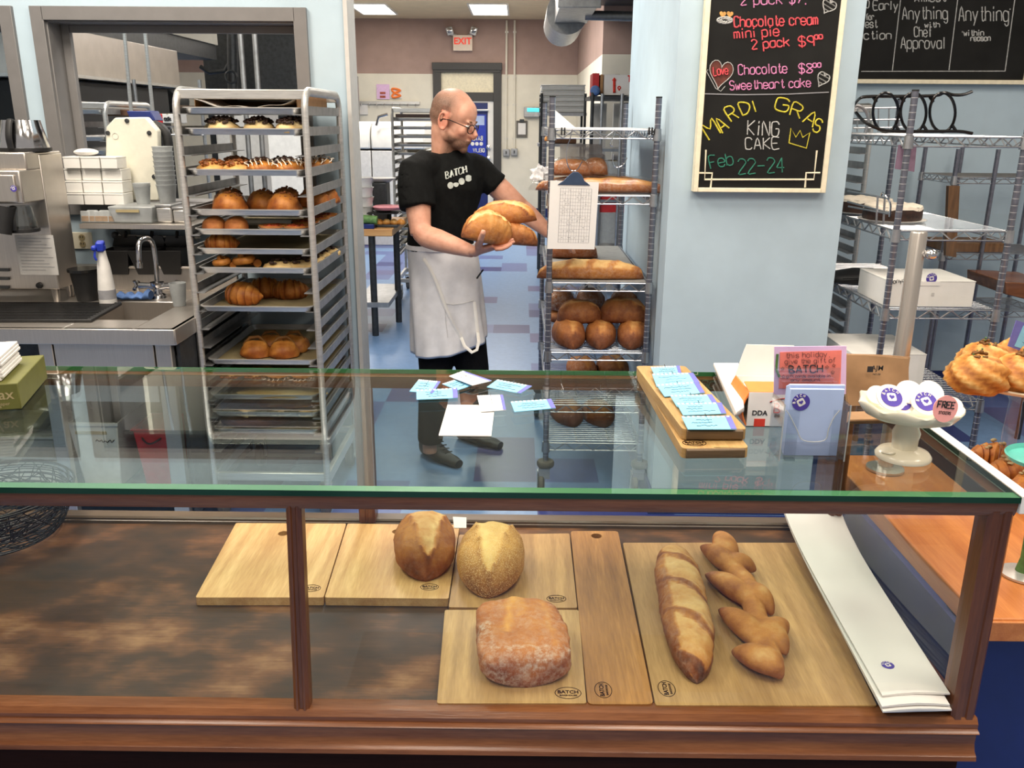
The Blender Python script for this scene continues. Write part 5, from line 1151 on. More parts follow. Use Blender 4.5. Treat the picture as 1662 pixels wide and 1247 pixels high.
stamp(pl1, 1127, 719, ZG+.0212, .022)
plank('upper wooden serving board on the glass top carrying six price cards', ((1108, 697), (1213, 697), (1112, 594), (1032, 594)), ZG+.0435, .0215)
C1 = lambda a, b_: (1020+a*.2407, 560+b_*.2407)
def price_card(lab, pts, z, grp, blank=False, up=.010, frame=C1, edge=True):
    q = [PZ(*frame(*p), z+up) for p in pts]                       # q0 far left, q1 far right, q2 near right, q3 near left
    c = sum(q, Vector())/4; c.z = z; o = thing('price_card', lab, 'price card', c, grp)
    dz = Vector((0, 0, up-.002)); q[2] = q[2]-dz*.8; q[3] = q[3]-dz*.8
    g = MB().slab(q, .0016); obj('card', g, 'tag_white' if blank else 'card_blue', o)
    rz = [p+Vector((0, 0, .0004)) for p in q]
    if not blank or edge:
        e = MB(); n = 10
        for i in range(n): e.slab([rz[0].lerp(rz[1], (i+.1)/n), rz[0].lerp(rz[1], (i+.6)/n), rz[0].lerp(rz[1], (i+.6)/n).lerp(rz[3].lerp(rz[2], (i+.6)/n), .10), rz[0].lerp(rz[1], (i+.1)/n).lerp(rz[3].lerp(rz[2], (i+.1)/n), .10)], .0003)
        obj('scalloped_edge', e, 'tag_white', o)
        e = MB().slab([rz[0].lerp(rz[1], .88), rz[1], rz[2], rz[3].lerp(rz[2], .88)], .0003); obj('purple_border', e, 'purple_edge', o)
    e = MB(); random.seed(int(pts[0][0]))
    for r_ in (.32, .52, .74):
        s0 = random.uniform(.1, .3); s1 = random.uniform(.5, .82)
        pts2 = [rz[0].lerp(rz[1], s0+(s1-s0)*i/14).lerp(rz[3].lerp(rz[2], s0+(s1-s0)*i/14), r_+random.uniform(-.045, .045)) for i in range(15)]; e.tube(pts2, .0004, 4)
    obj('handwriting', e, 'ink' if not blank else 'ink_grey', o)
    e = MB().tube([q[3].lerp(q[2], .5)+Vector((0, -.001, -.001)), q[0].lerp(q[1], .5)+Vector((0, .012, .001))], .0007, 5); obj('pin', e, 'chrome', o); return o
zb_ = ZG+.0437
for i, pts in enumerate((((150, 150), (345, 140), (362, 186), (185, 198)), ((160, 196), (436, 188), (482, 236), (192, 262)), ((190, 270), (470, 248), (516, 302), (245, 328)), ((280, 340), (562, 334), (606, 380), (330, 398)), ((325, 395), (628, 389), (662, 441), (370, 452)), ((358, 482), (690, 478), (732, 546), (402, 546)))):
    price_card('pale blue price card on the wooden board, '+('farthest of the six', 'second from the far end', 'third from the far end', 'fourth from the far end', 'second from the near end', 'nearest of the six')[i], pts, zb_, 'price cards on the board')
C2 = lambda a, b_: (600+a*.2527, 560+b_*.2527)
for lab, pts, zz, bl in (('pale blue price card at the far left of the scattered cards', ((315, 222), (455, 235), (405, 298), (255, 285)), ZG+.003, False), ('pale blue price card lying under the far left one', ((300, 290), (562, 277), (566, 327), (300, 337)), ZG, False), ('white price card at the back of the scattered pile', ((510, 200), (600, 166), (782, 216), (660, 246)), ZG+.008, True), ('pale blue price card under the white one in the scattered pile', ((465, 250), (600, 206), (700, 232), (565, 277)), ZG+.002, False), ('pale blue price card right of the scattered pile', ((820, 222), (1042, 264), (970, 299), (752, 258)), ZG, False), ('white backed price card touching the blank sheet', ((690, 325), (856, 320), (876, 403), (714, 413)), ZG+.003, True), ('pale blue price card nearest the wooden boards', ((905, 365), (1166, 347), (1196, 391), (930, 416)), ZG, False)):
    price_card(lab, pts, zz, 'scattered price cards on the glass', bl, .008, C2)
q = [PZ(*C2(*p), ZG+.0025) for p in ((500, 384), (804, 387), (780, 583), (443, 580))]; one('blank_sheet', MB().slab(q, .002), 'paper', 'blank bright white sheet lying on the glass top', 'paper')
# stack of white paper bags beside the boards
for i in range(6):
    z = ZG+.006+i*.0095; k = i/5
    q = [PZ(1160-2*k, 590-1*(i % 2), z+.005), PZ(1199, 589, z+.005), PZ(1208, 664-(i % 3)*2, z), PZ(1193+2*(i % 2), 672-(i*7 % 4), z)]
    o = thing('white_bag', 'folded white paper bag beside the orange box, '+('lowest', 'second from the bottom', 'third from the bottom', 'third from the top', 'second from the top', 'topmost')[i]+' of the stack', 'paper bag', (q[0]+q[2])/2-Vector((0, 0, .01)), 'white paper bags beside the orange box')
    obj('bag', MB().slab(q, .0085), 'paper', o, bevel=.002)
# glove box
bx0 = PZ(1211, 693, ZG); yb = bx0.y; x0 = bx0.x; x1 = x0+.135; zt_ = PY(1212, 637, yb).z; yb2 = yb+.12
o = thing('glove_box', 'white and orange carton with its lid flap standing open', 'box', ((x0+x1)/2, yb+.06, ZG))
g = MB(); g.box(x0, x1, yb, yb+.002, ZG, zt_).box(x1-.002, x1, yb, yb2, ZG, zt_).box(x0, x1, yb2-.002, yb2, ZG, zt_).box(x0, x1, yb, yb2, ZG, ZG+.002).box(x0+.004, x1-.004, yb+.004, yb2-.004, zt_-.02, zt_-.016); obj('box_body', g, 'white', o)
g = MB(); g.rings([[Vector((x0-.012*math.sin(PI*t), y, ZG+(zt_-ZG)*t)) for t in [i/8 for i in range(9)]]+[Vector((x0-.012*math.sin(PI*t)+.003, y, ZG+(zt_-ZG)*t)) for t in [i/8 for i in range(9)][::-1]] for y in (yb+.001, yb2)]); obj('box_side', g, 'orange', o)
ft = PY(1206, 618, yb+.05); g = MB(); g.slab([Vector((x0, yb+.001, zt_+.001)), Vector((x1, yb+.001, zt_+.001)), Vector((x1, yb+.045, ft.z)), Vector((x0, yb+.045, ft.z))], .002); obj('box_lid', g, 'orange', o)
fz = PY(1222, 563, yb2).z; g = MB(); q = [Vector((x0+.0, yb2, zt_)), Vector((x0+.125, yb2, zt_)), Vector((x0+.125, yb2+.012, fz)), Vector((x0+.022, yb2+.012, fz+.002)), Vector((x0+.014, yb2+.009, fz-.02))]; g.rings([q, [p+Vector((0, .002, 0)) for p in q]]); obj('open_flap', g, 'white', o)
X, Z_ = Vector((1, 0, 0)), Vector((0, 0, 1))
c = PY(1233, 671, yb-.0006); g = MB().merge(font_mesh('DDA', .0145, .0004, .0002), plane_m(c, X, Z_)); obj('box_lettering', g, 'ink', o)
a, c = PY(1223, 692, yb), PY(1242, 680, yb); obj('red_square', MB().box(a.x, c.x, yb-.0006, yb, ZG+.001, c.z), 'red_ink', o); g = MB(); vec_text(g, 'B', PY(1256, 670, yb-.0006), X, Z_, .02, .0012, width=.012)
for s_, z_ in ((-.004, .012), (.004, .02)): g.tube(bez([PY(1250, 653, yb-.0006), PY(1262, 649, yb-.0006), PY(1275, 647, yb-.0006)], 4), .0013, 5)
obj('box_print', g, 'red_ink', o); g = MB(); vec_text(g, 'es', PY(1257, 677, yb-.0006), X, Z_, .008, .0009, width=.01); obj('box_small_print', g, 'ink', o)
# acrylic holder with gift cards
ya = PZ(1320, 749, ZG).y; xa, xb = PY(1264, 745, ya).x, PY(1371, 745, ya).x; zlo = PY(1320, 672, ya).z; w = .0025
o = thing('card_holder', 'clear acrylic stand holding pale blue gift card sleeves', 'card holder', ((xa+xb)/2, ya+.04, ZG))
g = MB(); yb_ = ya+.075; zs_ = PY(1264, 657, ya).z
g.box(xa, xb, ya, ya+w, ZG+.004, PY(1300, 718, ya).z).box(xa, xa+.03, ya, ya+w, ZG+.004, zs_-.01).box(xb-.03, xb, ya, ya+w, ZG+.004, zs_-.01)
g.box(xa, xa+w, ya, yb_, ZG, zs_).box(xb-w, xb, ya, yb_, ZG, zs_).box(xa, xb, yb_-w, yb_, ZG, zs_+.05).box(xa, xb, ya, yb_, ZG+.004, ZG+.006); obj('acrylic_shell', g, 'acrylic', o, smooth=0)
g = MB()
pk = [PY(*C1(*q_), ya-.001) for q_ in ((1062, 440), (1090, 480), (1135, 570), (1180, 645), (1320, 645), (1350, 565), (1385, 490), (1425, 440))]
obj('pocket_edge', MB().tube(bez(pk, 4), .0011, 6), 'plastic_frost', o)
for xx in (xa, xb-.002): obj('side_edge', MB().box(xx, xx+.002, ya-.001, ya+.001, ZG, zs_), 'plastic_frost', o)
for xx in (xa+.012, xb-.03): g.box(xx, xx+.018, ya, ya+.012, ZG, ZG+.004)
obj('feet', g, 'acrylic_dim', o)
for i in range(5):
    y = ya+.010+i*.011; zz = PY(1320, 632 if i == 0 else 624+i, y).z-(.0 if i else 0); xl, xr_ = PY(1276-i*1.5, 700, y).x, PY(1363+(i > 2)*-1, 700, y).x
    t_ = thing('gift_card_sleeve', 'pale blue gift card sleeve, '+('frontmost with a round purple sticker', 'second behind the stickered one', 'third behind the stickered one', 'second from the back of the acrylic stand', 'rearmost in the acrylic stand')[i], 'card', ((xl+xr_)/2, y, ZG+.007), 'gift card sleeves in the holder')
    obj('sleeve', MB().box(xl, xr_, y, y+.007, ZG+.007, zz), 'card_pale', t_, bevel=.001)
    if i == 0:
        g1, g2 = MB(), MB(); emblem(g1, g2, PY(1300, 653, y-.0004), X*.93+Z_*.35, Z_*.93-X*.35, PY(1315, 653, y).x-PY(1300.5, 653, y).x); e1 = obj('sticker', g1, 'ink_purple', t_); obj('sticker_print', g2, 'paper', e1)
# pink sign behind it
yp = ya+.082; a, c = PY(1256, 641, yp), PY(1374, 562, yp); dz_ = .0
o = thing('gift_sign', 'coral and lilac handwritten paper sign behind the gift cards', 'sign', ((a.x+c.x)/2, yp, a.z))
q = lambda u, v, d=0: PY(u, v, yp-d)
g = MB(); f_ = [q(1256, 641), q(1373, 640), q(1374, 562), q(1257, 563)]; g.rings([f_, [p+Vector((0, .002, 0)) for p in f_]]); obj('backing_paper', g, 'lilac', o)
g = MB(); f_ = [q(1264, 631, .001), q(1364, 628, .001), q(1366, 569, .001), q(1266, 572, .001)]; g.rings([f_, [p+Vector((0, .001, 0)) for p in f_]]); obj('coral_card', g, 'coral', o)
g = MB(); atp = lambda u, v: PY(u, v, yp-.0022)
chalk(g, 'this holiday,', C1(1062, 90), C1(1365, 78), 8.5, atp, .0004); chalk(g, 'give the gift of', C1(1055, 128), C1(1395, 118), 7.5, atp, .0004); chalk(g, 'BATCH', C1(1085, 190), C1(1310, 183), 11.5, atp, .0012)
chalk(g, 'gift cards available in', C1(1065, 222), C1(1360, 218), 4.6, atp, .0004); chalk(g, 'any amount', C1(1095, 245), C1(1290, 243), 4.0, atp, .0004)
for x_, y_ in ((1340, 150), (1385, 140), (1378, 185), (1040, 160), (1045, 215)):
    cc = Vector(C1(x_, y_)+(0,)); s_ = [atp(cc.x+(3.2 if i % 2 == 0 else 1.4)*math.sin(PI*i/5), cc.y-(3.2 if i % 2 == 0 else 1.4)*math.cos(PI*i/5)) for i in range(10)]; g.tube(s_, .0004, 4, loop=True)
obj('handwriting', g, 'ink', o); g = MB().tube([q(1262, 575, .001), q(1260, 600, .001), q(1265, 612, .001)], .0025, 6); obj('green_mark', g, 'green_herb', o)
# kraft bags
for i in range(3):
    yk = 1.90-.028*i; z0 = ZG; lab = ('rearmost brown kraft paper bag leaning upright on the glass top', 'middle brown kraft paper bag of the leaning trio', 'front brown kraft paper bag with a dark print near the top')[i]
    q = [PY(1372+i*1, 668+4*i, yk-.03), PY(1470-i, 668+4*i, yk-.03), PY(1477-i*1.5, 582-(2-i), yk), PY(1370+i, 576-(2-i), yk)]; q[0].z = q[1].z = z0+.0
    o = thing('kraft_bag', lab, 'paper bag', ((q[0].x+q[1].x)/2, yk-.03, z0), 'kraft bags on the glass top'); n = 8; rs = []
    for r_ in range(n+1):
        t = r_/n; row = [q[0].lerp(q[1], s_/6).lerp(q[3].lerp(q[2], s_/6), t)+Vector((0, -.006*math.sin(PI*s_/6)*math.sin(PI*t*1.2)-.003*math.sin(7*t+s_+i), 0)) for s_ in range(7)]
        rs.append(row+[p+Vector((0, .012*(1-t)+.003, 0)) for p in row[::-1]])
    obj('bag', MB().rings(rs), 'kraft', o, smooth=50)
    if i == 2:
        g = MB(); c = PY(1424, 598, yk-.025); g.merge(font_mesh('AJM', .016, .0002, .0002), plane_m(c, X, Z_)); a = PY(1407, 604, yk-.025); g.box(a.x, a.x+.013, a.y-.001, a.y, a.z, a.z+.013); g.merge(font_mesh('NO.50', .006, .0001, .0002), plane_m(c-Z_*.014, X, Z_)); obj('bag_print', g, 'ink', o)
for i in range(3):
    z = ZG+.003+i*.007; q = [PZ(1376+3*i, 668, z), PZ(1462+2*i, 666, z), PZ(1466-3*i, 683-2*i, z), PZ(1374+2*i, 685-2*i, z)]
    o = one('folded_kraft_bag', MB().slab(q, .006), 'kraft', 'flat folded kraft bag in front of the leaning bags, '+('lowest', 'middle', 'topmost')[i]+' of three', 'paper bag', 'flat kraft bags on the glass top', bevel=.002)
# pedestal dish with pins
c = PZ(1465, 742, ZG); c.z = ZG; zr = PY(1480, 654, c.y).z-ZG
o = thing('pedestal_dish', 'cream glazed pedestal dish with a wavy rim holding free pins', 'dish', c); rb = .050; rt_ = (PY(1562, 655, c.y).x-PY(1401, 655, c.y).x)/2
prof = [(0, 0), (rb*.98, 0), (rb, .005), (rb*.9, .012), (rb*.45, .02), (rb*.46, .036), (rb*.5, .05), (rb*.36, .066), (rb*.42, .074), (rt_*.62, .082), (rt_*.86, zr*.8), (rt_*.94, zr*.9), (rt_, zr), (rt_*.98, zr+.003), (rt_*.9, zr-.006), (rt_*.6, zr-.024), (0, zr-.03)]
prof = [(r_, z_) for r_, z_ in prof]; n = 48; rs = []
for r_, z_ in prof:
    k = max(0, (z_/zr-.75)*4) if r_ > rt_*.7 else 0; rs.append([c+Vector((r_*(1+.035*k*math.cos(8*2*PI*a/n))*math.cos(2*PI*a/n), r_*(1+.035*k*math.cos(8*2*PI*a/n))*math.sin(2*PI*a/n), max(0, z_+.003*k*math.sin(8*2*PI*a/n)))) for a in range(n)])
obj('dish_body', MB().rings(rs), 'cream', o, smooth=60); obj('foot_scroll', MB().tube(bez([c+Vector((-.045, -.01, .013)), c+Vector((-.036, -.026, .016)), c+Vector((-.026, -.022, .016)), c+Vector((-.034, -.014, .014))], 5), .0018, 6), 'cream', o)
for i, (u, v, ang, rr_, lab) in enumerate(((1447, 641, -.5, .027, 'front left round pin, tilted towards the camera'), (1503, 648, .35, .027, 'round pin half hidden by the pink free tag'), (1465, 650, -.2, .022, 'lower round pin under the front left one'), (1476, 632, 1.0, .024, 'rear round pin in the middle of the dish'), (1512, 632, -.9, .024, 'rear round pin at the right of the dish'), (1425, 637, .5, .020, 'pale round pin at the left rim of the dish'))):
    p = PY(u, v+4, c.y-.02+.012*i); xd = Vector((math.cos(ang*.6), .2*math.sin(ang), math.sin(ang*.3))).normalized(); yd = Vector((-.2*math.sin(ang), .72, .70)); t_ = thing('round_pin', lab, 'pin', p-Vector((0, 0, .02)), 'pins in the pedestal dish')
    m4 = plane_m(p, xd, yd); xx, yy, zz = (m4.col[k].to_3d() for k in range(3)); g = MB(); g.disc(p-zz*.003, rr_, xx, yy, 28, .003); obj('pin_body', g, 'paper', t_)
    if i < 3: g1, g2 = MB(), MB(); emblem(g1, g2, p+zz*.0004, xx, yy, rr_*.72); e1 = obj('pin_print', g1, 'ink_purple', t_); obj('pin_lettering', g2, 'paper', e1)
p = PY(1534, 663, c.y-rt_*.98); o = thing('free_tag', 'round pink tag reading free on the right rim of the pedestal dish', 'tag', p-Vector((0, 0, .03))); nrm = Vector((.12, -1, .12)); xd = Vector((1, .12, -.12)).normalized(); yd = Vector((.1, .1, 1)); m4 = plane_m(p, xd, yd); xx, yy, zz = (m4.col[k].to_3d() for k in range(3)); rr_ = PY(1555, 664, p.y).x-p.x
g = MB(); g.rings([[p+xx*(rr_*k_*math.cos(a)*1.02)+yy*(rr_*k_*1.1*math.sin(a)*(1 if math.sin(a) < .4 else .92))+zz*t_ for a in [2*PI*i/32 for i in range(32)]] for t_, k_ in ((0, 1), (.0015, 1))]); obj('tag_disc', g, 'pink', o)
g = MB(); vec_text(g, 'FREE', p+zz*.0018-xx*rr_*.72+yy*rr_*.05, xx, yy, rr_*.5, .0014, width=rr_*1.4); vec_text(g, 'STICKERS', p+zz*.0018-xx*rr_*.5-yy*rr_*.45, xx, yy, rr_*.22, .0005, width=rr_*1.0); obj('tag_lettering', g, 'ink', o)
# olive carton and napkins at the far left of the glass
yl = PZ(30, 664, ZG).y; zt_ = PY(20, 622, yl).z; xr_ = PY(33, 650, yl).x
o = thing('wax_paper_box', 'olive green carton of wax paper at the left end of the glass top', 'box', (xr_-.13, yl+.1, ZG))
m4 = Matrix.Translation((xr_, yl, ZG)) @ Matrix.Rotation(.28, 4, 'Z'); g = MB().box(-.30, 0, .0, .24, 0.0, zt_-ZG, m4); obj('carton', g, 'olive', o, bevel=.002)
g = MB().merge(font_mesh('PattyWax', .032, .0002, .0002), m4 @ plane_m((-.075, -.0005, (zt_-ZG)*.58), (1, 0, 0), (0, 0, 1)))
for k, (w_, h_) in enumerate(((.09, .24), (.07, .14))): g.merge(font_mesh(('Waxed patty paper', 'Deli sheets')[k], .010, 0, .0002), m4 @ plane_m((-.06, -.0005, (zt_-ZG)*h_), (1, 0, 0), (0, 0, 1)))
obj('carton_lettering', g, 'parchment', o)
ZC = zt_+.0015
for i in range(8):
    z = ZC+i*.0065; m5 = Matrix.Translation((xr_, yl, z)) @ Matrix.Rotation(.28, 4, 'Z') ; q = MB().box(-.22-.002*(i % 2), -.035+.002*((i*3) % 4), .02, .17, 0, .006, m5)
    one('paper_napkin', q, 'paper', 'folded white napkin on the olive carton, '+('lowest', 'second from the bottom', 'third from the bottom', 'fourth from the bottom', 'fourth from the top', 'third from the top', 'second from the top', 'topmost')[i]+' of the pile', 'napkin', 'napkins on the olive carton', bevel=.001)
pm('bag_white', (226, 226, 228), .3, var=.1, scale=60, bump=.5, alpha=.72)
# ================================================================== WIRE SHELVING
def wire_post(o, x, y, z0, z1):
    g = MB(); z = z0; first = True
    while z < z1-.03:
        g.mat(0).lathe([(.0125, z), (.0125, z+.0233)], (x, y, 0), 10); g.mat(1).lathe([(.0121, z+.0233), (.0121, z+.0255)], (x, y, 0), 10); z += .0255
    g.mat(0).lathe([(.0125, z), (.0125, z1), (0, z1)], (x, y, 0), 10)
    ob = obj('post', g, ['post_metal', 'wire_bright'], o, smooth=50); obj('post_cap', MB().lathe([(0, z1), (.013, z1), (.013, z1+.006), (0, z1+.006)], (x, y, 0), 10), 'black', ob); return ob
def wire_shelf(o, x0, x1, y0, y1, z, liner=None):
    g = MB(); r = .0032
    for (a, b_) in (((x0, y0), (x1, y0)), ((x0, y1), (x1, y1)), ((x0, y0), (x0, y1)), ((x1, y0), (x1, y1))):
        A, B_ = Vector((a[0], a[1], z)), Vector((b_[0], b_[1], z)); dn = Vector((0, 0, -.034)); g.tube([A, B_], r, 6).tube([A+dn, B_+dn], r, 6)
        n = max(4, int((B_-A).length/.045)); n += n % 2; g.tube([A.lerp(B_, i/n)+(dn if i % 2 else dn*.05) for i in range(n+1)], .0034, 5)
    k = int((y1-y0)/.026)
    for i in range(1, k): y = y0+(y1-y0)*i/k; g.tube([(x0, y, z+.002), (x1, y, z+.002)], .0018, 4)
    for f_ in (.33, .67): g.tube([(x0+(x1-x0)*f_, y0, z-.002), (x0+(x1-x0)*f_, y1, z-.002)], .003, 5)
    s_ = obj('shelf', g, 'wire', o)
    for x, y in ((x0, y0), (x1, y0), (x0, y1), (x1, y1)): g = MB().lathe([(.013, z-.042), (.019, z-.042), (.016, z+.006), (.013, z+.006)], (x, y, 0), 12); obj('collar', g, 'wire', s_)
    if liner: obj('shelf_liner', MB().box(x0+.012, x1-.012, y0+.01, y1-.01, z+.0035, z+.006), liner, s_)
pm('post_metal', (128, 130, 142), .28, .8, var=.08, scale=50)
pm('wire_bright', (205, 205, 208), .35, .4, var=.03)
pm('shelf_grey', (150, 150, 148), .6, var=.05)
BX0, BX1, BY0, BY1 = PY(897, 157, 3.66).x, PY(1070, 157, 3.66).x, 3.66, 4.80
bread_rack = thing('wire_bread_rack', 'tall chrome wire rack of bread loaves standing against the blue pillar', 'rack', ((BX0+BX1)/2, (BY0+BY1)/2, 0))
BS = [PY(980, v, BY0).z for v in (211, 318, 460, 573, 658, 720)]
for x in (BX0, BX1):
    for y in (BY0, BY1):
        wire_post(bread_rack, x, y, .16, 1.765)
        g = MB().lathe([(0, .155), (.036, .155), (.04, .162), (.04, .175), (.036, .182), (0, .182)], (x, y, 0), 18); obj('bumper', g, 'grey_rubber', bread_rack)
        g = MB().lathe([(.01, -.014), (.05, -.014), (.06, -.008), (.06, .008), (.05, .014), (.01, .014)], (x-.02, y, .06), 18, Matrix.Rotation(PI/2, 4, 'Y')); c_ = obj('caster', g, 'grey_rubber', bread_rack)
        g = MB().cbox((x-.005, y, .125), .05, .05, .05); g.cbox((x-.036, y, .09), .004, .03, .09).cbox((x-.004, y, .09), .004, .03, .09); obj('caster_fork', g, 'alu', c_)
for i, z in enumerate(BS): wire_shelf(bread_rack, BX0, BX1, BY0, BY1, z, 'shelf_grey' if i == 2 else None)
# loaves on the rack
def bread(name, lab, u, v, yy, z, L, Wd, Hh, rz, mt, seed, grp, score=None, flour=.3, tone=.36, tilt=(0, 0), cat='loaf', bag=False, rise=0):
    if mt == 'crust_dark': flour *= .2; tone += .10; L *= 1.04; Wd *= 1.08; Hh *= 1.06
    c = PY(u, v, yy); o = thing(name, lab, cat, (c.x, yy, z), grp)
    mb = loaf(L, Wd, Hh, 2.4, 2.1, .035, seed, 36, 24, score, flour, None, tone); m4 = Matrix.Translation((c.x, yy, z)) @ Euler((tilt[0], tilt[1], rz)).to_matrix().to_4x4()
    obj('crust', MB().merge(mb, m4), mt, o, smooth=70)
    if bag:
        b2 = loaf(L*1.12, Wd*1.12, Hh*1.13, 3, 2.2, .10, seed+4, 24, 20); b2.attr = {}; obj('clear_bag', MB().merge(b2, m4), 'cling', o, smooth=60)
    return o
sc = score_v(.05, .42, 1, -.14)
zz = [z+.006 for z in BS]
def bg_score(t, a, xn, sa): ph = (t*2.4+.3*xn) % 1; return (.32*(ph > .3)*(sa > .3)-.04, .05*math.exp(-((ph-.2)/.1)**2))
bread('long_baguette', 'long golden baguette lying across the middle shelf of the bread rack', 958, 452, 3.74, zz[2], .47, .095, .085, -PI/2, 'crust', 31, 'loaves on the bread rack', bg_score, .3, .42, cat='baguette')
bread('rack_loaf', 'loaf lying behind the long baguette, below the hanging sheet', 928, 430, 4.35, zz[2], .26, .13, .09, -PI/2, 'crust_red', 33, 'loaves on the bread rack')
L4 = 'loaves on the bread rack'
for nm, lab, u, yy, z, L, Wd, Hh, rz, mt, sd, bag in (
 ('rack_loaf', 'left bottom loaf of the front pile on the bread rack', 922, 3.80, zz[3], .22, .135, .115, .15, 'crust_dark', 41, 0), ('rack_loaf', 'middle bottom loaf of the front pile on the bread rack', 974, 3.80, zz[3], .22, .13, .108, -.1, 'crust_dark', 42, 0), ('rack_loaf', 'right bottom loaf of the front pile on the bread rack', 1026, 3.80, zz[3], .22, .13, .112, -.2, 'crust_dark', 43, 0),
 ('rack_loaf', 'left upper loaf of the front pile on the bread rack', 939, 3.82, zz[3]+.095, .20, .12, .098, -PI/2+.2, 'crust_dark', 44, 0), ('rack_loaf', 'right upper loaf, the widest one of the front pile on the bread rack', 1010, 3.83, zz[3]+.095, .215, .13, .108, -PI/2-.1, 'crust_dark', 45, 0)):
    bread(nm, lab, u, 560, yy, z, L, Wd, Hh, rz, mt, sd, L4, sc, .35, .30, bag=bool(bag))
for lab, u, L, Wd, Hh, sd in (('left bagged loaf in the back row above the front pile', 909, .15, .14, .105, 51), ('middle bagged loaf in the back row above the front pile', 958, .17, .145, .11, 52), ('right loaf in the back row above the front pile', 1012, .17, .14, .10, 53)):
    bread('rack_loaf', lab, u, 500, 4.30, zz[3]+.055, L, Wd, Hh, 0, 'crust_red', sd, L4, None, .8, .40, bag=sd < 53)
    c = PY(u, 500, 4.30); bread('rack_loaf', lab.replace('in the back row above the front pile', 'lying underneath in the hidden back row').replace('bagged ', ''), u, 500, 4.28, zz[3], .17, .14, .054, .1, 'crust_dark', sd+7, L4, None, .3, .3)
for lab, u, yy, k, sd in (('left pale loaf on the shelf just above the glass edge', 944, 4.1, 4, 61), ('right dark loaf on the shelf just above the glass edge', 994, 4.1, 4, 62), ('left loaf on the lowest shelf of the bread rack, seen through the glass', 922, 3.95, 5, 63), ('right loaf on the lowest shelf of the bread rack, seen through the glass', 972, 3.95, 5, 64)):
    bread('rack_loaf', lab, u, 600, yy, zz[k], .20, .14, .10, .3, 'crust_red' if sd == 61 else 'crust_dark', sd, L4, sc, .4, .4 if sd == 61 else .28)
bread('long_baguette', 'front bagged baguette on the second shelf of the bread rack', 985, 305, 3.75, zz[1], .50, .075, .062, -PI/2, 'crust_red', 71, L4, bg_score, .5, .45, cat='baguette', bag=True)
bread('long_baguette', 'rear bagged baguette on the second shelf of the bread rack', 965, 305, 3.87, zz[1], .52, .075, .065, -PI/2, 'crust_red', 72, L4, bg_score, .5, .45, cat='baguette', bag=True)
bread('sliced_loaf', 'left bagged loaf lying over the baguettes near the hanging sheet', 926, 280, 3.84, zz[1]+.066, .20, .10, .07, -PI/2+.1, 'crust_red', 73, L4, None, .4, .46, bag=True)
bread('sliced_loaf', 'right bagged half loaf lying over the baguettes', 966, 280, 3.86, zz[1]+.068, .11, .10, .075, -PI/2, 'crust_red', 74, L4, None, .4, .5, bag=True)
g = lump(.045, .035, .04, .5, 26, 4, 26, 16); g.attr = {}; p = PY(879, 275, 3.74); one('bag_end', MB().merge(g, Matrix.Translation(p-Vector((0, 0, .045)))), 'bag_white', 'gathered clear bag end sticking out left of the baguettes', 'bag')
g = lump(.02, .02, .02, .1, 10, 4); p = PY(890, 229, 4.5); one('hanging_onion', MB().merge(g, Matrix.Translation(p)), 'crust', 'small brown bun seen between the left posts of the bread rack', 'bun')
# sagging paper on top, frosted plate, clips, hooks
p = [PY(893, 206, 3.72), PY(898, 172, 4.1), PY(913, 190, 4.0), PY(930, 205, 3.9), PY(940, 211, 3.70)]
zt_ = BS[0]+.005; q = [Vector((BX0+.02, 3.69, zt_)), Vector((BX1-.02, 3.69, zt_)), Vector((BX1-.02, 4.5, zt_)), Vector((BX0+.02, 4.5, zt_))]
o = thing('top_paper', 'white paper sheet with one raised corner on the top shelf of the bread rack', 'paper', q[0]); obj('sheet', MB().slab(q, .003), 'paper', o)
g = MB(); r1 = [PY(891, 207, 3.70), PY(898, 176, 3.95), PY(906, 184, 3.95), PY(918, 197, 3.9), PY(928, 206, 3.8), PY(936, 209, 3.70)]; g.rings([r1, [p_+Vector((0, .003, 0)) for p_ in r1]]); obj('raised_corner', g, 'paper', o)
q = [PY(909, 280, 3.98), PY(977, 280, 3.98), PY(977, 234, 3.98), PY(909, 234, 3.98)]; 
one('frosted_plate', MB().rings([q, [p_+Vector((0, .004, 0)) for p_ in q]]), 'plastic_frost', 'frosted plastic plate leaning behind the bagged loaves on the bread rack', 'plate')
for u, lab in ((914, 'left black binder clip on the front edge of the top bread shelf'), (1056, 'right black binder clip on the front edge of the top bread shelf')):
    c = PY(u, 213, BY0-.008); o = thing('binder_clip', lab, 'clip', c-Vector((0, 0, .02)), 'clips on the bread rack')
    for dx_ in (-.006, .006): obj('jaw', MB().cbox(c+Vector((dx_, 0, 0)), .006, .02, .03), 'black', o, bevel=.002)
    obj('wire_loop', MB().tube(arc(c+Vector((0, 0, -.02)), .006, 0, 2*PI, 12, lambda a, b_: Vector((a, 0, b_))), .0012, 5), 'chrome', o)
def hook(lab, pts, yy):
    one('wire_hook', MB().tube(bez([PY(u, v, yy) for u, v in pts], 5), .0022, 6), 'chrome', lab, 'hook', 'wire hooks on the bread rack')
hook('left wire hook holding the clipboard on the bread rack', ((929, 210), (925, 226), (920, 240), (920, 262), (926, 276), (936, 276), (945, 262)), 3.63)
hook('right wire hook hanging free on the bread rack', ((999, 212), (994, 224), (990, 234), (995, 238)), 3.63)
hook('small wire hook hanging low beside the clipboard', ((1018, 256), (1012, 267), (1002, 272), (995, 266), (995, 250)), 3.66)
o = thing('order_clipboard', 'clipboard with a white order sheet hanging at the front of the bread rack', 'clipboard', PY(928, 405, 3.625)); yq = 3.615
f_ = [PY(888, 404, yq), PY(965, 405, yq), PY(972, 296, yq), PY(893, 293, yq)]; g = MB().rings([f_, [p_+Vector((0, .002, 0)) for p_ in f_]]); obj('sheet', g, 'paper', o)
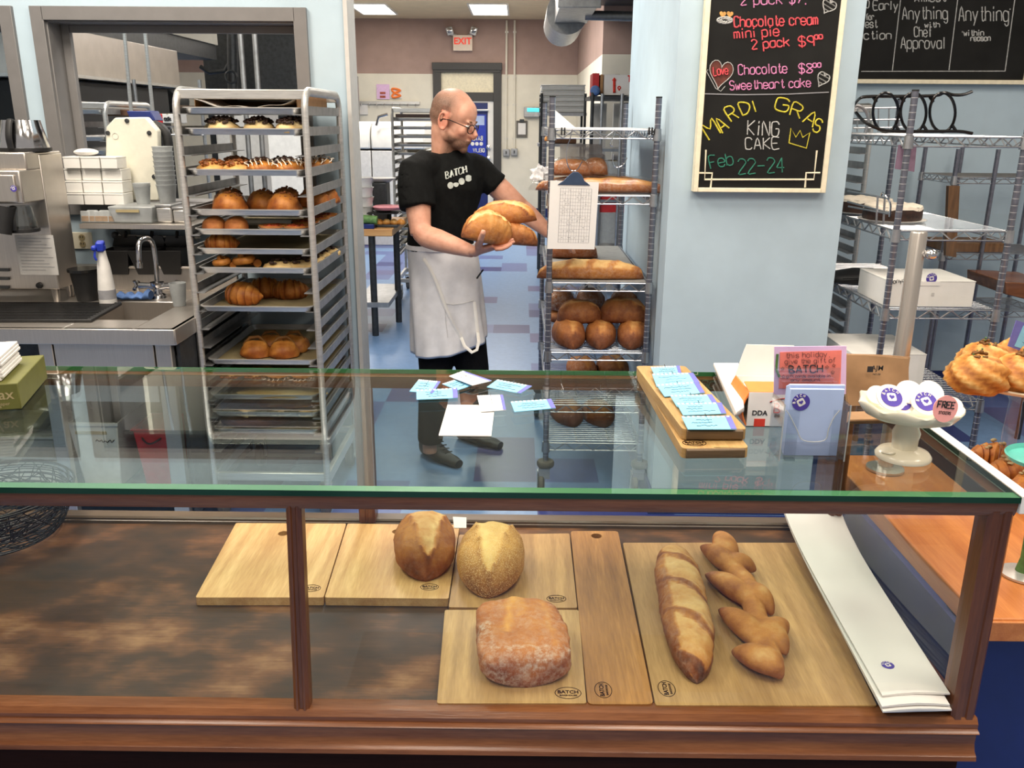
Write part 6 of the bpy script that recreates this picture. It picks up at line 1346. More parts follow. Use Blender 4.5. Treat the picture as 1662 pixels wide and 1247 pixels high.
f2 = [p_+Vector((0, .0025, 0)) for p_ in f_]; g = MB().rings([f2, [p_+Vector((0, .003, 0)) for p_ in f2]]); obj('board', g, 'brown_box', o)
g = MB(); f3 = [PY(u, v, yq-.004) for u, v in ((905, 300), (958, 301), (949, 294), (944, 284), (938, 279), (930, 279), (924, 284), (915, 293))]; g.rings([f3, [p_+Vector((0, .008, 0)) for p_ in f3]]); obj('clip', g, 'clip_blue', o, bevel=.002)
g = MB(); mp = lambda a, b_: f_[3].lerp(f_[2], a).lerp(f_[0].lerp(f_[1], a), b_)+Vector((0, -.0006, 0))
for i in range(17): b_ = .10+.05*i; g.tube([mp(.22, b_), mp(.86, b_)], .0003, 3)
for i in range(13): a = .22+.0535*i; g.tube([mp(a, .10), mp(a, .90)], .0003 if i % 4 else .0008, 3)
random.seed(4)
for i in range(46): a = random.uniform(.24, .8); b_ = .10+.05*random.randint(0, 15)+.025; g.tube([mp(a+.006*k, b_+random.uniform(-.008, .008)) for k in range(6)], .0006, 3)
obj('table_print', g, 'ink_grey', o)
# ================================================================== THE MAN
TH = math.radians(33); TUP = Vector((-math.sin(TH), math.cos(TH), 0)); LEFT = Vector((math.cos(TH), math.sin(TH), 0)); FRW = Vector((math.sin(TH), -math.cos(TH), 0))
YM = 3.92
man = thing('person', 'man with shaved head and glasses in black shirt and white apron holding loaves', 'person', (PY(728, 500, YM).x, YM, 0))
body = MB()
HS, HP = math.radians(70), math.radians(20)
hm = Matrix.Translation(PY(736, 193, 3.90)) @ Matrix.Rotation(HS-PI/2, 4, 'Z') @ Matrix.Rotation(HP, 4, 'Y')
def he(c, rx, ry, rz, ax=0): body.merge(MB().ell((0, 0, 0), rx, ry, rz, 24, 16), hm @ Matrix.Translation(c) @ Matrix.Rotation(ax, 4, 'Y'))
HC_ = lambda *p: hm @ Vector(p)
he((-.014, 0, .032), .100, .078, .092); he((-.03, 0, .005), .082, .074, .075); he((.040, 0, .035), .056, .064, .066); he((.038, 0, -.030), .060, .060, .084); he((.056, 0, -.080), .046, .047, .038); he((.086, 0, -.104), .019, .024, .018); he((.076, 0, -.068), .020, .032, .024)
he((.086, 0, .014), .013, .050, .010); he((.020, .046, -.062), .042, .018, .030); he((.020, -.046, -.062), .042, .018, .030)
for s_ in (-1, 1):
    he((.070, s_*.036, -.030), .022, .022, .022); he((.080, s_*.031, -.004), .014, .015, .010); he((.088, s_*.034, .016), .008, .020, .006)
    he((.103, s_*.011, -.038), .010, .008, .008)
    body.tube([HC_(-.008+.020*math.cos(a)*.9-.006*math.sin(a), s_*(.080+.012*(1-math.cos(a))*.4), -.012+.034*math.sin(a)) for a in [2*PI*i/18 for i in range(18)]], .0055, 8, loop=True)
    he((-.004, s_*.078, -.012), .014, .007, .027); he((.002, s_*.078, -.042), .008, .007, .010)
body.tube([HC_(.088, 0, .010), HC_(.104, 0, -.010), HC_(.122, 0, -.030), HC_(.116, 0, -.041), HC_(.096, 0, -.042)], [.008, .010, .0132, .0115, .009], 12)
he((.100, 0, -.060), .010, .023, .005); he((.098, 0, -.071), .010, .020, .006)
body.tube([HC_(-.030, 0, .0), HC_(-.026, 0, -.06), PY(722, 248, 3.93), PY(724, 275, 3.95)], [.062, .058, .060, .075], 20)
body.tube([PY(724, 270, 3.95), PY(720, 330, 3.95), PY(716, 400, 3.95), PY(718, 470, 3.95)], [(.13, .075), (.125, .085), (.12, .085), (.13, .09)], 20, upv=TUP)
S1, E1, W1 = PY(673, 281, 3.82), PY(683, 381, 3.73), PY(768, 409, 3.575)
body.tube([PY(715, 285, 3.92), S1, S1.lerp(E1, .35), S1.lerp(E1, .65), S1.lerp(E1, .9), E1], [.05, .058, .060, .054, .047, .046], 18)
body.tube([E1+Vector((0, 0, .015)), E1.lerp(W1, .12), E1.lerp(W1, .35), E1.lerp(W1, .7), W1], [.046, .049, .048, .037, (.031, .025)], 18)
KN = PY(806, 399, 3.53)
body.tube([W1, W1.lerp(KN, .3), W1.lerp(KN, .7), KN], [(.028, .024), (.034, .018), (.040, .016), (.039, .013)], 16, upv=Vector((.3, 0, 1)))
sd = Vector((.05, .9, .32)).normalized()
for i, (off, ln, lift) in enumerate(((-.030, .072, -.004), (-.010, .082, -.003), (.011, .076, -.002), (.030, .060, .0))):   # four fingers cupped under the loaves
    a = KN+sd*off-Vector((.006, 0, 0)); d_ = Vector((.92, .05*(i-1.5), .10)).normalized()
    body.tube([a, a+d_*ln*.4+Vector((0, 0, -.002)), a+d_*ln*.72+Vector((0, 0, .004)), a+d_*ln+Vector((0, 0, .016))], [.0098, .0092, .0086, .0068], 10)
tb = W1.lerp(KN, .25)+Vector((0, -.012, .0)); body.tube([tb, PY(777, 397, 3.50), PY(781, 387, 3.445), PY(784, 378, 3.425), PY(785, 373, 3.425)], [.018, .0165, .013, .0115, .009], 12)
S2, E2, W2 = PY(786, 284, 4.02), PY(845, 338, 4.02), PY(893, 379, 3.97)
body.tube([PY(735, 285, 3.95), S2, S2.lerp(E2, .5), E2, E2.lerp(W2, .3), E2.lerp(W2, .75), W2], [.05, .055, .052, .045, .045, .034, .028], 18)
K2 = W2+Vector((.065, -.01, -.04)); body.tube([W2, W2.lerp(K2, .5), K2], [(.028, .022), (.036, .016), (.038, .013)], 14)
for i in range(4):
    a = K2+Vector((-.004, (-.026+.018*i), .012-.006*i)); d_ = Vector((.8, .05*(i-1.5), -.45)); ln = (.066, .074, .07, .055)[i]; body.tube([a, a+d_*ln*.5, a+d_*ln*.8+Vector((.0, 0, -.012)), a+d_*ln+Vector((-.006, 0, -.022))], [.0095, .009, .0085, .007], 10)
body.tube([W2.lerp(K2, .3), W2.lerp(K2, .4)+Vector((.01, -.035, .0)), W2.lerp(K2, .4)+Vector((.035, -.052, -.012))], [.014, .0115, .009], 10)
for hp, kn, an in ((PY(706, 480, 3.92), PY(704, 600, 3.94), PY(697, 712, 3.98)), (PY(742, 480, 4.0), PY(770, 600, 3.97), PY(772, 690, 4.22))):
    body.tube([hp, kn, an, Vector((an.x, an.y, .09))], [.07, .05, .036, .036], 14)
bd = obj('body', body, 'skin', man, smooth=0); remesh(bd, .0042, 5)
himv = hm.inverted(); mo = Vector(man.location)
def stub(c):
    p = himv @ (c+mo)
    if (c+mo).z < 1.44: return 0
    hair = max(0, min(1, (.035-p.x+p.z*.15)/.05))*max(0, min(1, (p.z+.045)/.03)); crown = max(0, min(1, (p.z-.06)/.05)); hair *= 1-.5*crown
    hair *= 0 if (abs(p.y) > .072 and abs(p.x) < .03 and -.055 < p.z < .03) else 1
    beard = max(0, min(1, (-.048-p.z)/.02))*max(0, min(1, (p.x-.0)/.03))*(1 if p.x > -.02 else 0)*.6
    return min(.9, max(hair*.95, beard*1.5))
def flush(c):
    p = himv @ (c+mo)
    if (c+mo).z > 1.44 and p.length < .2: return max(0, 1-((p-Vector((.11, 0, -.035))).length/.03))+.9*(abs(p.y) > .075)*(abs(p.x) < .035)+.5*max(0, 1-((Vector((p.x, abs(p.y), p.z))-Vector((.07, .045, -.035))).length/.03))
    w = c+mo; return max(0, 1-(w-KN).length/.12)*.8+max(0, 1-(w-E1).length/.07)*.5
for k, fn in (('stubble', stub), ('flush', flush)):
    at = bd.data.attributes.new(k, 'FLOAT', 'POINT'); at.data.foreach_set('value', [fn(v_.co) for v_ in bd.data.vertices])
# eyes, brows, glasses
for s_ in (-1, 1):
    e_ = obj('eye', MB().ell(HC_(.0815, s_*.031, -.003), .0135, .0135, .0095, 14, 10), 'white', man); obj('iris', MB().ell(HC_(.0935, s_*.031, -.006), .003, .005, .005, 10, 6), 'ink', e_)
    obj('eyebrow', MB().tube([HC_(.094, s_*.014, .016), HC_(.096, s_*.032, .022), HC_(.084, s_*.050, .017)], [.0022, .0028, .0016], 8), 'plank', man)
gl = MB()
for s_ in (-1, 1):
    gl.tube([HC_(.112-.12*abs(.024*math.cos(a)*.0)-.010*(abs(s_*.033+.024*math.cos(a)*s_)/.05), s_*(.032+.024*math.cos(a)), -.008+.019*math.sin(a)) for a in [2*PI*i/20 for i in range(20)]], .0022, 6, loop=True)
    gl.tube([HC_(.100, s_*.056, -.002), HC_(.085, s_*.072, .0), HC_(.02, s_*.082, .002), HC_(-.012, s_*.085, -.004), HC_(-.022, s_*.084, -.022)], .0022, 6)
gl.tube([HC_(.108, -.010, -.003), HC_(.113, 0, .0), HC_(.108, .010, -.003)], .002, 6); obj('glasses', gl, 'frame_brown', man)
# shirt
sh = MB(); T = lambda v, u, y=3.95: PY(u, v, y)
sh.tube([T(408, 715), T(400, 716), T(370, 718), T(330, 722), T(300, 727), T(284, 728), T(268, 728), T(257, 727), T(249, 725), T(243, 723)], [(.158, .122), (.160, .122), (.158, .118), (.165, .118), (.172, .122), (.172, .112), (.150, .095), (.112, .082), (.085, .075), (.070, .068)], 30, upv=TUP)
h1 = S1.lerp(E1, .56); sh.tube([PY(712, 272, 3.92), PY(690, 270, 3.86), S1+Vector((.008, 0, .004)), S1.lerp(E1, .25), h1, h1.lerp(E1, .02)], [.06, .070, .078, .081, .079, .077], 22)
h2 = S2.lerp(E2, .33); sh.tube([PY(738, 272, 3.96), PY(765, 272, 4.0), S2, h2], [.06, .066, .070, .064], 20)
shirt = obj('shirt', sh, 'shirt_black', man, smooth=0); remesh(shirt, .006, 5)
for v_ in shirt.data.vertices:                                        # cloth folds
    p = v_.co+mo; k = noise.noise(Vector((p.x*9, p.y*9, p.z*5)))*.012+noise.noise(Vector((p.x*22+p.z*10, p.y*20, p.z*14)))*.006; v_.co += v_.normal*k
bpy.context.view_layer.update()
def caster(o):
    me = o.data; return BVHTree.FromPolygons([v_.co+mo for v_ in me.vertices], [tuple(p.vertices) for p in me.polygons])
bv = caster(shirt)
def on(b_, off=.002):
    def f(u, v):
        d_ = ray(u, v).normalized(); h = b_.ray_cast(CAM, d_)
        return (h[0]+h[1]*off) if h[0] is not None else PY(u, v, 3.8)
    return f
g = MB(); pj_ = on(bv, .0015)
st, w = strokes('BATCH')
for s_ in st:
    pts = []
    for i in range(len(s_)-1):
        for k in range(3): a = s_[i][0]+(s_[i+1][0]-s_[i][0])*k/3; b_ = s_[i][1]+(s_[i+1][1]-s_[i][1])*k/3; pts.append(pj_(724+33*a/w-1.2*b_/6, 290.5-10.5*a/w-10.5*b_/6))
    a, b_ = s_[-1]; pts.append(pj_(724+33*a/w-1.2*b_/6, 290.5-10.5*a/w-10.5*b_/6)); g.tube(pts, .0042, 6, flat=.5)
for i, (u, v, r_) in enumerate(((731, 301, 5.4), (740, 298.5, 5.0), (749, 294.5, 5.6), (760, 289.5, 5.4))):
    n = 18; c = pj_(u, v); rim = [pj_(u+r_*math.cos(2*PI*k/n)*(.9 if i != 3 else .85/max(.72, max(abs(math.cos(2*PI*k/n)), abs(math.sin(2*PI*k/n))))), v+r_*math.sin(2*PI*k/n)*(1 if i != 1 else (1 if math.sin(2*PI*k/n) > 0 else .4))) for k in range(n)]; g.add([c]+rim, [(0, 1+k, 1+(k+1) % n) for k in range(n)])
obj('shirt_print', g, 'shirt_print', shirt)
# trousers, shoes
tr = MB()
for hp, kn, an in ((PY(703, 450, 3.92), PY(707, 600, 3.93), PY(698, 716, 3.97)), (PY(745, 450, 4.0), PY(767, 600, 3.97), PY(772, 694, 4.2))):
    tr.tube([hp, hp.lerp(kn, .5), kn, an], [.088, .09, .080, .062], 20)
tr.tube([T(405, 718), T(440, 722), T(480, 724)], [(.145, .105), (.155, .115), (.13, .10)], 20, upv=TUP); tro = obj('trousers', tr, 'trouser_black', man, smooth=0); remesh(tro, .008, 6)
for heel, toe in ((PZ(693, 738, 0), PZ(752, 763, 0)), (PZ(752, 713, 0), PZ(806, 728, 0))):
    d_ = (toe-heel); d_.z = 0; L = .285; d_.normalize(); rs = []; n = 16; sdv = Vector((-d_.y, d_.x, 0))
    for i in range(13):
        t = i/12; w = .036+.014*math.sin(PI*min(1, t*1.1))*(1 if t > .3 else .6) if t < .97 else .026; h = (.105 if t < .28 else .105-.055*min(1, (t-.28)/.35)) if t < .9 else .042; w *= (.8 if i in (0,) else 1); c = heel+d_*(L*t-.03)
        rs.append([c+sdv*(w*math.cos(2*PI*k/n))+Vector((0, 0, max(0, h*.5+h*.5*math.sin(2*PI*k/n)*1.0))) for k in range(n)])
    s_ = obj('shoe', MB().rings(rs), 'shoe_black', man, smooth=60); g = MB()
    for i in range(4): c = heel+d_*(.11+.022*i)+Vector((0, 0, .098-.012*i)); g.tube([c-sdv*.022, c+Vector((0, 0, .004)), c+sdv*.022], .003, 6)
    obj('laces', g, 'ink', s_)
# apron
rs = []; n = 72
APR = ((396, 717, .168, .128, 0), (404, 718, .170, .131, 0), (430, 721, .172, .140, .2), (460, 723, .174, .146, .5), (495, 725, .178, .152, .8), (530, 728, .183, .156, 1), (560, 731, .188, .160, 1.2))
for v, u, a, b_, k in APR:
    c = PY(u, v, 3.955); ring = []
    for j in range(n):
        f = 2*PI*j/n; fold = 1+.036*k*math.sin(7*f+v*.012)+.022*k*math.sin(12*f+1.3-v*.01)+.014*math.sin(5*f+v*.05)+.02*noise.noise(Vector((math.cos(f)*2, math.sin(f)*2, v*.02)))
        p = c+LEFT*(a*fold*math.cos(f))+FRW*(b_*fold*math.sin(f)); p.z += k*.035*math.cos(f)*(.9 if v > 500 else .2)
        ring.append(p)
    rs.append(ring)
inner = [[c_+(sum(r_, Vector())/n-c_).normalized()*.005 for c_ in r_] for r_ in rs[::-1]]
apr = obj('apron', MB().rings(rs+inner, caps=False, loop=True), 'apron_white', man, smooth=80)
sb = apr.modifiers.new('cloth', 'SUBSURF'); sb.levels = sb.render_levels = 1
ba = caster(apr); pa_ = on(ba, .004)
g = MB().tube(bez([pa_(u, v) for u, v in ((688, 420), (700, 440), (712, 468), (722, 496), (732, 520), (742, 538))], 4)+[pa_(748, 548), PY(754, 562, 3.78), PY(766, 572, 3.77), PY(774, 568, 3.77), PY(777, 555, 3.78)]+[pa_(775, 540), pa_(772, 515), pa_(769, 490)], (.0075, .002), 8, upv=Vector((0, -1, .2))); obj('apron_strings', g, 'white', apr)
g = MB().tube([pa_(u, v) for u, v in ((722, 493), (735, 495), (750, 493), (768, 488))], .0014, 5).tube([pa_(u, v) for u, v in ((722, 493), (724, 525), (727, 548))], .001, 5); obj('pocket_seam', g, 'paper_grey', apr)
g = MB().tube([T(402, 716), T(395, 716)], [(.171, .131), (.169, .128)], 40, upv=TUP); obj('waistband', g, 'apron_white', apr)
one('pen', MB().tube([PY(774, 452, 3.84), PY(784, 438, 3.82)], .004, 8), 'black', 'black pen sticking out at the right hip of the man', 'pen')
# loaves held
def held(lab, u, v, y, L, Wd, Hh, rot, sd, tone):
    c = PY(u, v, y); o = thing('held_loaf', lab, 'loaf', c, 'loaves held by the man'); m4 = Matrix.Translation(c) @ Euler(rot).to_matrix().to_4x4() @ Matrix.Translation((0, 0, -Hh*.45))
    obj('crust', MB().merge(loaf(L, Wd, Hh, 2.3, 1.7, .055, sd, 56, 40, score_v(.05, .42, 1, -.3), .12, None, tone-.08), m4), 'crust', o, smooth=70)
held('upper loaf in the arms of the man, lying on the two others', 815, 348, 3.66, .285, .125, .098, (.15, .1, -PI/2-.12), 81, .46)
held('front loaf in the right hand of the man, end towards the camera', 794, 371, 3.53, .235, .135, .125, (-.22, .25, -1.0), 82, .55)
held('lower right loaf under the upper one in the hand of the man', 833, 381, 3.62, .22, .11, .09, (-.1, 0, -PI/2+.25), 83, .36)
pm('purple_note', (132, 108, 128), .8, var=.04)
# ================================================================== RIGHT SIDE: WIRE RACK BEHIND THE COUNTER
QX0, QX1, QY0, QY1 = 1.432, 1.862, 3.3, 4.45
rr = thing('wire_display_rack', 'chrome wire rack with a cake and white boxes right of the blue pillar', 'rack', ((QX0+QX1)/2, (QY0+QY1)/2, 0))
QS = [PY(1560, v, QY0).z for v in (223, 376, 504, 652)]
for x in (QX0, QX1):
    for y in (QY0, QY1): wire_post(rr, x, y, .03, 1.785); obj('foot', MB().lathe([(0, 0), (.016, 0), (.016, .02), (.01, .03), (0, .03)], (x, y, 0), 10), 'dark_steel', rr)
for i, z in enumerate(QS): wire_shelf(rr, QX0, QX1, QY0, QY1, z, None)
# black ring stand on top
C6 = lambda a, b_: (1340+a*.2407, b_*.2407)
yr = 3.46; o = thing('ring_stand', 'black wire stand of three big upright rings on the top shelf of the right rack', 'stand', (PY(1480, 222, yr).x, yr, QS[0]+.004))
q = lambda a, b_, d=0: PY(*C6(a, b_), yr+d)
obj('top_rail', MB().tube(bez([q(190, 720, .15), q(225, 670, .02), q(280, 652), q(500, 650), q(740, 645), q(800, 626), q(860, 640), q(930, 638), q(988, 618)], 4), .006, 8), 'black_gloss', o)
obj('bottom_rail', MB().tube(bez([q(205, 760, .1), q(260, 820, .02), q(340, 862), q(440, 884), q(700, 886), q(900, 886), q(990, 900)], 4), .006, 8), 'black_gloss', o)
for cx in (405, 592, 788):
    pts = [PY(*C6(cx+86*math.cos(a), 758+132*math.sin(a)), yr+.03*math.sin(a*1)+.004) for a in [2*PI*i/32 for i in range(32)]]; obj('ring', MB().tube(pts, .0055, 8, loop=True), 'black_gloss', o)
    obj('strut', MB().tube([q(cx-85, 655), q(cx-62, 688)], .006, 7), 'black_gloss', o); obj('strut', MB().tube([q(cx+65, 845), q(cx+90, 882)], .006, 7), 'black_gloss', o)
# silver wire basket at the left end of the top shelf
yb_ = 3.9; o = thing('wire_letter_basket', 'silver wire basket behind the black ring stand on the right rack', 'basket', (PY(1425, 220, yb_).x, yb_, QS[0]+.004)); g = MB()
for v in (176, 195, 208): g.tube([PY(1385, v, yb_), PY(1464, v-1, yb_)], .004, 6)
for i in range(5): u = 1392+17*i; g.tube([PY(u, 176, yb_), PY(u-1, 214, yb_)], .003, 6)
obj('front_grid', g, 'wire', o); obj('handle', MB().tube([PY(1386, 172, yb_)]+[PY(1386+26*math.sin(t)*.9, 196-26*math.cos(t), yb_) for t in [.3+.16*i for i in range(9)]]+[PY(1404, 216, yb_)], .007, 8), 'wire', o)
a, c = PY(1452, 278, 3.4), PY(1488, 237, 3.4); yq = 3.36; f_ = [PY(1452, 274, yq), PY(1484, 279, yq), PY(1488, 236, yq), PY(1458, 235, yq)]; one('purple_note', MB().rings([f_, [p_+Vector((0, .0015, 0)) for p_ in f_]]), 'purple_note', 'purple paper note hanging under the top shelf of the right rack', 'note')
# cakes on the second shelf
for lab, u, yy, r in (('chocolate cake with white icing on a plate, nearer one on the right rack', 1448, 3.60, .115), ('chocolate cake with white icing, half hidden by the blue pillar', 1400, 3.92, .12)):
    c = PY(u, 347, yy); c.z = QS[1]+.006; o = thing('chocolate_cake', lab, 'cake', c, 'cakes on the right rack'); n = 40
    obj('plate', MB().lathe([(0, 0), (r*.7, 0), (r*1.12, .006), (r*1.16, .010), (r*1.1, .009), (0, .004)], c, 32), 'white', o)
    g = MB().lathe([(0, .006), (r*.96, .006), (r, .014), (r, .05), (r*.96, .062), (0, .066)], c, 32); obj('sponge', g, 'chocolate', o)
    rs = [[c+Vector((r*k*math.cos(a)*(1.0), r*k*math.sin(a), z_+(-.006*max(0, math.sin(5*a)) if k > .95 else .003*math.sin(9*a+k*20)))) for a in [2*PI*i/n for i in range(n)]] for k, z_ in ((1.005, .054), (.97, .066), (.7, .072), (.4, .070), (.05, .072))]; obj('icing', MB().rings(rs), 'icing', o)
yb_ = 3.36; o = thing('wire_file_rack', 'grey wire file basket standing in front of the cakes', 'basket', (PY(1415, 350, yb_).x, yb_, QS[1]+.004)); g = MB()
C7 = lambda a, b_: (1340+a*.2566, 280+b_*.2566)
for a_, b_ in (((140, 118), (400, 165)), ((140, 185), (410, 258)), ((145, 215), (400, 262))): g.tube([PY(*C7(*a_), 3.75), PY(*C7(*b_), yb_)], .004, 6)
for x_ in (330, 375): g.tube([PY(*C7(x_, 150), 3.45), PY(*C7(x_-10, 330), 3.45)], .004, 6)
obj('wire_grid', g, 'wire', o); obj('handle', MB().tube(bez([PY(*C7(352, 150), 3.4), PY(*C7(360, 130), 3.4), PY(*C7(380, 150), 3.38), PY(*C7(410, 200), 3.36), PY(*C7(405, 280), 3.36)], 5), .004, 6), 'chrome', o)
o = thing('acrylic_sheet', 'clear acrylic sheet lying on the second shelf of the right rack', 'sheet', (1.7, 3.6, QS[1]+.004)); obj('sheet', MB().box(QX0+.16, QX1-.02, QY0+.02, QY0+.6, QS[1]+.004, QS[1]+.007), 'acrylic', o, smooth=0)
# black bag, white boxes
c = PY(1400, 437, 3.9); c.z = QS[2]+.004; o = thing('black_bag', 'flat black zip bag on the third shelf of the right rack', 'bag', c); g = lump(.16, .10, .045, .12, 12, 3, 24, 12); g.attr = {}; obj('bag_body', MB().merge(g, Matrix.Translation(c)), 'black', o); obj('zip', MB().tube([c+Vector((-.12, -.095, .03)), c+Vector((.02, -.105, .034)), c+Vector((.13, -.075, .028))], .003, 6), 'black_gloss', o)
def white_box(lab, u0, u1, v0, v1, y, dep, z, name, marks):
    a, c = PY(u0, v1, y), PY(u1, v0, y); h = c.z-a.z; o = thing('cake_box', lab, 'box', ((a.x+c.x)/2, y, z), 'white cake boxes on the right rack')
    obj('box_body', MB().box(a.x, c.x, y, y+dep, z, z+h-.002), 'white', o, bevel=.002); g = MB().box(a.x-.001, c.x+.001, y-.001, y+dep, z+h-.002, z+h).box(a.x+.12, a.x+.2, y-.0022, y-.001, z+h-.018, z+h-.002); obj('box_lid', g, 'white', o)
    if marks:
        p = PY(1512, 452, y-.0015); g1, g2 = MB(), MB(); emblem(g1, g2, p, (1, 0, 0), (0, 0, 1), .021); e1 = obj('sticker', g1, 'ink_purple', o); obj('sticker_print', g2, 'paper', e1)
        g = MB(); chalk(g, 'Sonya', (1445, 461), (1469, 458), 7, lambda u, v: PY(u, v, y-.001), .0011); obj('handwriting', g, 'ink', o)
        g = MB().cbox(PY(1514, 478, y-.0008), .011, .001, .013); obj('printed_mark', g, 'paper_grey', o)
white_box('white cake box with a purple sticker and a handwritten name on the third shelf', 1438, 1585, 452, 493, QY0+.04, .30, QS[2]+.004, '', True)
white_box('plain white cake box on the lower shelf behind the kraft bags', 1375, 1504, 578, 645, QY0+.05, .34, QS[3]+.004, '', False)
X9 = PY(1394, 300, 4.85).x
pan_rack('grey sheet pan rack half hidden behind the blue pillar on the right', X9-.5, X9, 4.78, 5.38, 1.76, 18, .0765, 1.68)
# small shelving far right with wooden boards
FX0, FX1, FY0, FY1 = PY(1556, 242, 4.9).x, PY(1750, 242, 4.9).x, 4.9, 5.3
o = thing('low_wire_rack', 'dark wire rack in front of the blue wall, behind the right rack', 'rack', ((FX0+FX1)/2, 5.1, 0))
zt_ = PY(1560, 242, 4.9).z
for x in (FX0, PY(1621, 242, 4.9).x, FX1):
    for y in (FY0, FY1): obj('post', MB().tube([(x, y, 0), (x, y, zt_)], .0125, 10), 'post_metal', o)
for v in (288, 412, 505): wire_shelf(o, FX0, FX1, FY0, FY1, PY(1600, v, FY0).z, None)
q = [PY(1535, 415, 4.86), PY(1552, 418, 4.86), PY(1558, 302, 4.86), PY(1540, 302, 4.86)]; b_ = thing('plank', 'upright brown wooden plank hanging at the left of the far wire rack', 'plank', q[0], 'wooden planks by the far rack'); obj('board', MB().rings([q, [p_+Vector((0, .03, 0)) for p_ in q]]), 'plank', b_)
z = PY(1600, 412, FY0).z+.006; b_ = thing('plank', 'flat brown plank lying on the shelf of the far wire rack', 'plank', (FX0+.2, 5, z), 'wooden planks by the far rack'); obj('board', MB().box(FX0+.03, PY(1640, 400, 4.92).x, 4.92, 5.2, z, z+.05), 'plank', b_)
q = [PY(1632, 478, 4.4), PY(1720, 500, 4.4), PY(1720, 462, 4.4), PY(1632, 458, 4.4)]
o = thing('wooden_shelf', 'thick dark wooden shelf end at the right edge beside the chrome rack', 'shelf', q[0]); obj('board', MB().rings([q, [p_+Vector((0, .4, 0)) for p_ in q]]), 'case_wood', o, bevel=.004); obj('post', MB().tube([(q[1].x-.03, 4.5, 0), (q[1].x-.03, 4.5, q[1].z+.01)], .015, 8), 'dark_steel', o)
# sneeze guard pole with a glass pane
yp = 2.22; pt, pb = PY(1492, 376, yp), PY(1460, 585, yp); xm = pt.x
o = thing('guard_post', 'brushed steel guard post with a glass pane at the end of the counter', 'post', (xm, yp, .752))
obj('post', MB().lathe([(0, .752), (.021, .752), (.021, pt.z-.004), (.019, pt.z), (0, pt.z)], (xm, yp, 0), 20), 'steel', o); obj('base_plate', MB().lathe([(0, .752), (.05, .752), (.05, .758), (.022, .764), (0, .764)], (xm, yp, 0), 24), 'steel', o)
c = PY(1497, 412, yp-.01); obj('glass_clip', MB().ell((xm+.03, yp-.02, c.z), .017, .017, .014, 14, 10).tube([(xm, yp, c.z), (xm+.03, yp-.02, c.z)], .009, 8), 'chrome', o)
pz0, pz1 = 1.0, PY(1504, 333, yp).z; q = [Vector((xm+.04, yp-.02, pz0)), Vector((xm+.16, 1.62, pz0)), Vector((xm+.16, 1.62, pz1)), Vector((xm+.04, yp-.02, pz1))]; g = MB().add(q, [(0, 1, 2, 3)]); obj('glass_pane', g, 'glass_pane', o, smooth=0)
# ================================================================== PASTRY TABLE
t_ = thing('pastry_table', 'orange brown wooden table top on a navy front beside the display case', 'table', (1.7, 1.9, .702)); X0 = .884
for i in range(4): xa = X0+.02+i*.39; obj('plank', MB().box(xa, xa+.388, 1.47, 2.33, .702, .75), 'table_wood', t_, bevel=.004)
obj('front_lip', MB().box(X0+.03, 2.46, 1.462, 1.4695, .704, .747), 'table_wood', t_, bevel=.002)
TZ0 = .7515
def cake_stand(name, lab, c, h, r, mt, stem_mt, base_mt, rs_=.02, rb=.075):
    o = thing(name, lab, 'cake stand', c, 'cake stands on the pastry table'); obj('plate', MB().lathe([(0, h-.012), (r*.5, h-.012), (r*.96, h-.002), (r, h+.006), (r*.97, h+.009), (r*.9, h), (0, h-.004)], c, 40), mt, o)
    obj('stem', MB().lathe([(0, .008), (rs_*1.3, .008), (rs_*.8, .04), (rs_, h*.5), (rs_*.8, h*.8), (rs_*1.5, h*.9), (rs_*1.6, h-.013), (0, h-.013)], c, 16), stem_mt, o); obj('foot', MB().lathe([(0, 0), (rb, 0), (rb, .005), (rs_*1.4, .010), (0, .010)], c, 28), base_mt, o); return o
c = PZ(1638, 752, TZ0); c.y = 2.16; c.x = PY(1640, 700, 2.16).x; c.z = TZ0; hz = PY(1640, 618, 2.16).z-TZ0; rs0 = PY(1640, 618, 2.16).x-PY(1542, 600, 2.16).x
cake_stand('cake_stand', 'pale pink cake stand on a clear stem carrying big brioche buns', c, hz, rs0, 'chalk_cream', 'acrylic', 'acrylic')
def bri(R_, sd):
    mb = MB(); rs = []; tn = []; n, k = 28, 16
    for i in range(k+1):
        a = min(max(PI*i/k, .05), PI-.05); ring = []
        for j in range(n):
            f = 2*PI*j/n; tw = f+1.5*a; s_ = 1+.10*math.cos(5*tw)*math.sin(a)+.03*noise.noise(Vector((math.cos(f)*2+sd, math.sin(f)*2, a*2)))
            p = Vector((R_*math.sin(a)*math.cos(f)*s_, R_*math.sin(a)*math.sin(f)*s_, R_*.78*(-math.cos(a))*s_)); p.z = max(p.z, -R_*.5)+R_*.5; ring.append(p); tn.append(.62+.22*math.cos(5*tw)+.15*noise.noise(p*30))
        rs.append(ring)
    mb.rings(rs); mb.attr = {'tone': tn, 'flour': [0]*len(tn)}; return mb
P_BRI = proto('brioche_bun', bri(.072, 4), 'pastry', (('cheese_topping', crumbs(60, .038, .098, .005, 31, .01), 'scone'), ('herb_flecks', crumbs(7, .03, .106, .003, 35, .006), 'green_herb')))
for i, (u, yy, lab, s_) in enumerate(((1584, 2.07, 'front left twisted brioche bun with grated topping on the pink stand', 1.0), (1592, 2.21, 'back left twisted brioche bun on the pink stand', .95), (1655, 2.08, 'front right twisted brioche bun at the picture edge on the pink stand', 1.0), (1655, 2.24, 'back right twisted brioche bun under the purple card on the pink stand', 1.05))):
    p = PY(u, 625, yy); put(P_BRI, USED, (p.x, yy, TZ0+hz+.001), i*1.3, lab, 'bun', 'brioche buns on the pink stand', s_)
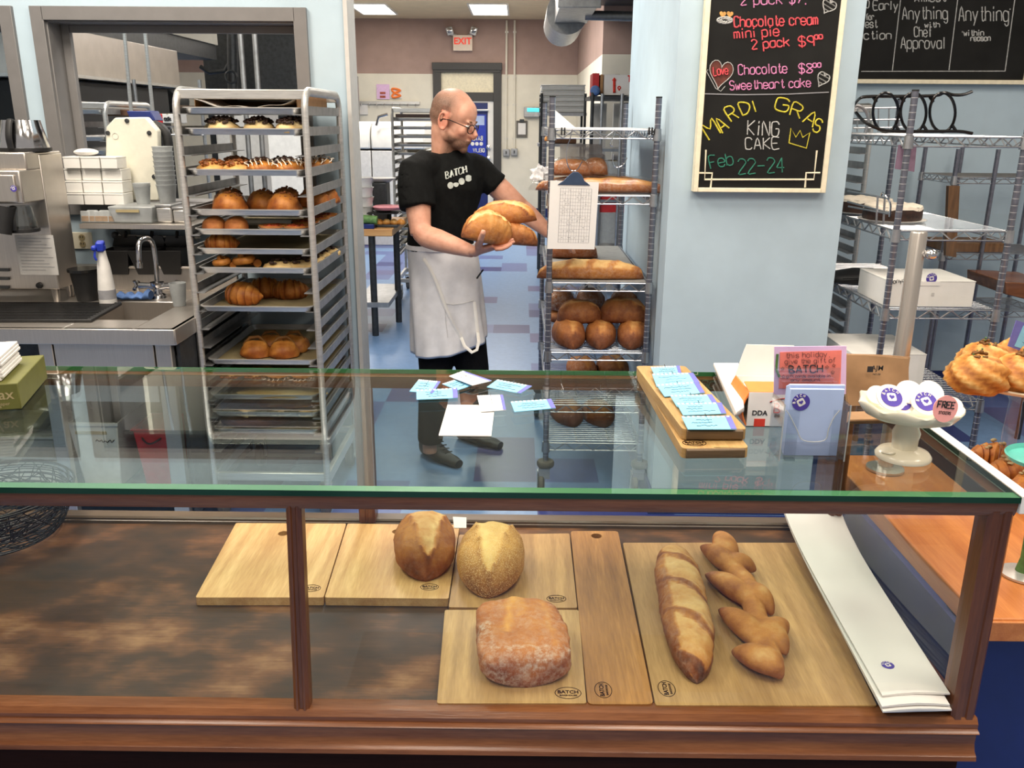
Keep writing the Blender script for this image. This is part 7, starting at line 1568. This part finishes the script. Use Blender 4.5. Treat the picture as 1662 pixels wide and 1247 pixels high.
q = [PY(1636, 562, 2.2), PY(1700, 586, 2.2), PY(1710, 540, 2.2), PY(1650, 520, 2.2)]; o = thing('sign_card', 'purple bordered blue sign card stuck above the brioche buns', 'sign', q[0]); obj('card', MB().rings([q, [p_+Vector((0, .003, 0)) for p_ in q]]), 'purple_edge', o)
m_ = lambda a, b_: q[3].lerp(q[2], a).lerp(q[0].lerp(q[1], a), b_)+Vector((0, -.001, 0)); f_ = [m_(.14, .92), m_(.95, .88), m_(.95, .1), m_(.2, .1)]; obj('card_face', MB().rings([f_, [p_+Vector((0, .0008, 0)) for p_ in f_]]), 'card_blue', o)
g = MB()
for r_ in (.3, .5, .7): g.tube([m_(.3+.04*i, r_+random.uniform(-.03, .03)) for i in range(12)], .0006, 4)
obj('handwriting', g, 'ink', o); obj('pin', MB().tube([m_(.3, .95)+Vector((0, .003, 0)), Vector((q[0].x+.03, 2.23, TZ0+hz+.10))], .0015, 6), 'chrome', o)
c = Vector((PY(1680, 880, 1.62).x, 1.64, TZ0)); hz2 = PY(1665, 752, 1.62).z-TZ0
cake_stand('cake_stand', 'turquoise cake stand on a green stem at the right picture edge', c, hz2, PY(1680, 750, 1.64).x-PY(1621, 745, 1.64).x, 'turquoise', 'green_herb', 'alu', .012, .044)
P_ALM = proto('nut_croissant', croissant(.14, .04, 8, .8, 7, .38), 'pastry', (('flaked_nuts', crumbs(12, .03, .07, .006, 41, .004), 'parchment'),))
for i, (u, v, lab) in enumerate(((1632, 778, 'front dark croissant on the pastry table under the turquoise plate'), (1660, 760, 'croissant further right on the pastry table under the turquoise plate'), (1612, 752, 'back left dark croissant on the pastry table'), (1665, 805, 'nearest dark croissant on the pastry table at the picture edge'))):
    p = PZ(u, v, TZ0); put(P_ALM, USED, (p.x, p.y, TZ0), i*1.1+.4, lab, 'croissant', 'croissants on the pastry table')
# ================================================================== CHALKBOARDS
YB = PLY0-.022; A5 = lambda a, b_: (1100+a*.2566, b_*.2566)
at1 = lambda a, b_: PY(*A5(a, b_), YB-.0145)
o = thing('chalkboard', 'tall chalkboard with cream frame and coloured lettering on the blue pillar', 'chalkboard', (PY(1232, 300, YB).x, YB, PY(1232, 310, YB).z))
def ext(u, v): return PY(*A5(u, v), YB)
BLo, BRo = ext(90, 1212), ext(925, 1211); BLi, BRi = ext(123, 1185), ext(896, 1186); xl, xr, xli, xri = BLo.x, BRo.x, BLi.x, BRi.x; zt_ = 2.62
g = MB().box(xl, xli, YB-.022, YB+.02, BLo.z, zt_).box(xri, xr, YB-.022, YB+.02, BLo.z, zt_).box(xli, xri, YB-.022, YB+.02, BLo.z, BLi.z).box(xli, xri, YB-.022, YB+.02, zt_-.03, zt_); obj('frame', g, 'chalk_cream', o, bevel=.002)
obj('board', MB().box(xli, xri, YB-.014, YB+.016, BLi.z, zt_-.03), 'chalkboard', o)
A5p = lambda p: A5(*p)
def line1(mat, name, items, r=.0024, join=False):
    g = MB()
    for tx, p0, p1, h in items:
        chalk(g, tx, A5(*p0), A5(*p1), h*.2566, lambda u, v: PY(u, v, YB-.0145), r)
        if not join: obj(name, g, mat, o); g = MB()
    if join: obj(name, g, mat, o)
random.seed(11)
line1('chalk_pink', 'chalk_lettering', (('2 pack $7.', (400, 32), (815, 20), 62), ('Chocolate', (385, 474), (690, 462), 62), ('Sweetheart cake', (330, 570), (840, 550), 56)))
line1('chalk_pink', 'chalk_lettering', (('$8', (765, 463), (850, 463), 58), ('00', (856, 428), (905, 425), 26)), join=True)
line1('chalk_red', 'chalk_lettering', (('Chocolate cream', (358, 172), (885, 155), 66), ('mini pie', (358, 245), (640, 225), 62), ('2 pack', (470, 312), (705, 292), 58)), .0028)
line1('chalk_red', 'chalk_lettering', (('$9', (765, 294), (860, 290), 60), ('00', (866, 250), (915, 246), 26)), .0028, join=True)
yl = [('M', (200, 886), (268, 846), 112), ('A', (283, 842), (322, 812), 95), ('R', (340, 772), (385, 745), 92), ('D', (412, 730), (465, 706), 78), ('I', (482, 712), (505, 704), 72), ('G', (612, 692), (690, 712), 82), ('R', (708, 728), (768, 748), 84), ('A', (788, 770), (850, 806), 92), ('S', (850, 826), (888, 842), 84)]
line1('chalk_yellow', 'chalk_lettering', yl[:5], .003, join=True); line1('chalk_yellow', 'chalk_lettering', yl[5:], .003, join=True); g = MB().tube([at1(*p) for p in ((704, 905), (716, 812), (747, 868), (774, 826), (790, 870), (836, 838), (814, 938), (704, 905))], .0024, 5); obj('chalk_crown', g, 'chalk_yellow', o)
line1('chalk_white', 'chalk_lettering', (('KiNG', (440, 852), (635, 864), 92), ('CAKE', (428, 946), (640, 942), 72)), .0024, join=True)
line1('chalk_green', 'chalk_lettering', (('Feb', (208, 1066), (352, 1040), 76), ('22-24', (385, 1100), (672, 1090), 92)), .0026, join=True)
g = MB()
for pl in (((178, 948), (170, 1136), (860, 1136), (880, 952)), ((123, 1094), (218, 1096), (208, 1186)), ((900, 1094), (812, 1094), (805, 1186))): g.tube([at1(*p) for p in pl], .004, 5)
obj('corner_lines', g, 'chalk_cream', o); g = MB().tube([at1(165, 594), at1(400, 600), at1(700, 596), at1(955, 584)], .0022, 5); obj('divider_line', g, 'ink_grey', o)
def heart_px(cx, cy, w, h, rot): return [(cx+w/32*(16*math.sin(t)**3)*math.cos(rot)-h/30*(-(13*math.cos(t)-5*math.cos(2*t)-2*math.cos(3*t)-math.cos(4*t)))*math.sin(rot), cy+w/32*(16*math.sin(t)**3)*math.sin(rot)+h/30*(-(13*math.cos(t)-5*math.cos(2*t)-2*math.cos(3*t)-math.cos(4*t)))*math.cos(rot)) for t in [2*PI*i/30 for i in range(30)]]
h1 = heart_px(272, 462, 150, 190, .18); g = MB().add([at1(*p) for p in h1], [tuple(range(30))]); obj('chalk_heart', g, 'chalk_brown', o)
g = MB().tube([at1(a, b_)+Vector((0, -.001, 0)) for a, b_ in h1], .0016, 5, loop=True).tube([at1(*p) for p in ((192, 440), (182, 452), (240, 560), (272, 578), (300, 545))], .0014, 5); obj('chalk_outline', g, 'chalk_white', o)
for (cx, cy, w, h, rt) in ((955, 38, 90, 100, .55), (918, 500, 76, 100, .5)):
    hp = heart_px(cx, cy, w, h, rt); g = MB(); g.tube([at1(*p) for p in hp], .002, 5, loop=True)
    for i in range(3, 27, 2): g.tube([at1(*hp[i]), at1(*hp[(30-i) % 30])], .0022, 4)
    obj('chalk_drawing', g, 'chalk_white', o)
g = MB()
for i in range(9): a = 2*PI*i/9; g.tube([at1(298+48*math.cos(a+t*.2), 128+20*math.sin(a+t*.2)) for t in range(5)]+[at1(298+20*math.cos(a), 128+8*math.sin(a))], .003, 4)
obj('chalk_drawing', g, 'chalk_white', o); g = MB()
for cx in (284, 330): g.add([at1(*p)+Vector((0, -.001, 0)) for p in heart_px(cx, 90, 42, 44, .1)], [tuple(range(30))])
obj('chalk_drawing', g, 'chalk_gold', o); g = MB(); chalk(g, 'Love', A5(228, 478), A5(318, 470), 14, lambda u, v: PY(u, v, YB-.0165), .0022); obj('chalk_lettering', g, 'chalk_red', o)
# second board on the right wall
YC = RY-.02; at2 = lambda u, v: PY(u, v, YC-.0165)
o = thing('chalkboard', 'wide black chalkboard with white lettering on the right wall', 'chalkboard', (PY(1520, 130, YC).x, YC, PY(1500, 136, YC).z)); bl, br = PY(1360, 130, YC), PY(1658, 128, YC); zb_ = PY(1500, 129.5, YC).z; zo = PY(1500, 136.5, YC).z
x0 = PLX1+.1; obj('board', MB().box(x0, br.x, YC-.016, YC+.019, zb_, 3.1), 'chalkboard', o); g = MB().box(x0, br.x+.05, YC-.03, YC+.019, zo, zb_).box(br.x, br.x+.05, YC-.03, YC+.019, zb_, 3.1); obj('frame', g, 'chalk_cream', o, bevel=.002)
g = MB()
for tx, p0, p1, h in (('o', (268, 52), (292, 52), 75), ('Early', (322, 66), (485, 66), 60), ('for', (272, 136), (325, 132), 40), ('est', (268, 186), (345, 186), 52), ('ction', (258, 266), (440, 264), 56), ('Almost', (600, 12), (805, 10), 40), ('Anything', (518, 132), (820, 128), 84), ('with', (668, 186), (768, 184), 36), ('Chef', (598, 248), (712, 248), 66), ('Approval', (508, 326), (805, 328), 78), ('Anything', (898, 142), (1232, 142), 98), ('within', (932, 242), (1065, 240), 38), ('reason', (978, 277), (1110, 275), 38), ('*', (1236, 80), (1250, 80), 26), ('*', (914, 232), (930, 232), 26)):
    chalk(g, tx, C6(*p0), C6(*p1), h*.2407, at2, .0034)
for a, b_ in (((505, 0), (450, 475)), ((890, 0), (832, 472)), ((1275, 0), (1210, 480))): g.tube([at2(*C6(*a)), at2(*C6(*b_))], .003, 5)
g.tube([at2(*C6(240, 482)), at2(*C6(1210, 480))], .003, 5); obj('chalk_lettering', g, 'chalk_white', o)
# ================================================================== KITCHEN BENCH AND STORES
yt = 6.7; zt_ = PY(610, 384, yt).z; xa, xb = PY(569, 390, yt).x+.0, PY(637, 390, yt).x
o = thing('kitchen_bench', 'wooden topped work bench on dark steel legs behind the front rack', 'table', ((xa+xb)/2, 7.1, 0)); zbt = PY(610, 384, yt).z; ztt = PY(610, 372, yt).z
obj('worktop', MB().box(xa, xb, yt, yt+.9, zbt, ztt), 'bench_wood', o, bevel=.006)
for u in (607, 632): obj('leg', MB().tube([(PY(u, 400, yt+.06).x-.015, yt+.06+(.5 if u == 632 else 0), .0), (PY(u, 400, yt+.06).x-.015, yt+.06+(.5 if u == 632 else 0), zbt)], .027, 12), 'dark_steel', o)
obj('lower_shelf', MB().box(xa, xb-.05, yt+.02, yt+.85, .24, .28), 'alu_rail', o); ZT = ztt+.001
c = PY(588, 368, yt+.25); c.z = ZT
for i in range(5): z = ZT+i*.075; tag(obj('food_container', MB().lathe([(0, z), (.085, z), (.10, z+.068), (.105, z+.074), (.098, z+.074), (.08, z+.004), (0, z+.004)], (c.x, c.y, 0), 22), 'plastic_white'), 'white plastic container on the wooden bench, '+('lowest', 'second from the bottom', 'middle', 'second from the top', 'topmost')[i]+' of the stack', 'container', 'containers on the bench')
a, c2 = PY(606, 355, yt+.5), PY(627, 297, yt+.5); o = thing('scale', 'dark metal scale box with a white pan on the wooden bench', 'scale', ((a.x+c2.x)/2, yt+.5, ZT)); obj('scale_body', MB().box(a.x, c2.x, yt+.5, yt+.7, ZT, c2.z), 'dark_steel', o, bevel=.008); g = MB().lathe([(0, 0), (.07, .0), (.12, .03), (.125, .03), (.07, -.006)], ((a.x+c2.x)/2, yt+.6, c2.z+.004), 20); obj('scale_pan', g, 'white', o)
a, c2 = PY(607, 362, yt+.12), PY(645, 345, yt+.12); o = thing('bun_pan', 'dark pan of golden rolls under a pink iced tray on the bench', 'pan', ((a.x+c2.x)/2, yt+.2, ZT)); obj('pan', MB().box(a.x, c2.x, yt+.1, yt+.32, ZT, ZT+.02), 'dark_steel', o, bevel=.004)
for i in range(4): g = lump(.035, .035, .03, .08, 10, i, 14, 8, .6); tag(obj('roll', MB().merge(g, Matrix.Translation((a.x+.035+.058*i, yt+.17, ZT+.02))), 'pastry'), 'golden roll in the dark pan on the bench, '+('leftmost', 'second from the left', 'third from the left', 'rightmost')[i], 'roll', 'rolls in the dark pan')
zp_ = PY(620, 344, yt+.2).z; obj('black_tray', MB().box(a.x-.05, c2.x, yt+.1, yt+.34, zp_-.008, zp_), 'black', o); zq_ = PY(620, 334, yt+.2).z; obj('iced_disc', MB().lathe([(0, zq_-.03), (.10, zq_-.03), (.115, zq_-.01), (.10, zq_), (0, zq_)], ((a.x+c2.x)/2, yt+.22, 0), 24), 'pink_icing', o); obj('stand', MB().lathe([(0, ZT), (.02, ZT), (.02, zq_-.02), (0, zq_-.02)], ((a.x+c2.x)/2, yt+.30, 0), 10), 'black', o)
a, c2 = PY(577, 386, yt-.02), PY(606, 366, yt-.02); o = thing('foil_roll', 'green and black film dispenser lying at the front of the bench', 'dispenser', ((a.x+c2.x)/2, yt+.05, ZT)); obj('dispenser_body', MB().box(a.x, c2.x, yt+.0, yt+.1, ZT, ZT+.035), 'navy', o, bevel=.004); g = MB().tube([(c2.x-.12, yt+.05, ZT+.07), (c2.x+.02, yt+.05, ZT+.06)], .035, 14); obj('roll', g, 'green_herb', o)
c = PY(580, 366, yt+.15); g = lump(.035, .035, .045, .1, 10, 3, 16, 10); g.attr = {}; tag(obj('egg_bowl', MB().merge(g, Matrix.Translation((c.x, yt+.12, ZT))), 'white'), 'white rounded jar at the left end of the bench', 'jar')
# tub rack and stores at the right of the kitchen
ys = 9.6; xa, xb = PY(874, 200, ys).x, PY(952, 200, ys).x; zs_ = PY(910, 183, ys).z
o = thing('store_rack', 'wire store rack carrying white tubs behind the bread rack', 'rack', ((xa+xb)/2, ys+.25, 0))
for x in (xa+.03, xb-.02):
    for y in (ys, ys+.5): obj('post', MB().tube([(x, y, 0), (x, y, PY(950, 152, ys).z)], .014, 8), 'dark_steel', o)
for z in (zs_, zs_-.32, zs_-.75, zs_-1.2): obj('shelf', MB().box(xa, xb, ys, ys+.5, z-.03, z), 'wire', o)
v_ = (181, 173, 164.5, 155.5, 146.5, 137)
for i in range(5): z0, z1 = PY(910, v_[i], ys).z, PY(910, v_[i+1], ys).z; z0 = zs_+.001 if i == 0 else z0; t_ = thing('dough_tub', 'white dough tub behind the bread rack, '+('lowest', 'second from the bottom', 'middle', 'second from the top', 'topmost')[i]+' of five', 'tub', ((xa+xb)/2, ys, z0), 'stacked dough tubs'); obj('tub_body', MB().box(xa+.026, xb-.026, ys+.016, ys+.48, z0, z1-.014), 'white', t_, bevel=.01); obj('tub_rim', MB().box(xa+.02, xb-.02, ys+.01, ys+.49, z1-.014, z1-.002), 'white', t_, bevel=.005)
o = thing('oven_tray', 'dark brown tray of bread on the store rack below the tubs', 'tray', ((xa+xb)/2, ys+.1, zs_-.319)); obj('tray', MB().box(xa+.15, xb-.1, ys+.05, ys+.45, zs_-.319, zs_-.27), 'brown_box', o, bevel=.01)
ys2 = 8.0; xa, xb = PY(958, 160, ys2).x, 1.45; zs_ = PY(990, 156, ys2).z
o = thing('green_store_rack', 'dark green topped wire rack with a red and white carton by the pillar', 'rack', ((xa+xb)/2, ys2+.25, 0))
for x in (xa+.02, PY(976, 200, ys2).x, PY(1008, 200, ys2).x): obj('post', MB().tube([(x, ys2, 0), (x, ys2, zs_+(.03 if x < xa+.1 else .02))], .016, 8), 'wire' if x > xa+.1 else 'dark_steel', o)
obj('top_shelf', MB().box(xa, xb, ys2, ys2+.6, zs_-.03, zs_), 'dark_steel', o)
for z in (zs_-.45, zs_-.9, zs_-1.35): obj('shelf', MB().box(xa, xb, ys2, ys2+.6, z-.025, z), 'wire', o)
def scarton(lab, u0, u1, v0, v1, y, mt, text=None): return carton(lab, u0, u1, v0, v1, y, mt, .3, 'store_carton', 'cartons on the store racks', text)
t_ = scarton('white carton with red print and arrows on top of the green rack', 980, 1024, 121, 154.5, ys2+.06, 'paper'); g = MB(); yq = ys2+.056
for u in (997,): g.tube([PY(u, 150, yq), PY(u, 128, yq)], .012, 4); g.tube([PY(u-2.5, 131, yq), PY(u, 127, yq), PY(u+2.5, 131, yq)], .008, 4); g.tube([PY(u-2, 149, yq), PY(u+2, 149, yq)], .01, 4); g.tube([PY(u-2, 138, yq), PY(u+2, 138, yq)], .01, 4)
g.tube(arc(PY(1005, 142.5, yq), .012, 0, 2*PI, 12, lambda a_, b_: Vector((a_, 0, b_))), .005, 4, loop=False).tube([PY(1005, 144, yq), PY(1005, 147, yq)], .006, 4)
vec_text(g, 'TI', PY(1018.5, 133, yq), Vector((1, 0, 0)), Vector((0, 0, 1)), .05, .006); obj('carton_print', g, 'red_ink', t_)
scarton('red carton end beside the printed white carton', 961, 973, 119, 155, ys2+.1, 'red'); scarton('beige carton between the red end and the printed carton', 973.5, 979.5, 121, 153, ys2+.1, 'cardboard')
c = PY(966, 148, ys2+.02); o = thing('tape_ball', 'blue and white wrapped ball at the left of the green rack top', 'ball', (c.x, ys2+.02, zs_)); obj('ball', MB().ell((c.x, ys2+.02, zs_+.045), .045, .045, .045, 16, 10), 'cloth_blue', o)
for lab, u0, u1, v0, v1, mt in (('pale lilac fridge door panel behind the wire rack posts', 962, 985, 168, 235, 'paper_grey'), ('white panel with a handle behind the wire rack posts', 994, 1010, 168, 230, 'white')):
    a, c2 = PY(u0, v1, 8.75), PY(u1, v0, 8.75); one('upright_fridge', MB().box(a.x, c2.x, 8.75, 8.8, .0, c2.z), mt, lab, 'fridge', 'tall fridges by the pillar')
for i, (v0, v1, mt, lab) in enumerate(((168, 210, 'paper', 'white carton on the upper shelf by the pillar edge'), (262, 290, 'plastic_frost', 'clear tub of wrapped goods behind the frosted plate'), (310, 345, 'red', 'red packed tub behind the clipboard'), (345, 395, 'plastic_frost', 'clear stacked tub low behind the clipboard'))):
    scarton(lab, 972 if i else 1010, 1022, v0, v1, ys2+.03, mt)
